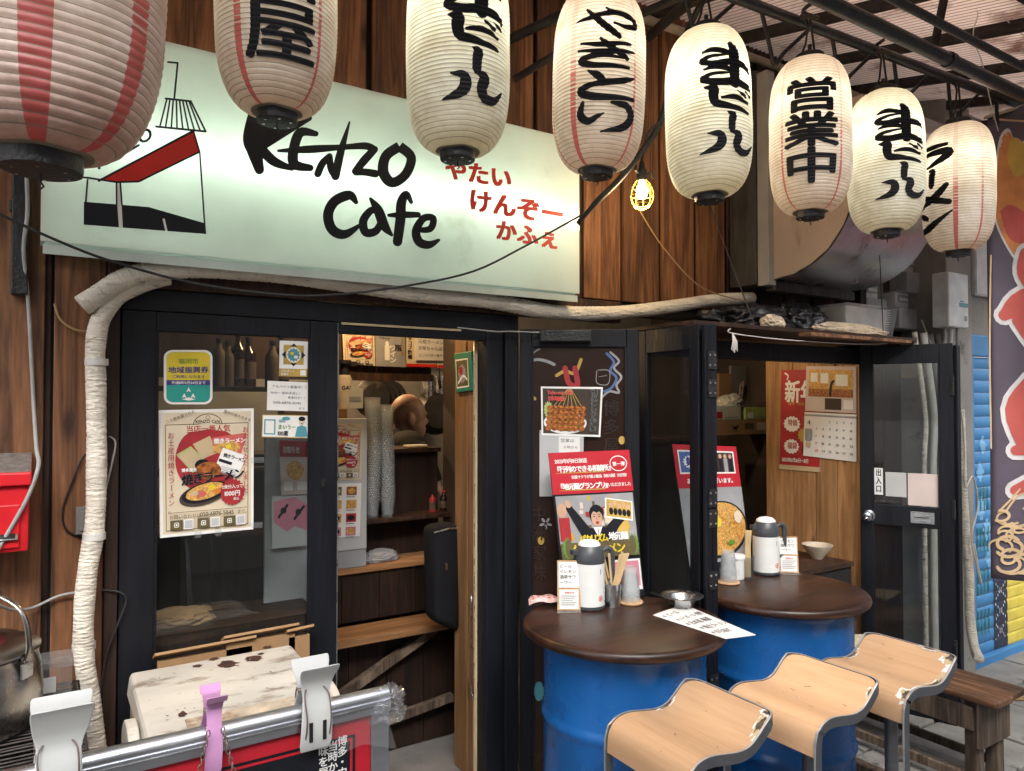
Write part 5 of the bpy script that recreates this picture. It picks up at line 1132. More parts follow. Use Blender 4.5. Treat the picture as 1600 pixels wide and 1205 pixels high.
d.ell(84, 150, 11, 9, 'ink_white'); d.ell(84, 150, 10, 8, 'poster_red'); d.text('第一弾', 76.5, 147.5, 5.2, 'ink_white', w=.04)
d.rect(2, 62, 98, 116, 'ink_grey'); rn = random.Random(6)
for k in range(26): x, y = rn.uniform(4, 90), rn.uniform(64, 110); d.rect(x, y, x + rn.uniform(2, 8), y + rn.uniform(3, 9), rn.choice(['ink_pink', 'paper_tan', 'ink_gold', 'ink_crimson', 'paper_pink', 'ink_brown', 'skin_print']))
d.ell(68, 92, 11, 14, 'paper_cream', 20, jag=.2); d.ell(82, 78, 9, 12, 'ink_gold', 18, jag=.25); d.ell(8, 100, 6, 8, 'skin_print'); d.rect(3, 66, 16, 92, 'ink_crimson')
d.stroke([(36, 72), (26, 88), (17, 102)], [14, 11, 8], 'ink'); d.ell(16, 107, 3.4, 4.6, 'skin_print', rot=.4); d.stroke([(62, 72), (74, 84), (88, 94)], [14, 11, 8], 'ink'); d.ell(91, 97, 3.4, 4.4, 'skin_print', rot=-.6)
d.poly([(30, 60), (32, 72), (40, 79), (58, 79), (66, 72), (68, 60)], 'ink'); d.poly([(44, 79.5), (49.5, 68), (55, 79.5)], 'ink_white'); d.poly([(48.6, 77), (49.5, 66), (50.6, 77)], 'ink_grey')
d.ell(49.5, 94, 9.4, 11, 'ink', 26, jag=.05); d.ell(49.5, 90, 7, 9.4, 'skin_print'); d.poly([(42.2, 93), (43, 100), (49, 103), (56, 100), (56.8, 93), (53, 97), (50, 95.5), (46, 97.5)], 'ink')
for x in (46.4, 52.6): d.ell(x, 91.4, 1.1, .6, 'ink', 10); d.stroke([(x - 1.5, 93.4), (x + 1.5, 93.6)], .5, 'ink', smooth=False)
d.stroke([(49.5, 91), (49.1, 88.4), (50, 88.1)], .4, 'meat'); d.ell(49.5, 84.6, 2.2, 1.7, 'ink_crimson', 14)
d.poly([(62, 112), (96, 106), (94, 84), (60, 90)], 'ink_white'); d.poly([(63.5, 110.5), (94.5, 105), (92.8, 86), (61.6, 91.5)], 'ink_gold')
for k in range(5): d.ell(68 + k * 5.4, 103 - k * .9 + (k % 2) * 3, 2.3, 3, 'skin_print'); d.ell(68 + k * 5.4, 96.5 - k * .9, 2.6, 4, 'ink')
d.rect(2, 46, 98, 64, 'ink_brown'); d.ell(10, 58, 7, 13, 'ink_pgreen', jag=.3); d.ell(92, 58, 7, 13, 'ink_pgreen', jag=.3); d.ell(11.5, 58, 4.5, 10, 'ink_brown'); d.ell(90.5, 58, 4.5, 10, 'ink_brown')
d.text('バカリズム', 24, 64, 9.6, 'ink', w=.055, sp=.72); d.text('バカリズム', 24, 64, 9.6, 'ink_yellow', w=.045, sp=.72); d.text('地元麺', 61, 65, 9.6, 'ink', w=.055, sp=.8); d.text('地元麺', 61, 65, 9.6, 'ink_white', w=.045, sp=.8)
d.text('焼きラーメン', 16, 51, 12.5, 'ink', w=.055, sp=.84); d.text('焼きラーメン', 16, 51, 12.5, 'ink_yellow', w=.045, sp=.84)
d.rect(4, 4, 96, 44, 'ink'); d.rect(60, 8, 97, 42, 'ink_white'); d.rect(62, 12, 95, 40, 'ink_pink'); d.ell(80, 30, 4, 5, 'skin_print'); d.poly([(72, 12), (74, 24), (80, 26), (87, 24), (89, 12)], 'ink')
d.rect(12, 18, 26, 32, 'ink_white'); d.text('第一', 13, 22, 6, 'ink', w=.03)
bl, br = V((1.722, 2.312, TZ + .001)), V((2.056, 2.234, TZ + .001)); tl, tr = PD(857, 708, 2.93), PD(983, 703, 3.03)
board('poster_board', 'red topped award poster board with yellow lettering leaning behind a thermos', (tl, tr, br, bl), d, W, H, 'ink')
d = Draw()
d.rect(0, 110, W, H, 'poster_red'); d.rect(6, 128, 94, 158, 'ink_white'); d.rect(8, 130, 92, 156, 'ink_blue'); d.ell(24, 143, 12, 9, 'ink_white', jag=.2); d.text('麺', 17, 139, 12, 'ink_purple', w=.05); d.rect(50, 130, 92, 156, 'inner_wall')
for k in range(5): d.rect(52 + k * 8, 130, 58 + k * 8, 148, ('ink_pgreen', 'ink', 'ink', 'ink_grey', 'ink')[k]); d.ell(55 + k * 8, 151, 2.5, 3, 'skin_print')
d.text('ありがとうございます。', 14, 116, 7.4, 'ink_white', w=.035, sp=.95); d.rect(0, 16, W, 110, 'ink_grey'); d.rect(0, 0, W, 16, 'ink')
d.ell(58, 56, 44, 36, 'ink', rot=.2); d.ell(58, 57, 41, 33, 'noodle', rot=.2)
rn = random.Random(3)
for k in range(70):
    a, q = rn.uniform(0, 6.28), rn.uniform(0, 1) ** .5; x, y = 58 + 34 * q * math.cos(a), 57 + 25 * q * math.sin(a); b = rn.uniform(0, 3.14)
    d.stroke([(x, y), (x + 5 * math.cos(b), y + 5 * math.sin(b)), (x + 9 * math.cos(b + .6), y + 9 * math.sin(b + .6))], rn.uniform(.8, 1.5), rn.choice(['noodle', 'ink_gold', 'ink_orange', 'paper_tan', 'noodle']), k=3)
d.ell(50, 66, 8, 7, 'ink_yellow'); d.ell(38, 42, 7, 5, 'banner_red', jag=.2); d.ell(70, 38, 6, 4, 'ink_pgreen', jag=.2); d.ell(86, 70, 7, 9, 'paper_cream', jag=.15); d.text('KENZO', 52, 4, 9, 'ink_white', w=.04)
bl, br = V((2.40, 2.30, TZ + .001)), V((2.80, 2.32, TZ + .001)); tl, tr = PD(1050, 694, 3.30), PD(1150, 698, 3.53)
board('poster_board', 'poster board with a big plate of noodles and egg behind the hatch table', (tl, tr, br, bl), d, W, H, 'ink')
# ================================================================== STOOLS
PRO = [(-.176, -.085), (-.172, -.045), (-.155, -.016), (-.125, -.002), (-.085, 0), (-.03, -.008), (.02, -.014), (.06, -.008), (.095, .014), (.125, .038), (.152, .050), (.172, .053)]
def make_stool(label, c, wear, rz):
    t = thing('bar_stool', label, 'stool', (c[0], c[1], 0), 'plywood bar stools in a row before the drum tables', rz)
    zs, w = .765, .160
    pr = [(p.x, p.y) for p in smooth_path([V((x, z, 0)) for x, z in PRO], 4)]
    nx, ny = len(pr), 12
    def seat_pt(i, v, dz=0.0):
        x, z = pr[i]; y = (v * 2 - 1) * w
        tt = max(0, x - .125); rc = .045
        lim = w - (rc - math.sqrt(max(0, rc * rc - (tt if tt < rc else rc) ** 2)))
        return V((x, max(-lim, min(lim, y)), zs + z + dz))
    mb = MB(); vs = [seat_pt(i, j / ny) for i in range(nx) for j in range(ny + 1)]; k = len(vs); vs += [p - V((0, 0, .012)) for p in vs]
    fs = []
    for i in range(nx - 1):
        for j in range(ny):
            a = i * (ny + 1) + j; q = (a, a + 1, a + ny + 2, a + ny + 1); fs += [q, tuple(k + s for s in reversed(q))]
    for i in range(nx - 1):
        for j in (0, ny): a = i * (ny + 1) + j; fs.append((a, a + ny + 1, k + a + ny + 1, k + a))
    for i in (0, nx - 1):
        for j in range(ny): a = i * (ny + 1) + j; fs.append((a, a + 1, k + a + 1, k + a))
    mb.add(vs, fs, 'seat_wood'); st_ = mb.build('seat', t, smooth=True, local=True, auto=50)
    # flat steel band round the seat, down the front as two legs
    path = [((-.180, z), -1) for z in (-.51, -.3, -.12)] + [((x - (.004 if x < -.16 else 0), z), -1) for x, z in pr if x < .128]
    pts = []
    for (x, z), s in path: pts.append((V((x, -(w + .004), zs + z)), V((0, -1, 0))))
    for k_ in range(1, 7):
        a = R(-90 + 15 * k_); pts.append((V((.131 + .045 * math.cos(a), -(w - .041) + .045 * math.sin(a), zs + .052)), V((math.cos(a), math.sin(a), 0))))
    m_ = [(V((p.x, -p.y, p.z)), V((o.x, -o.y, o.z))) for p, o in reversed(pts)]
    pts += m_
    vs = []; N = len(pts)
    for i, (p, o) in enumerate(pts):
        tg = (pts[min(i + 1, N - 1)][0] - pts[max(i - 1, 0)][0]).normalized(); up = o.cross(tg).normalized()
        if up.z < 0 or (abs(up.z) < .2 and up.x < 0 and False): up = -up
        if abs(tg.z) > .8: up = V((-1, 0, 0)) if up.x < 0 else V((-1, 0, 0))
        hgt = .030
        a = p + up * .003; vs += [a - o * .003, a + o * .004, a + o * .004 - up * hgt, a - o * .003 - up * hgt]
    fs = [(4 * i + k_, 4 * i + (k_ + 1) % 4, 4 * i + 4 + (k_ + 1) % 4, 4 * i + 4 + k_) for i in range(N - 1) for k_ in range(4)] + [(0, 1, 2, 3), (4 * N - 1, 4 * N - 2, 4 * N - 3, 4 * N - 4)]
    mb = MB(); mb.add(vs, fs, 'gun_metal')
    for q in range(len(mb.f)):
        if q % 4 == 0 and q < 4 * (N - 1): mb.m[q] = mb.mi('band_edge')
    mb.build('steel_band', t, local=True, bevel=.001)
    mb = MB(); mb.box(-.184, -.154, -w, w, zs - .535, zs - .508, 'gun_metal'); mb.box(-.153, .012, -.014, .014, zs - .531, zs - .512, 'gun_metal'); mb.build('foot_rest', t, local=True, bevel=.003)
    mb = MB(); mb.tube([(.03, 0, .02), (.03, 0, zs - .03)], .022, 'gun_metal', 20); mb.box(-.06, .11, -.09, .09, zs - .034, zs - .028, 'gun_metal'); mb.build('column', t, smooth=True, local=True, auto=40)
    mb = MB(); mb.box(-.16, .17, -.165, .165, .0385, .048, 'gun_metal'); mb.build('base_plate', t, local=True, bevel=.004)
    # veneer broken away at the edges
    d = Draw(); rn = random.Random(int(c[0] * 100))
    for (u, v, ru, rv) in wear:
        for m, g in (('ink_white', 1.0), ('paper_tan', .80), ('leg_wood', .52)):
            pts2 = []
            for k_ in range(26):
                a = 2 * math.pi * k_ / 26; q = g * (1 + rn.uniform(-.28, .28)); x_, y_ = u + ru * q * math.cos(a), v + rv * q * math.sin(a)
                pts2.append((max(.02, min(.985, x_)), max(.004, min(.996, y_))))
            d.poly(pts2, m)
    for k_ in range(9):                       # scuffs and scratches of use
        u, v, b, L_ = rn.uniform(.15, .85), rn.uniform(.08, .92), rn.uniform(-.5, .5), rn.uniform(.01, .07); d.poly([(u, v), (u + L_ * math.sin(b), v + L_ * math.cos(b)), (u + L_ * math.sin(b) + .004, v + L_ * math.cos(b)), (u + .006, v)], rn.choice(['leg_wood', 'paper_tan', 'cardboard']))
    if d.it:
        mb = MB()
        for i, (vs2, fs2, m) in enumerate(d.it):
            bm = bmesh.new(); bv = [bm.verts.new((x, y, 0)) for x, y in vs2]; bm.faces.new(bv)
            for k_ in range(1, 48): bmesh.ops.bisect_plane(bm, geom=bm.verts[:] + bm.edges[:] + bm.faces[:], plane_co=(k_ / 48, 0, 0), plane_no=(1, 0, 0))
            bm.verts.index_update(); pp = []
            for v_ in bm.verts:
                f = v_.co.x * (nx - 1); i0 = min(int(f), nx - 2); q = f - i0; pp.append(seat_pt(i0, v_.co.y).lerp(seat_pt(i0 + 1, v_.co.y), q) + V((0, 0, .0012 + .00015 * i)))
            mb.add(pp, [tuple(v_.index for v_ in f.verts) for f in bm.faces], m); bm.free()
        mb.build('worn_patch', st_, local=True, fix=False, kind='stuff')
    return t
make_stool('plywood bar stool before the ashtray table, chipped at one rear corner', (1.585, 1.525), ((.80, .03, .13, .05), (.62, .985, .10, .03), (.93, .06, .05, .07)), R(-1))
make_stool('plywood bar stool between the two other stools, seat edge nearly unchipped', (2.065, 1.50), ((.78, .01, .05, .03), (.45, .5, .02, .01)), R(1))
make_stool('plywood bar stool nearest the wooden bench, badly chipped along two edges', (2.505, 1.485), ((.90, .03, .12, .11), (.55, .0, .22, .07), (.20, .0, .10, .09), (.60, .985, .12, .04), (.96, .3, .05, .12)), R(0))

# ================================================================== BENCH
BE = thing('wooden_bench', 'weathered narrow wooden bench beside the black glazed door', 'bench', (3.475, 1.95, 0))
for x0, x1 in ((3.325, 3.475), (3.478, 3.625)):
    mb = MB(); mb.box(x0, x1, 1.50 + random.uniform(0, .01), 2.40, .425, .452, 'bench_wood'); mb.build('seat_board', BE, bevel=.006)
for y in (1.59, 2.27):
    for x in (3.36, 3.535):
        mb = MB(); mb.box(x, x + .055, y, y + .055, .03, .424, 'leg_wood'); mb.build('leg', BE, bevel=.005)
    mb = MB(); mb.box(3.345, 3.60, y - .022, y - .001, .23, .423, 'leg_wood'); mb.build('end_panel', BE, bevel=.004)
for z0, z1, x in ((.30, .40, 3.338), (.075, .115, 3.335), (.075, .115, 3.592)):
    mb = MB(); mb.box(x, x + .021, 1.60, 2.33, z0, z1, 'leg_wood'); mb.build('rail', BE, bevel=.004)
# low black rail on the floor and brush beside the bench
mb = MB(); mb.box(3.06, 3.11, 1.35, 2.36, .036, .10, 'leg_wood'); mb.box(3.12, 3.14, 1.45, 2.36, .036, .07, 'leg_wood'); mb.build('floor_timber', label='dark timber batten lying on the paving behind the stools', cat='timber', bevel=.006)
BRm = thing('floor_brush', 'dark bristled dustpan brush on the ground below the shutter', 'brush', PZ(1520, 1030, .03))
c = PZ(1522, 1022, .03); mb = MB(); mb.box(c.x - .03, c.x + .16, c.y - .03, c.y + .03, .12, .15, 'dark_plastic'); mb.build('head', BRm, bevel=.006)
mb = MB()
for k in range(60): a = V((c.x - .028 + .186 * random.random(), c.y - .028 + .056 * random.random(), .119)); mb.tube([a, a + V((random.uniform(-.01, .03), random.uniform(-.02, .01), -.083))], .0022, 'cable_black', 4)
mb.build('bristles', BRm)
mb = MB(); mb.tube([(c.x, c.y, .15), (c.x - .06, c.y + .05, .5), (c.x - .10, c.y + .10, .8)], .012, 'cable_white', 8); mb.build('stick', BRm, smooth=True)
for k in range(3):
    a = PZ(1562 + k * 8, 1095, .038); cable('ground_cord', 'pale cord end lying on the paving behind the bench', [a + V((0, .05 * k, .006)), a + V((.06, -.03, .006)), a + V((.14, -.05 - .03 * k, .006)), a + V((.24, -.04, .006))], .006, 'cable_tan')['group'] = 'cord ends on the paving'

# ================================================================== FOREGROUND: SIGN STAND, CLIPS
SS = thing('sign_stand', 'aluminium framed menu stand sign with black board and white lettering', 'sign', (.27, 1.42, 0))
BX0, BX1, BYs, BZt = -.14, .598, 1.405, 1.105
mb = MB(); mb.tube([(BX0, BYs, BZt + .002), (BX1, BYs, BZt + .002)], .0165, 'alu', 18, sq=.9); mb.box(BX0, BX1, BYs - .0185, BYs + .0165, BZt - .026, BZt - .004, 'alu'); mb.box(BX0, BX1, BYs - .0205, BYs - .0186, BZt - .012, BZt - .009, 'steel'); mb.build('top_bar', SS, smooth=True, auto=45)
for x0 in (BX0, BX1 - .04):
    mb = MB(); mb.box(x0, x0 + .038, BYs - .016, BYs + .016, .04, BZt - .022, 'alu'); mb.build('side_bar', SS, bevel=.004)
mb = MB(); mb.box(BX0 + .039, BX1 - .041, BYs - .010, BYs + .004, .15, BZt - .026, 'ink'); pn = mb.build('board', SS)
mb = MB(); mb.tube([(BX0 + .02, BYs + .02, BZt - .03), (BX0 + .02, 1.86, .05)], .012, 'alu', 8); mb.tube([(BX1 - .02, BYs + .02, BZt - .03), (BX1 - .02, 1.86, .05)], .012, 'alu', 8); mb.tube([(BX0 + .02, 1.86, .055), (BX1 - .02, 1.86, .055)], .012, 'alu', 8); mb.build('rear_leg', SS, smooth=True)
d = Draw(); X0, X1, Z1 = BX0 + .04, BX1 - .041, BZt - .028
d.frame(X0, .16, X1, Z1, .030, 'poster_red'); d.frame(X0 + .036, .20, X1 - .036, Z1 - .036, .005, 'poster_red')
for i, s in enumerate(('博多・中洲の屋台', '当時からの人気の', '味を屋台そのまま')): d.text(s, PY(527 - i * 15, 1160, 1.394).x, PY(527, 1166 + i * 4, 1.394).z, .0205, 'ink_white', w=.022, vert=True, sp=.98)
d.rect(X0 + .10, Z1 - .38, X0 + .40, Z1 - .10, 'ink_brown'); d.ell(X0 + .28, Z1 - .22, .13, .09, 'pan_iron'); d.ell(X0 + .28, Z1 - .215, .11, .07, 'noodle'); d.ell(X0 + .3, Z1 - .20, .03, .02, 'ink_yellow')
d.build('print', lambda x, z: V((x, BYs - .0105, z)), (0, -1, 0), pn)
crumple('film_wrap', None, None, V((BX1 - .006, BYs, BZt - .045)), 0, .034, 12, 'film', (1.1, .9, 1.2), amp=.7, parent=SS)
mb = MB(); mb.add([(BX1 - .16, BYs - .022, BZt - .02), (BX1 - .02, BYs - .028, BZt - .005), (BX1 + .008, BYs - .03, BZt - .10), (BX1 - .06, BYs - .026, BZt - .075), (BX1 - .11, BYs - .024, BZt - .085)], [(0, 1, 3), (1, 2, 3), (0, 3, 4)], 'film'); mb.build('film_wrap', SS, fix=False)
def big_clip(label, x, z0, m, wid, hgt, tilt, grp, wires=True):
    """spring clip astride the bar: two curved jaws, flared grips, wire loops"""
    t = thing('spring_clip', label, 'clip', (x, BYs, BZt + .02), grp)
    for s in (-1, 1):
        pr = [(.027, -.060), (.031, -.045), (.031, -.012), (.022, .020), (.015, .036), (.012, .050), (.016, .068), (.026, hgt - .012), (.031, hgt - .003), (.033, hgt)]; wk = (.36, .40, .39, .36, .34, .37, .43, .49, .49, .46)
        mb = MB(); vs = []
        for j, (y, z) in enumerate(pr):
            wj = wid * wk[j]
            for xx in (-wj, wj):
                for dy in (0, .0035): vs.append(V((x + xx + tilt * z, BYs + s * (y + dy), BZt + z)))
        fs = []
        for j in range(len(pr) - 1):
            b = 4 * j; fs += [(b, b + 1, b + 5, b + 4), (b + 2, b + 6, b + 7, b + 3), (b, b + 4, b + 6, b + 2), (b + 1, b + 3, b + 7, b + 5)]
        fs += [(0, 2, 3, 1), (4 * len(pr) - 4, 4 * len(pr) - 3, 4 * len(pr) - 1, 4 * len(pr) - 2)]
        mb.add(vs, fs, m); mb.build('jaw', t, bevel=.0015, smooth=True, auto=35)
        if wires:
            for xx in (-.3, .3):
                mb = MB(); mb.tube(smooth_path([(x + xx * wid, BYs + s * .034, BZt - .035), (x + xx * wid + .002, BYs + s * .037, BZt + .0), (x + xx * wid, BYs + s * .026, BZt + .04), (x + xx * wid * .6, BYs + s * .010, BZt + .052)], 4), .0016, 'hook_wire', 5); mb.build('spring_wire', t)
    if wires:
        for xx in (-.17, .17):
            mb = MB(); mb.box(x + xx * wid - .0035, x + xx * wid + .0035, BYs - .0362, BYs - .0345, BZt - .042, BZt - .006, 'gap'); mb.build('slot', t, bevel=.0005)
    mb = MB(); mb.tube([(x - wid * .36, BYs, BZt + .045), (x + wid * .36, BYs, BZt + .045)], .005, 'hook_wire', 8); mb.build('spring', t, smooth=True)
    return t
cl = 'clips gripping the top bar of the stand'
big_clip('wide white plastic clip on the stand bar in front of the pot grill', PY(90, 1160, BYs).x, 0, 'clip_white', .090, .110, .06, None)
big_clip('wide white plastic clip on the stand bar at the plastic wrapped end', PY(488, 1090, BYs).x, 0, 'clip_white', .076, .094, .06, None)
pk = big_clip('narrow pink plastic clip holding two chains on the stand bar', PY(330, 1125, BYs).x, 0, 'clip_pink', .036, .078, .05, None, wires=False)
x = PY(330, 1125, BYs).x
for s, L in ((-1, 16), (1, 13)):
    mb = MB()
    for k in range(L):
        c = V((x + s * (.012 + .0022 * k), BYs - .040 - .0004 * k, BZt + .02 - k * .0092)); a = R(90 * (k % 2))
        ring = [c + V((math.cos(q * .785) * .0032 * math.cos(a), math.cos(q * .785) * .0032 * math.sin(a) - 0, math.sin(q * .785) * .0062)) for q in range(9)]
        mb.tube(ring, .0011, 'hook_wire', 5, cap=False)
    mb.build('chain', pk)

# ================================================================== WHITE CABINET UNDER THE WINDOW
CB = thing('white_cabinet', 'worn white enamel cabinet with rust spots standing under the window', 'cabinet', (.47, 2.2, .03))
cx0, cx1, cy0, cy1, cz = .222, .715, 1.90, 2.475, .895
mb = MB(); mb.box(cx0 + .01, cx1 - .01, cy0 + .012, cy1 - .006, .03, cz - .075, 'enamel_worn'); mb.build('body', CB, bevel=.01)
mb = MB()
vs = [(cx0, cy0, cz - .075), (cx1, cy0, cz - .075), (cx1, cy1, cz - .075), (cx0, cy1, cz - .075), (cx0 + .008, cy0 + .01, cz - .032), (cx1 - .008, cy0 + .01, cz - .032), (cx1 - .008, cy1 - .008, cz), (cx0 + .008, cy1 - .008, cz)]
mb.hexa(vs, 'white_enamel'); mb.build('lid', CB, bevel=.012)
def lid_pt(x, y): t = (y - cy0) / (cy1 - cy0); return V((x, y, cz - .032 + .032 * t + .0012))
d = Draw(); rn = random.Random(8)
def blot(x, y, rx, ry, m='rust'): d.poly([(x + rx * (1 + rn.uniform(-.35, .3)) * math.cos(k * .3307), y + ry * (1 + rn.uniform(-.35, .3)) * math.sin(k * .3307)) for k in range(19)], m)
for px, py, rx, ry in ((355, 1042, .032, .028), (396, 1034, .028, .022), (334, 1036, .016, .014), (308, 1046, .014, .012), (418, 1018, .014, .012), (408, 1027, .010, .008), (440, 1006, .026, .012), (285, 1112, .009, .016)):
    q = PZ(px, py, cz - .012); blot(q.x, q.y, rx, ry)
for k in range(40): q = (rn.uniform(cx0 + .03, cx1 - .03), rn.uniform(cy0 + .03, cy1 - .03)); blot(q[0], q[1], rn.uniform(.0015, .005), rn.uniform(.001, .003), rn.choice(['rust', 'enamel_worn']))
d.build('rust_spot', lid_pt, (0, 0, 1), CB)['kind'] = 'stuff'
mb = MB(); q0, q1 = cy0 + .02, cy0 + .17
mb.add([lid_pt(cx0 + .10, q0), lid_pt(cx1 - .06, q0), lid_pt(cx1 - .06, q1), lid_pt(cx0 + .10, q1)] + [lid_pt(cx0 + .10, q0) + V((0, 0, .004)), lid_pt(cx1 - .06, q0) + V((0, 0, .004)), lid_pt(cx1 - .06, q1) + V((0, 0, .004)), lid_pt(cx0 + .10, q1) + V((0, 0, .004))], [(4, 5, 6, 7), (0, 1, 5, 4), (1, 2, 6, 5), (2, 3, 7, 6), (3, 0, 4, 7)], 'enamel_worn'); mb.build('worn_plate', CB)
for s, x in ((-1, cx0), (1, cx1)):
    mb = MB(); pts = [(2.16 + .11 * math.cos(a) * 1.0, cz - .115 + .085 * math.sin(a)) for a in [k * math.pi / 12 for k in range(24)]]
    mb.prism(pts, .028, 'white_enamel', lambda y, z, dd: V((x + s * (.001 + dd), y, z))); mb.build('side_handle', CB, bevel=.005)
mb = MB(); a = PY(236, 1028, 2.51)
for k, (x0, x1, dz) in enumerate(((.30, .60, .0), (.50, .74, .018), (.70, .79, .005))):
    mb = MB(); mb.hexa([(x0, 2.482, .925 + dz), (x1, 2.482, .93 + dz), (x1, 2.535, .905 + dz), (x0, 2.535, .90 + dz), (x0, 2.486, .932 + dz), (x1, 2.486, .937 + dz), (x1, 2.54, .912 + dz), (x0, 2.54, .907 + dz)], 'cardboard')
    mb.box(x0 + .01, x1 - .01, 2.50, 2.52, .55 + .01 * k, .90 + dz, 'cardboard'); mb.build('cardboard_strip', label=('torn cardboard strip wedged behind the cabinet, left part', 'overlapping cardboard strip wedged behind the cabinet lid', 'short cardboard end sticking out behind the cabinet corner')[k].replace(', left part', ' under the paper bag'), cat='cardboard')

# ================================================================== GRILL, POT, CONTAINER
GR = thing('charcoal_grill', 'soot black iron grill stand with a wire grate', 'grill', (-.25, 2.05, .03))
gx0, gx1, gy0, gy1, gz = -.62, .085, 1.72, 2.36, .93
mb = MB(); mb.box(gx0, gx1, gy0, gy0 + .02, gz - .26, gz - .012, 'black_iron'); mb.box(gx0, gx1, gy1 - .02, gy1, gz - .26, gz - .012, 'black_iron'); mb.box(gx0, gx0 + .02, gy0 + .02, gy1 - .02, gz - .26, gz - .012, 'black_iron'); mb.box(gx1 - .02, gx1, gy0 + .02, gy1 - .02, gz - .26, gz - .012, 'black_iron'); mb.box(gx0 + .02, gx1 - .02, gy0 + .02, gy1 - .02, gz - .20, gz - .18, 'dust'); mb.build('fire_box', GR)
for x in (gx0 + .02, gx1 - .05):
    for y in (gy0 + .02, gy1 - .05): mb = MB(); mb.box(x, x + .03, y, y + .03, .036, gz - .261, 'black_iron'); mb.build('leg', GR)
mb = MB()
for k in range(34): y = gy0 + .004 + k * (gy1 - gy0 - .008) / 33; mb.tube([(gx0, y, gz + random.uniform(-.002, .002)), (gx1 + .01, y, gz + random.uniform(-.002, .002))], .0022, 'grill_iron', 5)
for k in range(9): x = gx0 + k * (gx1 - gx0) / 8; mb.tube([(x, gy0, gz - .004), (x, gy1, gz - .004)], .003, 'grill_iron', 5)
mb.tube([(gx0, gy0, gz), (gx1 + .01, gy0, gz), (gx1 + .01, gy1, gz), (gx0, gy1, gz), (gx0, gy0, gz)], .004, 'grill_iron', 6); mb.build('grate', GR)
PC = V((-.150, 2.135, gz + .003))
PT = thing('cooking_pot', 'large dented steel pot with a lid and bail handle on the grill', 'pot', PC)
mb = MB(); mb.lathe([(0, 0), (.135, 0), (.150, .008), (.160, .03), (.163, .08), (.158, .14), (.150, .172), (.154, .178), (.150, .180)], 'pot_steel', 48); mb.build('body', PT, smooth=True, local=True, auto=50)
mb = MB(); mb.lathe([(.157, .1805), (.157, .186), (.150, .190), (.12, .204), (.06, .214), (.022, .216), (.018, .225), (.026, .238), (.02, .246), (0, .248)], 'pot_steel', 48); mb.build('lid', PT, smooth=True, local=True, auto=40)
bd = V((.80, -.60, 0)).normalized(); mb = MB(); mb.tube(smooth_path([bd * .157 + V((0, 0, .165)), bd * .166 + V((0, 0, .21)), bd * .145 + V((0, 0, .285)), bd * .07 + V((0, 0, .325)), V((0, 0, .335)), bd * -.07 + V((0, 0, .325)), bd * -.145 + V((0, 0, .285)), bd * -.166 + V((0, 0, .21)), bd * -.157 + V((0, 0, .165))], 5), .0075, 'pot_steel', 8, sq=.5); hd = mb.build('bail', PT, smooth=True, local=True)
mb = MB(); mb.tube(smooth_path([bd * .085 + V((0, 0, .319)), V((0, 0, .336)), bd * -.085 + V((0, 0, .319))], 4), .014, 'dark_plastic', 10); mb.build('grip', hd, smooth=True, local=True)
for s in (-1, 1):
    mb = MB(); c = bd * (.158 * s); mb.hexa([c + bd.cross(V((0, 0, 1))) * q + V((0, 0, z)) + bd * (s * e) for e in (.0, .006) for q, z in ((-.018, .13), (.018, .13), (.018, .165), (-.018, .165))], 'steel'); mb.build('lug', PT, local=True, bevel=.002)
c = V((.02, 2.30, gz + .004)); mb = MB(); mb.box(c.x - .10, c.x + .055, c.y - .05, c.y + .05, c.z, c.z + .075, 'clear_plastic'); mb.box(c.x - .105, c.x + .06, c.y - .055, c.y + .055, c.z + .076, c.z + .09, 'clear_plastic'); mb.box(c.x - .03, c.x + .02, c.y - .052, c.y - .0505, c.z + .015, c.z + .055, 'paper'); mb.build('plastic_container', label='clear plastic lidded container on the grill behind the pot', cat='container', bevel=.008)

# ================================================================== PAPERS ON THE LEFT GLASS DOOR
GY = 2.5775
def on_glass(name, label, cat, px, m, d, W, H, Y=GY): return paper_thing(name, label, cat, sheet_px(px, 'Y', Y), m, d, W, H)
d = Draw(); W, H = 100, 130
d.rrect(0, 0, W, H, 18, 'ink_white'); d.rrect(5, 5, W - 5, H - 5, 14, 'ink_green'); d.rect(5, 46, W - 5, 58, 'ink_purple')
d.poly([(5, 58), (W - 5, 58)] + [(W - 19 + 14 * math.cos(R(a)), H - 19 + 14 * math.sin(R(a))) for a in range(0, 91, 15)] + [(19 + 14 * math.cos(R(a)), H - 19 + 14 * math.sin(R(a))) for a in range(90, 181, 15)], 'ink_yellow')
d.text('福岡市', 50, 98, 14, 'ink_pgreen', w=.02, anchor=.5); d.text('地域振興券', 50, 76, 17, 'ink_purple', w=.028, anchor=.5, sx=.98); d.text('ご利用になれます', 50, 63, 8.6, 'ink_purple', w=.02, anchor=.5); d.text('平成11年9月24日まで', 50, 48.6, 8, 'ink_white', w=.03, anchor=.5)
for x, y in ((50, 33), (41, 19), (59, 19)): d.poly([(x - 5, y - 4), (x, y + 8), (x + 5, y - 4), (x, y - 1)], 'ink_white')
d.poly([(36, 12), (50, 17), (64, 12), (50, 9)], 'ink_white')
t = thing('shop_sticker', 'rounded yellow and green voucher sticker on the left glass door', 'sticker', PY(293, 632, GY)); sh = sheet_px([(256, 547), (332, 547), (332, 632), (256, 632)], 'Y', GY)
mb = MB(); n_ = sh.n; pts = []
for cx_, cy_, a0 in ((82, 112, 0), (18, 112, 90), (18, 18, 180), (82, 18, 270)): pts += [(cx_ + 18 * math.cos(R(a0 + 15 * k)), cy_ + 18 * math.sin(R(a0 + 15 * k))) for k in range(7)]
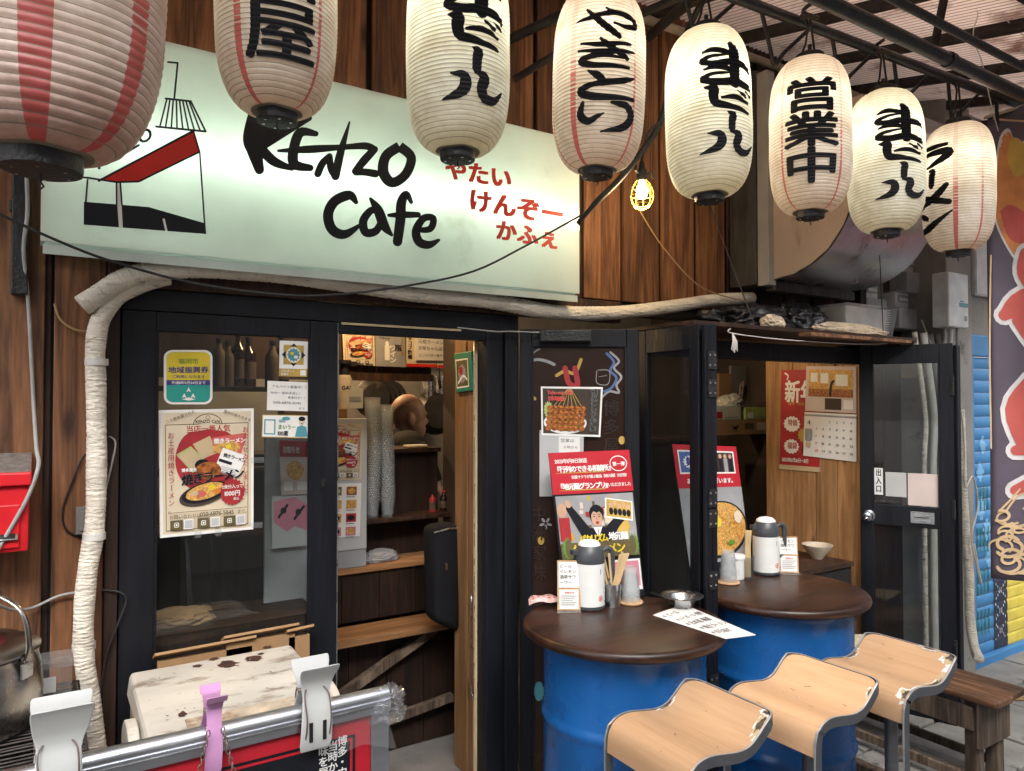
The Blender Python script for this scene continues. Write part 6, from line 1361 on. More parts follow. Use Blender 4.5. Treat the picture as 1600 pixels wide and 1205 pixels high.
mb.prism(pts, .0012, 'ink_white', lambda x, y, q: sh.at(x / W, y / H) - n_ * q); mb.build('sheet', t); d.build('print', sh.fn(W, H), n_, t)

def ramen_poster(full=True):
    d = Draw(); d.rect(3, 3, 97, 127, 'paper_cream'); d.frame(6, 6, 94, 115, .8, 'ink_brown')
    d.poly([(35, 115)] + [(50 + 15 * math.cos(R(a)), 115 + 10 * math.sin(R(a))) for a in range(180, -1, -15)] + [(65, 115)], 'paper_cream'); d.stroke([(50 + 15 * math.cos(R(a)), 114 + 11 * math.sin(R(a))) for a in range(180, -1, -15)], .9, 'ink_brown')
    d.text('KENZO Cafe', 50, 115.5, 4.6, 'ink', w=.03, anchor=.5); d.ell(50, 121.3, 2.4, 2.2, 'ink_brown'); d.ell(50, 121.3, 1.9, 1.7, 'paper_cream')
    d.ell(50, 78, 34, 36, 'ink_crimson', 40); d.poly([(20, 99), (30, 106), (50, 109), (70, 106), (80, 99), (80, 107), (70, 113), (50, 115.5), (30, 113), (20, 107)], 'paper_cream')
    d.text('当店一番人気', 27, 106.5, 8, 'ink_crimson', w=.025, sp=.98)
    d.poly([(17, 84), (32, 92), (48, 76), (34, 64)], 'lime'); d.poly([(34, 94), (52, 102), (60, 84), (44, 78)], 'paper_tan'); d.poly([(18, 82), (32, 90), (44, 78), (34, 67)], 'paper_tan')
    d.poly([(54, 100), (92, 104), (86, 82), (56, 84)], 'banner_red'); d.ell(70, 89, 15, 7, 'noodle'); d.ell(72, 90, 3, 2.4, 'ink_yellow'); d.text('焼きラーメン', 56, 94, 6, 'ink_white', w=.05, sp=.95)
    d.poly([(66, 89), (92, 79), (82, 58), (56, 66)], 'ink_white'); d.text('焼きラーメン', 66, 80, 4.6, 'ink', w=.05, ex=(.95, -.3), ey=(.3, .95), sp=.9); d.poly([(62, 78), (76, 73), (75, 70), (61, 75)], 'ink')
    for k in range(5): d.poly([(64 + k * .3 + 0, 70 - k * 1.8), (80, 65 - k * 1.8), (80, 64.4 - k * 1.8), (64, 69.4 - k * 1.8)], 'ink_grey')
    d.ell(44, 72, 8, 6, 'ink'); d.ell(50, 66, 14, 9, 'meat')
    d.ell(46, 42, 27, 11.5, 'inner_wall', rot=.22); d.ell(47, 43.5, 25, 10, 'ink', rot=.22); d.ell(47, 44.5, 21, 8, 'noodle', rot=.22); d.ell(42, 42, 7, 4, 'banner_red', jag=.2); d.ell(54, 48, 4, 3, 'ink_yellow'); d.ell(35, 43, 5, 3, 'paper_tan', jag=.2); d.ell(60, 44, 6, 3, 'ink_orange', jag=.2)
    d.text('焼きラーメン', 22, 53, 12, 'ink_white', w=.05, ex=(1, .06), sp=.92); d.text('焼きラーメン', 22, 53, 12, 'ink', w=.045, ex=(1, .06), sp=.92); d.text('博多屋台', 22, 66, 4, 'ink_white', w=.05)
    d.ell(76, 42, 14, 14.5, 'ink_crimson', 40, jag=.12); d.text('2食分入って', 76, 46, 4.6, 'ink_white', w=.02, anchor=.5, sp=.92); d.text('1000円', 76, 38.2, 6.4, 'ink_white', w=.028, anchor=.5); d.text('税込', 77, 33.5, 3.2, 'ink_white', w=.02)
    d.text('お土産用焼きラーメン。', 8, 101, 7.2, 'ink_crimson', w=.012, vert=True, sp=1.06); d.text('おまたせゐたしました。', 87, 105, 6.8, 'ink_crimson', w=.012, vert=True, sp=1.06)
    d.text('二十数年愛された', 7, 116, 4, 'ink_brown', ex=(.93, .34), ey=(-.34, .93), w=.01); d.text('屋台の味そのまま', 66, 126.5, 4, 'ink_brown', ex=(.93, -.34), ey=(.34, .93), w=.01)
    d.rect(8, 24.5, 92, 25, 'ink_brown'); d.text('お問い合わせは', 9, 18.5, 4.7, 'ink_brown', w=.01); d.text('050-6876-5045', 41, 18.8, 6, 'ink_brown', w=.02); d.text('まで。', 81, 19, 4.4, 'ink_brown', w=.01)
    for k in range(3):
        x = 10 + k * 28; d.rect(x, 7, x + 13, 17, 'ink_brown'); d.rect(x + 14, 7, x + 24, 17, 'ink_white'); d.rrect(x + 4, 9.6, x + 9, 14.6, 1.2, 'ink_white'); d.rrect(x + 4.7, 10.3, x + 8.3, 13.9, .9, 'ink_brown'); d.ell(x + 6.5, 12.1, 1.1, 1.1, 'ink_white')
        d.rect(x + 15, 8, x + 23, 16, 'paper_grey')
    return d
on_glass('food_poster', 'cream yaki ramen poster with red lettering taped on the left glass door', 'poster', [(248, 641), (396.5, 638), (396, 827), (250, 841)], 'paper', ramen_poster(), 100, 130)
for k, (px, py, dx, dy) in enumerate(((398, 717, 14, 3), (398, 823, 12, -6), (310, 838, 4, -7), (342, 835, 4, -6))):
    a, b = PY(px - 6, py, GY - .006), PY(px + dx, py + dy, GY - .006); mb = MB(); mb.box(min(a.x, b.x), max(a.x, b.x), GY - .0075, GY - .006, min(a.z, b.z) - .006, max(a.z, b.z) + .004, 'film'); mb.build('tape_piece', label='bit of clear tape holding the yaki ramen poster', cat='tape', group='tape on the ramen poster')
d = Draw(); d.rect(0, 26, 100, 120, 'ink_white'); d.rect(0, 0, 100, 26, 'ink_gold'); d.rect(14, 40, 86, 106, 'ink_gold'); d.poly([(50, 34), (92, 73), (50, 112), (8, 73)], 'ink'); d.rect(22, 45, 78, 101, 'ink_gold'); d.ell(50, 73, 26, 26, 'ink_white'); d.ell(50, 73, 24, 24, 'ink_teal', 24, jag=.2); d.ell(44, 78, 8, 6, 'ink_yellow', jag=.2); d.ell(58, 66, 8, 6, 'paper', jag=.2)
d.text('パスポート', 6, 14, 10, 'ink_white', w=.02); d.text('掲載店', 6, 4, 9, 'ink_white', w=.02); d.rect(74, 4, 94, 22, 'ink_white')
on_glass('shop_sticker', 'white sticker with a gold diamond emblem at the top of the left door', 'sticker', [(437, 532), (481, 534), (480, 589), (436, 588)], 'paper', d, 100, 120)
d = Draw(); d.text('アルバイト募集中！！', 10, 74, 11, 'ink', w=.006, sx=.8); d.text('18:00〜 給料手渡し！', 8, 54, 9.5, 'ink', w=.004, sx=.85); d.text('食事付き！！', 48, 40, 9, 'ink', w=.004, sx=.85); d.text('050-6876-5045', 14, 22, 11, 'ink', w=.006); d.text('まで', 74, 6, 8, 'ink')
on_glass('handwritten_note', 'white handwritten job notice taped below the gold diamond sticker', 'note', [(418, 595), (483, 598), (483, 643), (417, 641)], 'paper', d, 100, 95)
d = Draw(); d.frame(0, 0, 100, 50, 1.5, 'ink_gold'); d.rect(4, 6, 28, 40, 'ink_teal'); d.rect(7, 9, 25, 37, 'paper'); d.text('まいうー', 33, 19, 12, 'ink_pgreen', w=.03, sx=.8); d.text('100選', 33, 5, 12, 'ink', w=.03, sx=.85); d.text('福岡', 34, 34, 7, 'ink_teal', w=.02); d.ell(50, 42, 9, 4, 'ink_teal'); d.poly([(70, 3), (74, 24), (84, 28), (94, 24), (98, 3)], 'ink_teal'); d.ell(84, 36, 6.5, 8, 'paper_cream'); d.ell(84, 42, 7.4, 5, 'ink'); d.ell(84, 32, 2, 1, 'ink')
on_glass('shop_sticker', 'small white and teal award sticker below the handwritten job notice', 'sticker', [(410, 648), (483, 649), (482, 685), (409, 683)], 'paper', d, 100, 50)

# ================================================================== PAPERS ON THE BROWN FOLDING DOOR
def on3(s0, s1, z0, z1, lift=.0205): return Sheet(at_3(s0, z1, lift), at_3(s1, z1, lift), at_3(s1, z0, lift), at_3(s0, z0, lift))
def p3(px, py, lift=.02):                      # photo pixel on the folded leaf
    a = at_3(0, 0, lift); n = (at_3(0, 0, 1) - at_3(0, 0, 0)).normalized(); v = ray(px, py); return _O + v * ((a - _O).dot(n) / v.dot(n))
d = Draw(); W, H = 100, 76
d.frame(0, 0, W, H, 3, 'ink_white'); d.rect(3, 3, W - 3, H - 3, 'inner_wall'); d.ell(40, 20, 36, 17, 'paper'); d.ell(40, 21, 34, 15, 'ink_pgreen', jag=.12); d.ell(12, 40, 8, 14, 'lime', jag=.2)
rn = random.Random(5)
for k in range(7):
    x = 12 + k * 9; top = (46 - (3 - k) * 1.0, 72); d.stroke([(x + 4, 40), top], .9, 'ink_gold', smooth=False)
    for j in range(5): d.ell(x + 1.0 * j * .6 + rn.uniform(-1, 1), 12 + j * 7.6, 5.6, 4.8, 'meat', 14, jag=.1); d.ell(x + 1 + j * .6, 14 + j * 7.6, 2, 1.2, 'ink_orange', 10)
d.text('Take-out OK!', 10, 64, 8, 'ink_white', w=.05, sp=.9); d.text('Take-out OK!', 10, 64, 8, 'ink_red', w=.03, sp=.9); d.text('1本¥160', 12, 54, 9.5, 'ink_white', w=.05, sp=.92); d.text('1本¥160', 12, 54, 9.5, 'ink_red', w=.035, sp=.92)
d.text('博多とりかわ', 80, 63, 12, 'ink_white', w=.055, vert=True, sp=.90); d.text('博多とりかわ', 80, 63, 12, 'ink', w=.035, vert=True, sp=.90)
c = [p3(*q) for q in ((845, 604), (942, 605), (938, 683), (846, 680))]; paper_thing('food_poster', 'grilled chicken skewer poster on the brown folding door', 'poster', Sheet(*c), 'paper', d, W, H)
d = Draw(); d.text('夜は', 48, 84, 13, 'ink', w=.004); d.text('６時から', 44, 66, 11, 'ink', w=.004)
c = [p3(*q, .0192) for q in ((843, 672), (912, 678), (911, 775), (843, 776))]; paper_thing('blank_notice', 'pale grey sheet taped below the skewer poster', 'note', Sheet(*c), 'paper_grey', None, 100, 100, thick=.0006)
d2 = Draw(); d2.text('営業は', 8, 60, 22, 'ink', w=.004); d2.text('６時から', 20, 24, 18, 'ink', w=.004)
c = [p3(*q, .0199) for q in ((873, 682), (906, 683), (906, 708), (873, 707))]; paper_thing('handwritten_note', 'small handwritten slip on the grey sheet under the skewer poster', 'note', Sheet(*c), 'paper', d2, 100, 90, thick=.0004)
d = Draw()                                      # faded paint on the panel: clouds, flowers, dots (figures left out)
def pp(x, y): return (780 + x / 2.62, 480 + y / 2.62)
def pst(pts, w, m): d.stroke([pp(*q) for q in pts], w / 2.62, m)
pst([(455, 185), (490, 220), (470, 250), (500, 285), (480, 320), (490, 350), (450, 345), (420, 370)], 9, 'ink_grey'); pst([(440, 190), (470, 225), (455, 260), (480, 290), (460, 330), (430, 345)], 10, 'ink_blue')
pst([(135, 235), (140, 190), (165, 172)], 6, 'ink_grey'); pst([(110, 235), (150, 215), (195, 222), (225, 235)], 12, 'ink_grey'); pst([(235, 280), (270, 262), (310, 270), (335, 215)], 13, 'ink_gold'); pst([(100, 385), (130, 370), (145, 375)], 14, 'ink_gold')
pst([(270, 250), (285, 310), (320, 320), (310, 250)], 22, 'ink_crimson'); pst([(400, 260), (400, 310), (445, 315), (450, 262), (405, 258)], 3, 'ink_grey'); pst([(408, 285), (440, 280)], 2, 'ink_grey')
for x, y, m in ((502, 545, 'ink_gold'), (171, 956, 'ink_gold')): d.ell(*pp(x, y), 5, 6.5, m)
for k in range(5): a = k * 1.257 + .3; d.ell(pp(190, 885)[0] + 6 * math.cos(a), pp(190, 885)[1] + 6 * math.sin(a), 4.2, 2.0, 'ink_grey', 12, rot=a)
for x, y in ((115, 1080), (125, 1130)): d.ell(*pp(x, y), 4, 5, 'ink_grey')
for k in range(4): a = k * 1.57; d.ell(842 + 6 * math.cos(a), 1080 + 8 * math.sin(a), 6, 7, 'ink_teal')
for i, ch in enumerate('博多屋台'): d.text(ch, pp(425, 0)[0], pp(0, 440 + i * 75)[1], 26, 'plank_dark', w=.02, ex=(1, 0), ey=(0, -1))
for i, ch in enumerate('中洲家味'): d.text(ch, pp(130, 0)[0], pp(0, 870 + i * 80)[1], 25, 'plank_dark', w=.02, ex=(1, 0), ey=(0, -1))
lim = [at_3(.055, .2, .004), at_3(.48, 1.9, .004)]
d.build('painted_decor', lambda x, y: p3(x, y, .0035), (at_3(0, 0, 1) - at_3(0, 0, 0)), dp)['kind'] = 'stuff'
mb = MB()
a, b = at_3(.085, 1.945, .030), at_3(.30, 1.945, .030); u = (b - a).normalized(); nn = V((u.y, -u.x, 0))
mb.hexa([a - nn * .012, b - nn * .012, b + nn * .022, a + nn * .022] + [p + V((0, 0, .05)) for p in (a - nn * .012, b - nn * .012, b + nn * .022, a + nn * .022)], 'black_iron'); mb.build('door_closer', dp, bevel=.005)

# ================================================================== PAPERS ON THE GLAZED DOOR
def on5(s0, s1, z0, z1, lift=.0032): return Sheet(at_5(s0, z1, lift), at_5(s1, z1, lift), at_5(s1, z0, lift), at_5(s0, z0, lift))
d = Draw(); d.rrect(0, 0, 40, 100, 4, 'paper')
for i, ch in enumerate('出入口'): d.text(ch, 6, 72 - i * 30, 28, 'ink', w=.035)
paper_thing('exit_notice', 'small white sign lettered 出入口 on the glazed door', 'sign', on5(.070, .112, 1.19, 1.335), 'paper', d, 40, 100)
paper_thing('blank_plate', 'grey blank plate between the 出入口 sign and the pink sheet', 'plate', on5(.125, .225, 1.185, 1.315), 'paper_grey')
paper_thing('blank_notice', 'blank pinkish sheet stuck on the glazed door', 'note', on5(.232, .372, 1.145, 1.315), 'paper_pink')
# ================================================================== INSIDE: COUNTER, BENCH, PASS
CT = thing('serving_counter', 'dark kitchen pass with timber counter and bench inside the doorway', 'counter', (1.2, 3.2, .13))
mb = MB(); mb.box(.86, 1.69, 3.17, 3.335, .925, .955, 'shelf_wood'); mb.build('counter_top', CT, bevel=.004)
mb = MB(); mb.box(.90, 1.69, 2.97, 3.165, .67, .70, 'shelf_wood'); mb.build('bench_seat', CT, bevel=.004)
for k in range(3, 7):
    mb = MB(); mb.box(.42 + k * .18, .597 + k * .18, 3.19, 3.205, .705, .922, 'board_dark'); mb.build('front_board', CT, bevel=.002)
    mb = MB(); mb.box(.42 + k * .18, .597 + k * .18, 3.10, 3.115, .135, .665, 'board_dark'); mb.build('front_board', CT, bevel=.002)
mb = MB(); mb.tube([(1.05, 3.07, .42), (1.55, 3.06, .66)], .026, 'leg_wood', 4); mb.build('brace', CT); mb = MB(); mb.tube([(1.0, 3.05, .26), (1.62, 3.05, .33)], .024, 'leg_wood', 4); mb.build('brace', CT)
mb = MB(); mb.box(.62, 1.69, 3.34, 3.37, .13, 1.445, 'board_dark'); mb.build('pass_front', CT)
mb = MB(); mb.box(.60, 1.69, 3.30, 3.62, 1.446, 1.468, 'plank_dark'); mb.build('pass_top', CT, bevel=.003)
mb = MB(); mb.box(.62, 1.69, 3.20, 3.339, 1.135, 1.155, 'plank_dark'); mb.build('pass_shelf', CT, bevel=.003)
mb = MB(); mb.box(.25, 1.69, 3.415, 3.45, 1.80, 2.06, 'plank_dark'); mb.box(.25, 1.69, 3.39, 3.414, 1.80, 1.835, 'plank_dark'); mb.build('notice_rail', CT)
def cup_tower(label, px, z0, n, Y, r=.036):
    b = PY(px, 800, Y); t = thing('cup_tower', label, 'cups', (b.x, Y, z0), 'tall stacks of plastic cups inside the doorway')
    mb = None
    for k in range(n):
        z = k * .0112
        if mb is None:
            mb = MB(); mb.lathe([(r * .74, 0), (r * .98, .072), (r * 1.04, .074), (r * 1.04, .079), (r * .98, .079)], 'cup_plastic', 18); first = mb.build('cup', t, smooth=True, local=True, fix=False); o = first
        else: o = link(first.copy()); o.parent = t
        o.location = (.006 * math.sin(k * .13 + px), .004 * math.sin(k * .2), z)
cup_tower('tallest stack of clear plastic cups inside the doorway beside the notice board', 583, 1.156, 44, 3.26)
cup_tower('clear plastic cup stack between the tallest stack and the chef', 604, 1.156, 41, 3.25)
# small things on shelves
def bottle(label, x, y, z, h, r, m, cap='ink_red', lab=True, grp=None):
    t = thing('bottle', label, 'bottle', (x, y, z), grp)
    mb = MB(); mb.lathe([(0, 0), (r, 0), (r, h * .62), (r * .85, h * .70), (r * .38, h * .80), (r * .34, h * .94), (0, h * .94)], m, 18); mb.build('body', t, smooth=True, local=True, auto=40)
    mb = MB(); mb.lathe([(r * .42, h * .9), (r * .42, h), (0, h)], cap, 14); mb.build('cap', t, smooth=True, local=True, auto=40)
    if lab: mb = MB(); mb.lathe([(r * 1.012, h * .15), (r * 1.012, h * .5)], 'bottle_label', 18); mb.build('label_band', t, smooth=True, local=True)
a = PY(676, 794, 3.27); bottle('dark red spice bottle on the pass shelf', a.x, 3.27, 1.156, .095, .018, 'ink_crimson', 'ink', True)
a = PY(693, 794, 3.27); bottle('spice bottle with a tall red cap on the pass shelf', a.x, 3.27, 1.156, .10, .019, 'bottle_brown', 'ink_red', True)
a = PY(706, 792, 3.28); d = Draw(); d.text('メニュー', 12, 66, 18, 'ink_crimson', w=.02)
for k in range(4): d.rect(10, 52 - k * 12, 80 - 12 * (k % 2), 55 - k * 12, 'ink_grey')
sh = Sheet((a.x - .035, 3.29, 1.30), (a.x + .03, 3.29, 1.30), (a.x + .03, 3.28, 1.157), (a.x - .035, 3.28, 1.157)); paper_thing('menu_card', 'small cream menu card on the pass shelf by the timber reveal', 'menu', sh, 'paper_cream', d, 100, 100, .002)
a = PY(650, 699, 3.34); t = thing('order_pad', 'small tan order pad lying on the kitchen pass', 'pad', (a.x, 3.34, 1.469)); mb = MB(); mb.box(a.x - .055, a.x + .05, 3.31, 3.38, 1.469, 1.479, 'paper_tan'); mb.build('cover', t, bevel=.003); mb = MB(); mb.box(a.x - .05, a.x + .051, 3.315, 3.379, 1.4795, 1.482, 'paper'); mb.build('page', t)
# hanging bag and folded cloth
BG = thing('shoulder_bag', 'black zipped shoulder bag hung at the counter by the reveal', 'bag', (1.50, 3.0, .9))
mb = MB(); q = [PD(668, 822, 3.18), PD(712, 815, 3.24), PD(710, 985, 3.2), PD(672, 968, 3.1)]
mb.hexa([p - V((.0, .06, 0)) for p in q] + [p + V((0, .07, 0)) for p in q], 'bag_cloth'); bgo = mb.build('body', BG, bevel=.03, smooth=True)
mb = MB(); mb.tube([q[0] - V((0, .062, .02)), q[0].lerp(q[1], .5) - V((0, .066, .012)), q[1] - V((0, .062, .02))], .004, 'steel', 6); c = q[0].lerp(q[2], .35) - V((-.01, .065, 0)); mb.box(c.x - .005, c.x + .005, c.y - .006, c.y, c.z - .02, c.z + .01, 'steel'); mb.build('zipper', BG)
crumple('folded_cloth', 'grey folded cloth on the timber counter beside the black bag', 'cloth', (1.34, 3.24, .957), 0, .07, 21, 'ink_grey', (1.3, .8, .5), amp=.3)
# notice board with posters at the left of the doorway
a, b = PY(522, 655, 3.12), PY(572, 850, 3.12)
def inner_poster(name, label, px, Y, m, d, W, H): return paper_thing(name, label, 'poster', sheet_px(px, 'Y', Y), m, d, W, H)
NBd = thing('notice_board', 'grey metal notice board standing inside the doorway with two posters', 'board', (.95, 3.16, .956)); mb = MB(); tl, br = PY(470, 655, 3.16), PY(573, 850, 3.16); mb.box(tl.x, br.x, 3.16, 3.18, br.z - .02, tl.z, 'paper_grey'); mb.box(tl.x, br.x, 3.165, 3.18, .956, br.z - .021, 'meter_grey'); mb.build('panel', NBd, bevel=.003)
inner_poster('food_poster', 'dim copy of the ramen poster on the grey notice board', [(490, 662), (568, 662), (565, 750), (490, 752)], 3.157, 'paper_cream', ramen_poster(), 100, 130)
d = Draw(); rn = random.Random(9)
for k in range(12):
    x, y = 4 + (k % 3) * 32, 78 - (k // 3) * 25; d.rect(x, y, x + 22, y + 16, rn.choice(['ink_crimson', 'meat', 'ink_brown', 'ink_pink', 'noodle'])); d.ell(x + 11, y + 8, 8, 5, rn.choice(['noodle', 'paper_tan', 'ink'])); d.rect(x, y - 4, x + 18, y - 2, 'ink_grey')
inner_poster('menu_poster', 'photo menu sheet below the dim ramen poster on the notice board', [(490, 757), (565, 755), (562, 838), (490, 843)], 3.157, 'paper', d, 100, 100)
d = Draw(); d.rect(0, 70, 100, 100, 'ink_crimson'); d.ell(50, 45, 30, 18, 'noodle'); d.rect(10, 8, 40, 24, 'ink_white'); d.rect(55, 8, 90, 24, 'ink_white'); d.text('お知らせ', 10, 78, 14, 'ink_white', w=.03)
inner_poster('menu_poster', 'dim red topped poster seen through the left door glass', [(436, 688), (484, 690), (484, 772), (440, 774)], 2.86, 'paper_pink', d, 100, 100)
d = Draw(); d.poly([(4, 90), (60, 98), (96, 80), (96, 30), (60, 40), (40, 30), (4, 50)], 'ink_pink'); d.ell(30, 72, 8, 6, 'ink'); d.ell(70, 68, 8, 6, 'ink'); d.stroke([(18, 60), (40, 82)], 6, 'ink'); d.stroke([(60, 55), (84, 78)], 6, 'ink')
inner_poster('menu_poster', 'grey sheet with a pink print hanging behind the left door glass', [(425, 776), (484, 774), (482, 852), (425, 858)], 2.86, 'paper_grey', d, 100, 100)
mb = MB(); tl, br = PY(415, 640, 2.88), PY(486, 860, 2.88); mb.box(tl.x, br.x + .06, 2.885, 2.90, .135, tl.z - .1, 'meter_grey'); mb.build('partition_board', label='grey standing board behind the left glass door', cat='board', bevel=.003)
# lit row of menus over the pass
inner_poster('food_poster', 'warm lit ramen poster at the start of the row over the pass', [(535, 518), (585, 518), (586, 572), (537, 569)], 3.388, 'paper_cream', ramen_poster(), 100, 130)
d = Draw(); d.rect(0, 0, 100, 120, 'ink_grey'); d.text('営業時間', 12, 96, 10, 'ink', w=.01, sx=.9); d.text('ワイン', 46, 60, 22, 'ink_white', w=.05, vert=True); d.text('瓶', 62, 60, 26, 'ink', w=.03); d.rect(30, 22, 46, 74, 'ink_white'); d.ell(38, 80, 6, 10, 'ink_white'); d.text('グラスの赤白', 84, 98, 11, 'ink_gold', w=.02, vert=True)
inner_poster('drink_poster', 'grey drinks poster in the lit row over the pass', [(586.5, 518), (633, 524), (634, 574), (587, 572)], 3.388, 'paper', d, 100, 120)
d = Draw(); d.rect(0, 0, 100, 10, 'ink_red'); d.text('タコブ酢種', 4, 86, 15, 'ink', w=.04, vert=True); d.rect(30, 24, 96, 40, 'ink_gold')
inner_poster('drink_poster', 'white poster with bold lettering and red foot in the lit row', [(635, 524), (681, 528), (682, 574), (635, 573)], 3.388, 'paper_cream', d, 100, 100)
d = Draw(); d.rect(0, 0, 100, 10, 'ink_red'); inner_poster('drink_poster', 'last cream poster of the lit row beside the green frame', [(682, 528), (712, 530), (712, 576), (683, 575)], 3.388, 'paper_cream', d, 100, 100)
d = Draw(); d.rect(1, 1, 99, 59, 'paper'); d.text('元祖ラーメン！！', 8, 42, 11, 'ink', w=.01, sx=.95); d.text('天草ちゃんぽん！', 8, 26, 10.5, 'ink', w=.01, sx=.95); d.text('ピンクバター焼ラーメン', 10, 9, 9, 'ink', w=.006, sx=.8)
inner_poster('handwritten_note', 'handwritten white menu board clipped over the lit posters', [(648, 524), (711, 529), (710, 564), (648, 563)], 3.376, 'paper', d, 100, 60)
# wooden box and gas canister by the board
mb = MB(); mb.box(1.00 - .12, 1.165, 3.20, 3.30, 1.60, 1.665, 'shelf_wood'); mb.box(.9, 1.16, 3.21, 3.29, 1.468, 1.599, 'plank_dark'); mb.build('wooden_box', label='brown wooden box beside the cup stacks', cat='box', bevel=.003)
a = PY(538, 610, 3.25); t = thing('gas_canister', 'cream gas canister with a black burner head', 'canister', (a.x, 3.25, 1.666)); mb = MB(); mb.lathe([(0, 0), (.034, 0), (.034, .135), (.026, .152), (0, .155)], 'gas_can', 20); mb.build('can', t, smooth=True, local=True, auto=40)
mb = MB(); mb.lathe([(.022, .155), (.020, .20), (.03, .205), (.03, .22), (0, .222)], 'cable_black', 14); mb.box(-.03, .055, -.012, .012, .195, .215, 'cable_black'); mb.build('burner_head', t, local=True, smooth=True, auto=40)
d = Draw(); d.text('GAS', -.024, .085, .026, 'ink', w=.02); mb = MB()
for vs, fs, m in d.it: mb.add([(.0345 * math.sin(x / .0345), -.0345 * math.cos(x / .0345), y) for x, y in vs], fs, m)
mb.build('lettering', t, local=True, fix=False)
mb = MB(); a = PY(550, 650, 3.2); mb.box(a.x - .02, a.x + .06, 3.22, 3.29, 1.666, 1.76, 'box_white'); mb.box(a.x - .01, a.x + .05, 3.2185, 3.2195, 1.70, 1.72, 'ink_grey'); mb.build('carton', label='small pale carton in front of the gas canister', cat='box', bevel=.002)
# kitchen wall: pans, lids, utensils
def pan(label, px, py, Y, r, handle=True):
    c = PY(px, py, Y); t = thing('frying_pan', label, 'pan', (c.x, c.y, c.z - r), 'pans hung on the kitchen wall'); M_ = Matrix.Rotation(R(90), 4, 'X')
    mb = MB(); mb.lathe([(0, .0), (r * .72, .0), (r * .95, -.04), (r, -.045), (r * .97, -.048), (r * .74, -.012), (r * .5, -.008), (0, -.008)], 'pan_iron', 40, M=M_, c=c); mb.build('body', t, smooth=True, auto=40)
    if handle: mb = MB(); mb.tube([c + V((0, -.02, r * .96)), c + V((-.005, .0, r * 1.5)), c + V((0, .02, r * 2.1))], .011, 'pan_iron', 8); mb.build('handle', t, smooth=True)
pan('big round iron frying pan hanging beside the chef', 686, 643, 4.45, .16)
for k in range(4): pan(('foremost dark lid overlapping the row of lids behind the cook', 'second dark lid in the overlapping row behind the cook', 'third dark lid in the overlapping row behind the cook', 'rearmost dark lid, partly hidden by the cook')[k], 588 + k * 9, 622, 4.40 + k * .03, .13 - .005 * k, False)
mb = MB(); c = PY(690, 600, 4.6); mb.box(c.x - .22, c.x + .12, 4.60, 4.63, c.z + .16, c.z + .20, 'pan_iron'); mb.build('hanging_rail', label='dark rail holding steel containers above the frying pan', cat='rail')
for k in range(3): c = PY(668 + k * 17, 606, 4.5); mb = MB(); mb.lathe([(0, 0), (.045, 0), (.05, .17), (.048, .17), (.043, .005), (0, .005)], 'steel', 20, c=c - V((0, 0, .09))); mb.build('steel_canister', label=('steel canister on the cook side above the frying pan', 'middle steel canister above the frying pan', 'steel canister by the reveal above the frying pan')[k], cat='canister', group='steel canisters on the kitchen wall', smooth=True, auto=40)
mb = MB(); mb.box(.4, 1.69, 4.2, 4.7, 1.0, 1.02, 'steel'); mb.box(.42, 1.67, 4.22, 4.7, .135, .999, 'inner_wall'); mb.build('kitchen_range', label='steel topped kitchen range along the back wall', cat='range')
# shelf with bottles behind the left glass
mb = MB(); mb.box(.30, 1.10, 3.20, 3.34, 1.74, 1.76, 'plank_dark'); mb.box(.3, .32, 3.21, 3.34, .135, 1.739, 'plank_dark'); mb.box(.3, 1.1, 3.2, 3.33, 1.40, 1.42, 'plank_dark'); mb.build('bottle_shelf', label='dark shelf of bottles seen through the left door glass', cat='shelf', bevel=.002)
for k, (px, h, m) in enumerate(((342, .20, 'bottle_label'), (356, .19, 'bottle_label'), (372, .23, 'bottle_brown'), (388, .21, 'bottle_brown'), (426, .20, 'bottle_label'), (440, .22, 'bottle_brown'))):
    a = PY(px, 590, 3.25); bottle(('pale liquor bottle on the dark shelf', 'second pale liquor bottle on the dark shelf', 'brown liquor bottle with tan label on the dark shelf', 'shorter brown bottle next to the tan labelled one', 'tan bottle with a dark cap on the dark shelf', 'tall brown bottle at the shelf end')[k], a.x, 3.25, 1.761, h, .032, m, 'ink', True, 'bottles on the dark shelf')
crumple('paper_bag', 'brown paper food bag lying inside the left window', 'bag', (.40, 2.78, .93), 0, .075, 33, 'cardboard', (1.6, 1, .5), amp=.35)
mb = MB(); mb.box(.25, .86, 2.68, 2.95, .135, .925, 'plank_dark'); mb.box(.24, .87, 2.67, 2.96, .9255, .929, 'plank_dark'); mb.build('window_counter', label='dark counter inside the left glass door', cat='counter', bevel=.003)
# green framed picture on the reveal
def onx(px, py, X=1.519): return PX(px, py, X)
c = [onx(713, 553), onx(740, 549), onx(743, 610), onx(716, 614)]; GF = thing('picture_frame', 'green framed picture hung on the timber reveal', 'picture', onx(729, 612)); sh = Sheet(*c)
mb = MB(); q = sh.c; mb.hexa(q + [p + V((-.012, 0, 0)) for p in q], 'frame_green'); mb.build('frame', GF, bevel=.002)
d = Draw(); d.rect(8, 10, 80, 84, 'ink_white'); d.rect(12, 14, 76, 80, 'ink_brown'); d.ell(44, 46, 24, 26, 'ink_grey', jag=.2); d.ell(38, 54, 12, 12, 'ink_crimson', jag=.2); d.stroke([(20, 24), (50, 40), (70, 30)], 6, 'ink_white'); d.build('picture', lambda x, y: sh.at(x / 100, y / 100) + V((-.0125, 0, 0)), (-1, 0, 0), GF)
mb = MB(); e = onx(728, 535); mb.tube([e, onx(729, 549)], .002, 'cable_black', 5); mb.build('hook', GF)
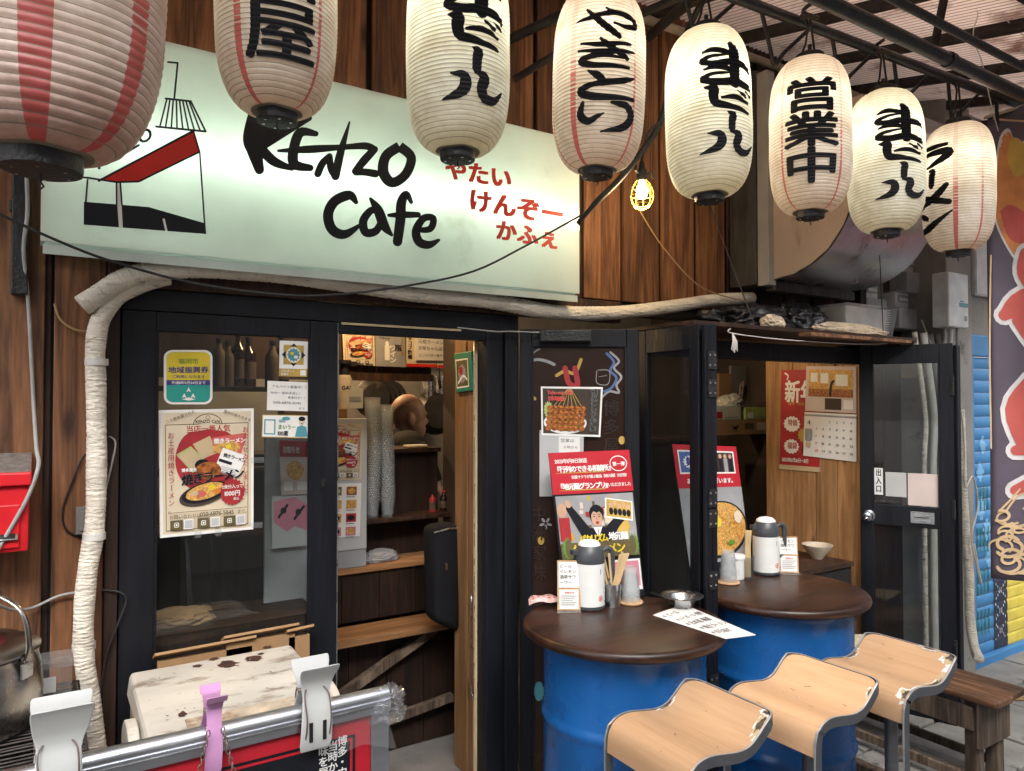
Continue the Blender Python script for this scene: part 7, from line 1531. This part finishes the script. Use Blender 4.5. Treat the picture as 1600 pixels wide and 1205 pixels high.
cable('bead_chain', 'thin ball chain hanging along the timber reveal', [V((1.500, 2.636, 1.95)), V((1.500, 2.632, 1.2)), V((1.498, 2.632, .55)), V((1.499, 2.645, .50)), V((1.502, 2.66, .55)), V((1.503, 2.662, .9))], .0016, 'steel')

# ================================================================== INSIDE THE HATCH
d = Draw(); W, H = 100, 170
d.rect(0, 0, W, H, 'ink_crimson'); d.text('新年', 10, 118, 40, 'ink_white', w=.04); d.text('NEW YEAR', 20, 110, 8, 'ink_gold', w=.01); d.stroke([(10, 164), (18, 160), (16, 154)], 3, 'ink_white'); d.ell(30, 78, 22, 14, 'ink_white', jag=.15); d.text('特価', 20, 76, 12, 'ink_crimson', w=.03); d.ell(64, 60, 20, 14, 'ink_gold', jag=.2); d.ell(80, 88, 14, 10, 'ink_pgreen', jag=.3); d.ell(30, 40, 20, 13, 'ink_white', jag=.15); d.text('福袋', 20, 37, 12, 'ink_crimson', w=.03); d.ell(70, 36, 16, 12, 'ink', jag=.3); d.text('2022年12月26日〜31日', 6, 14, 8, 'ink_white', w=.02, sp=.9); d.rect(0, 0, W, 8, 'paper_tan')
Xw = 3.8505
paper_thing('new_year_poster', 'red new year poster on the orange board wall inside the hatch', 'poster', sheet_px([(1221, 578), (1283, 578), (1281, 738), (1218, 733)], 'X', Xw), 'paper', d, W, H)
d = Draw(); d.rect(0, 0, 100, 80, 'paper_pink'); d.rect(6, 26, 94, 74, 'noodle'); d.rect(6, 26, 94, 40, 'meat'); d.rect(10, 52, 24, 68, 'ink_white'); d.rect(30, 50, 46, 68, 'ink_white'); d.rect(60, 46, 84, 66, 'ink_white'); d.stroke([(50, 30), (52, 48), (56, 54)], 5, 'ink'); d.rect(40, 4, 72, 24, 'inner_wall'); d.rect(76, 6, 94, 22, 'ink_white')
CLd = paper_thing('wall_calendar', 'wall calendar with a photo page and date grid on the board wall', 'calendar', sheet_px([(1260, 572), (1338, 573), (1338, 646), (1258, 642)], 'X', Xw - .004), 'paper_pink', d, 100, 80)
d = Draw(); d.rect(0, 84, 100, 88, 'ink_grey'); d.text('4', 6, 66, 14, 'ink', w=.01)
n_ = 1
for r in range(5):
    for c_ in range(6):
        if r == 0 and c_ < 2: continue
        if n_ <= 30: d.text(str(n_), 24 + c_ * 13, 72 - r * 15, 6.5, 'ink_red' if c_ == 0 else 'ink', w=.01); n_ += 1
d.rect(4, 34, 16, 58, 'ink_grey'); d.rect(6, 20, 14, 30, 'paper_tan')
sh = sheet_px([(1257, 644), (1338, 648), (1338, 722), (1255, 712)], 'X', Xw - .006); mb = MB(); q = sh.c; mb.hexa(q + [p - sh.n * .001 for p in q], 'paper'); lp = mb.build('date_page', CLd); d.build('date_print', sh.fn(100, 92), sh.n, lp)
mb = MB(); a = PX(1304, 572, Xw - .004); mb.tube([a + V((0, 0, .05)), a], .004, 'cable_black', 6); mb.build('clip', CLd)
mb = MB(); mb.box(2.55, 3.80, 3.45, 3.80, 1.435, 1.46, 'plank_dark'); mb.box(2.55, 3.80, 3.46, 3.80, .135, 1.434, 'gap'); mb.build('box_shelf', label='dark shelf unit with cartons inside the hatch', cat='shelf')
for lab, px0, px1, y0, y1, m in (('brown carton with a cat print on the hatch shelf', 1116, 1200, 662, 694, 'cardboard'), ('pale box with red print stacked on the cat carton', 1116, 1158, 638, 660, 'box_white'), ('flat green edged box stacked beside the pale box', 1165, 1204, 641, 660, 'lime')):
    a, b = PY(px0, y1, 3.5), PY(px1, y0, 3.5); t = thing('carton', lab, 'box', ((a.x + b.x) / 2, 3.55, a.z)); z0 = 1.461 if m == 'cardboard' else 1.461 + .108
    hh = .106 if m == 'cardboard' else b.z - a.z
    mb = MB(); mb.box(a.x, b.x, 3.5, 3.68, z0, z0 + hh, m); mb.build('body', t, bevel=.003)
    d = Draw(); w_ = b.x - a.x
    if m == 'cardboard':
        cx_ = a.x + w_ * .38; d.ell(cx_, z0 + .05, .022, .012, 'ink'); d.ell(cx_ + .024, z0 + .062, .010, .009, 'ink'); d.rect(cx_ - .016, z0 + .025, cx_ - .010, z0 + .05, 'ink'); d.rect(cx_ + .008, z0 + .025, cx_ + .014, z0 + .05, 'ink'); d.stroke([(cx_ - .02, z0 + .055), (cx_ - .034, z0 + .07)], .006, 'ink'); d.rect(a.x + w_ * .55, z0 + .04, a.x + w_ * .72, z0 + .08, 'ink_brown'); d.rect(a.x + w_ * .78, z0 + .03, a.x + w_ * .95, z0 + .085, 'paper_pink')
    else: d.rect(a.x + .02, z0 + .01, a.x + w_ * .3, z0 + hh * .6, 'ink_crimson' if m == 'box_white' else 'paper'); d.rect(a.x + w_ * .4, z0 + .012, a.x + w_ * .9, z0 + .02, 'ink_grey')
    d.build('print', lambda x, z: V((x, 3.4995, z)), (0, -1, 0), t)
crumple('plastic_bag', 'translucent food bag on top of the boxes inside the hatch', 'bag', PY(1140, 636, 3.58), 0, .08, 41, 'box_white', (1.4, 1, .8), amp=.3)
mb = MB(); a = PY(1160, 630, 3.7); mb.box(a.x - .12, a.x + .22, 3.70, 3.72, 1.72, 1.96, 'tile_wall'); mb.box(a.x - .25, a.x - .125, 3.70, 3.72, 1.72, 1.9, 'cardboard'); mb.build('wall_cupboard', label='grey cupboard front above the boxes inside the hatch', cat='cupboard')
a = PY(1160, 608, 3.66); sh = Sheet(a + V((-.02, 0, .05)), a + V((.025, 0, .07)), a + V((-.005, 0, -.07)), a + V((-.05, 0, -.09))); d = Draw(); d.frame(0, 0, 40, 100, 4, 'ink_red'); d.text('千客万来', 8, 76, 22, 'ink', w=.03, vert=True, sp=.95); paper_thing('paper_charm', 'tilted paper charm strip with vertical lettering inside the hatch', 'paper strip', sh, 'paper', d, 40, 100)
a = PZ(1274, 868, .96); t = thing('ceramic_bowl', 'cream ceramic bowl on the dark shelf inside the hatch', 'bowl', (3.30, 2.95, .93)); c = PX(1277, 858, 3.55); mb = MB(); mb.lathe([(0, 0), (.03, 0), (.035, .01), (.075, .06), (.08, .075), (.076, .075), (.03, .014), (0, .012)], 'ceramic', 32, c=(c.x, c.y, c.z - .05)); mb.build('bowl_body', t, smooth=True, auto=40)
mb = MB(); mb.box(c.x - .45, c.x + .10, c.y - .15, c.y + .2, c.z - .075, c.z - .052, 'plank_dark'); mb.box(c.x - .44, c.x + .09, c.y - .14, c.y + .19, .135, c.z - .0755, 'gap'); mb.build('low_cabinet', label='dark low cabinet under the ceramic bowl inside the hatch', cat='cabinet')
mb = MB(); q = [PZ(x, y, .52) for x, y in ((1303, 995), (1350, 995), (1352, 1022), (1303, 1012))]; mb.hexa([p for p in q] + [p + V((0, 0, .012)) for p in q], 'newspaper'); mb.build('newspaper', label='folded newspaper on the low sill behind the hatch table', cat='newspaper')
mb = MB(); mb.box(2.72, 3.84, 2.44, 2.72, .50, .519, 'plank_dark'); mb.build('sill_board', label='dark low sill board inside the hatch under the newspaper', cat='board')

# ================================================================== INDOOR LAMP (lights the menus and the chef)
CLp = thing('ceiling_lamp', 'warm shaded ceiling lamp over the doorway counter', 'lamp', (1.15, 3.05, 2.30))
mb = MB(); mb.lathe([(.03, .16), (.05, .12), (.11, .02), (.112, .016), (.105, .018), (.045, .11), (.02, .12)], 'cable_black', 28, c=(1.15, 3.05, 2.30)); mb.tube([(1.15, 3.05, 2.45), (1.15, 3.05, 2.50)], .005, 'cable_black', 6); mb.build('shade', CLp, smooth=True, auto=50)
mb = MB(); mb.lathe([(0, .03), (.022, .035), (.03, .055), (.022, .08), (.012, .1)], 'warm_lamp', 16, c=(1.15, 3.05, 2.30)); mb.build('bulb', CLp, smooth=True)
l1 = bpy.data.lights.new('ceiling_lamp_light', 'POINT'); l1.energy = 5.5; l1.color = (1, .64, .30); l1.shadow_soft_size = .05; lo = link(bpy.data.objects.new('ceiling_lamp_light', l1)); lo.location = (1.15, 3.05, 2.29); adopt(lo, CLp)
CLq = thing('ceiling_lamp', 'warm shaded ceiling lamp over the kitchen range', 'lamp', (1.45, 4.1, 2.30))
for o in list(CLp.children):
    if o.type == 'MESH': c_ = link(o.copy()); c_.parent = CLq; c_.matrix_parent_inverse = o.matrix_parent_inverse.copy()
l2 = bpy.data.lights.new('ceiling_lamp_light', 'POINT'); l2.energy = 12; l2.color = (1, .66, .34); l2.shadow_soft_size = .05; lo = link(bpy.data.objects.new('ceiling_lamp_light', l2)); lo.location = (1.45, 4.1, 2.28); adopt(lo, CLq)

CLr = thing('ceiling_lamp', 'warm shaded ceiling lamp inside the hatch', 'lamp', (3.15, 3.1, 2.30))
for o in list(CLp.children):
    if o.type == 'MESH': c_ = link(o.copy()); c_.parent = CLr; c_.matrix_parent_inverse = o.matrix_parent_inverse.copy()
l3 = bpy.data.lights.new('ceiling_lamp_light', 'POINT'); l3.energy = 4.5; l3.color = (1, .76, .48); l3.shadow_soft_size = .05; lo = link(bpy.data.objects.new('ceiling_lamp_light', l3)); lo.location = (3.15, 3.1, 2.28); adopt(lo, CLr)

# ================================================================== THE COOK
def remesh(mb, voxel, name, mats, parent, smooth_it=6, fn=None):
    me = bpy.data.meshes.new(name); me.from_pydata([tuple(p) for p in mb.v], [], mb.f); o = link(bpy.data.objects.new(name, me))
    r = o.modifiers.new('r', 'REMESH'); r.mode = 'VOXEL'; r.voxel_size = voxel; s = o.modifiers.new('s', 'SMOOTH'); s.iterations = smooth_it; s.factor = .5
    bpy.context.view_layer.update(); m2 = bpy.data.meshes.new_from_object(o.evaluated_get(bpy.context.evaluated_depsgraph_get())); bpy.data.objects.remove(o)
    m2.name = name
    for m in mats: m2.materials.append(MAT[m])
    for p in m2.polygons:
        p.use_smooth = True
        if fn: p.material_index = fn(p.center)
    q = link(bpy.data.objects.new(name, m2)); q.parent = parent; return q
def ellip(mb, c, r, m='skin', n=24, rot=None):
    pr = [(math.sin(math.pi * k / 16), -math.cos(math.pi * k / 16)) for k in range(17)]; S_ = Matrix.Diagonal((r[0], r[1], r[2], 1)); M_ = (rot or Matrix.Identity(4)) @ S_
    pr[0] = (.001, -1); pr[-1] = (.001, 1); b = len(mb.v); mb.lathe(pr, m, n, M=M_, c=c); mb.f.append([b + k for k in range(n)][::-1]); mb.m.append(0); mb.f.append([b + 16 * n + k for k in range(n)]); mb.m.append(0)
hp = PD(637, 652, 4.05)
PE = thing('person', 'cook with shaved head in a black shirt turned towards the hung pans', 'person', (hp.x, hp.y, .13), rz=0)
# local frame: faces +x (away to the right); z up from floor
PE.rotation_euler.z = R(-4)
zh = hp.z - .13
body = MB()
ellip(body, (0, 0, zh + .02), (.100, .078, .108)); ellip(body, (.022, 0, zh - .045), (.078, .064, .075)); ellip(body, (.06, 0, zh - .085), (.04, .045, .035)); ellip(body, (.105, 0, zh - .025), (.018, .013, .020)); ellip(body, (.094, 0, zh + .0), (.012, .009, .028))
ellip(body, (.090, 0, zh + .022), (.018, .055, .012)); ellip(body, (.095, 0, zh - .067), (.012, .026, .010))
for s in (-1, 1): ellip(body, (-.010, s * .082, zh - .016), (.024, .012, .037), rot=Matrix.Rotation(R(-12), 4, 'Y')); ellip(body, (-.020, s * .090, zh - .008), (.012, .009, .026)); ellip(body, (.088, s * .03, zh + .006), (.012, .014, .010))
body.tube([(-.025, 0, zh - .02), (-.045, 0, zh - .08), (-.06, 0, zh - .14)], [.056, .056, .072], 'skin', 20)
sh_z = zh - .105
body.tube([(-.06, 0, sh_z - .02), (-.055, 0, sh_z - .07), (-.02, 0, sh_z - .20), (0, 0, sh_z - .40), (0, 0, sh_z - .52)], [.08, .13, .150, .145, .15], 'skin', 24)
for s in (-1, 1):
    ellip(body, (-.04, s * .165, sh_z - .06), (.072, .072, .066))
    el, wr = V((.06, s * .25, sh_z - .29)), V((.30, s * .15, sh_z - .36)); body.tube([(-.04, s * .18, sh_z - .06), (.01, s * .225, sh_z - .16), el], [.062, .054, .045], 'skin', 16); body.tube([el, el.lerp(wr, .4), wr], [.045, .044, .029], 'skin', 16)
    ellip(body, wr + V((.045, 0, -.005)), (.045, .036, .016))
    for f in range(4):
        a = wr + V((.085, (f - 1.5) * .017, -.004)); L_ = (.034, .040, .038, .030)[f]; body.tube([a - V((.02, 0, 0)), a + V((L_ * .6, 0, -.008)), a + V((L_ * .95, 0, -.032)), a + V((L_ * .8, 0, -.055))], [.010, .0095, .009, .008], 'skin', 10)
    a = wr + V((.035, -s * .034, 0)); body.tube([a + V((-.02, s * .015, 0)), a + V((.022, -s * .012, -.012)), a + V((.05, -s * .008, -.03))], [.012, .011, .009], 'skin', 10)
    hipz = sh_z - .52; body.tube([(0, s * .085, hipz + .06), (.01, s * .095, hipz - .22), (.0, s * .095, hipz - .42)], [.095, .080, .058], 'skin', 18); body.tube([(.0, s * .095, hipz - .42), (-.015, s * .095, hipz - .60), (-.01, s * .095, .09)], [.058, .055, .038], 'skin', 18)
    body.tube([(-.06, s * .095, .045), (.05, s * .10, .04), (.15, s * .105, .03)], [.045, .045, .03], 'skin', 14)
def skin_fn(c):
    if zh - .07 < c.z < zh + .065 - .5 * max(0, c.x) and c.x < .045 and not (abs(c.y) > .079 and -.04 < c.x < .02): return 1
    return 0
bo = remesh(body, .007, 'body', ['skin', 'stubble'], PE, 4, skin_fn)
hm = MB(); ellip(hm, (-.006, 0, zh + .024), (.0985, .0785, .1085)); ellip(hm, (-.04, 0, zh - .02), (.062, .066, .075))
shm = MB()
shm.tube([(-.052, 0, sh_z + .040), (-.058, 0, sh_z + .015), (-.06, 0, sh_z - .05), (-.02, 0, sh_z - .20), (0, 0, sh_z - .42), (0, 0, sh_z - .60)], [.066, .092, .160, .18, .168, .178], 'shirt', 28)
for s in (-1, 1):
    ellip(shm, (-.05, s * .135, sh_z - .045), (.100, .110, .085)); ellip(shm, (-.05, s * .185, sh_z - .075), (.086, .080, .085)); shm.tube([(-.04, s * .19, sh_z - .06), (.005, s * .225, sh_z - .15), (.035, s * .24, sh_z - .24)], [.080, .074, .070], 'shirt', 18)
remesh(shm, .010, 'shirt', ['shirt'], PE, 5)
tr_ = MB(); hipz = sh_z - .52
tr_.tube([(0, 0, hipz + .10), (0, 0, hipz - .02)], [.165, .17], 'shirt', 24)
for s in (-1, 1): tr_.tube([(0, s * .085, hipz + .05), (.01, s * .095, hipz - .22), (.0, s * .095, hipz - .42), (-.01, s * .095, hipz - .6), (-.01, s * .095, .08)], [.108, .095, .078, .07, .062], 'shirt', 18); tr_.tube([(-.07, s * .095, .045), (.05, s * .10, .045), (.16, s * .105, .04)], [.05, .055, .042], 'shirt', 14)
remesh(tr_, .012, 'trousers', ['shirt'], PE, 5)
bpy.data.objects.remove(_tob); bpy.data.scenes.remove(_tsc)
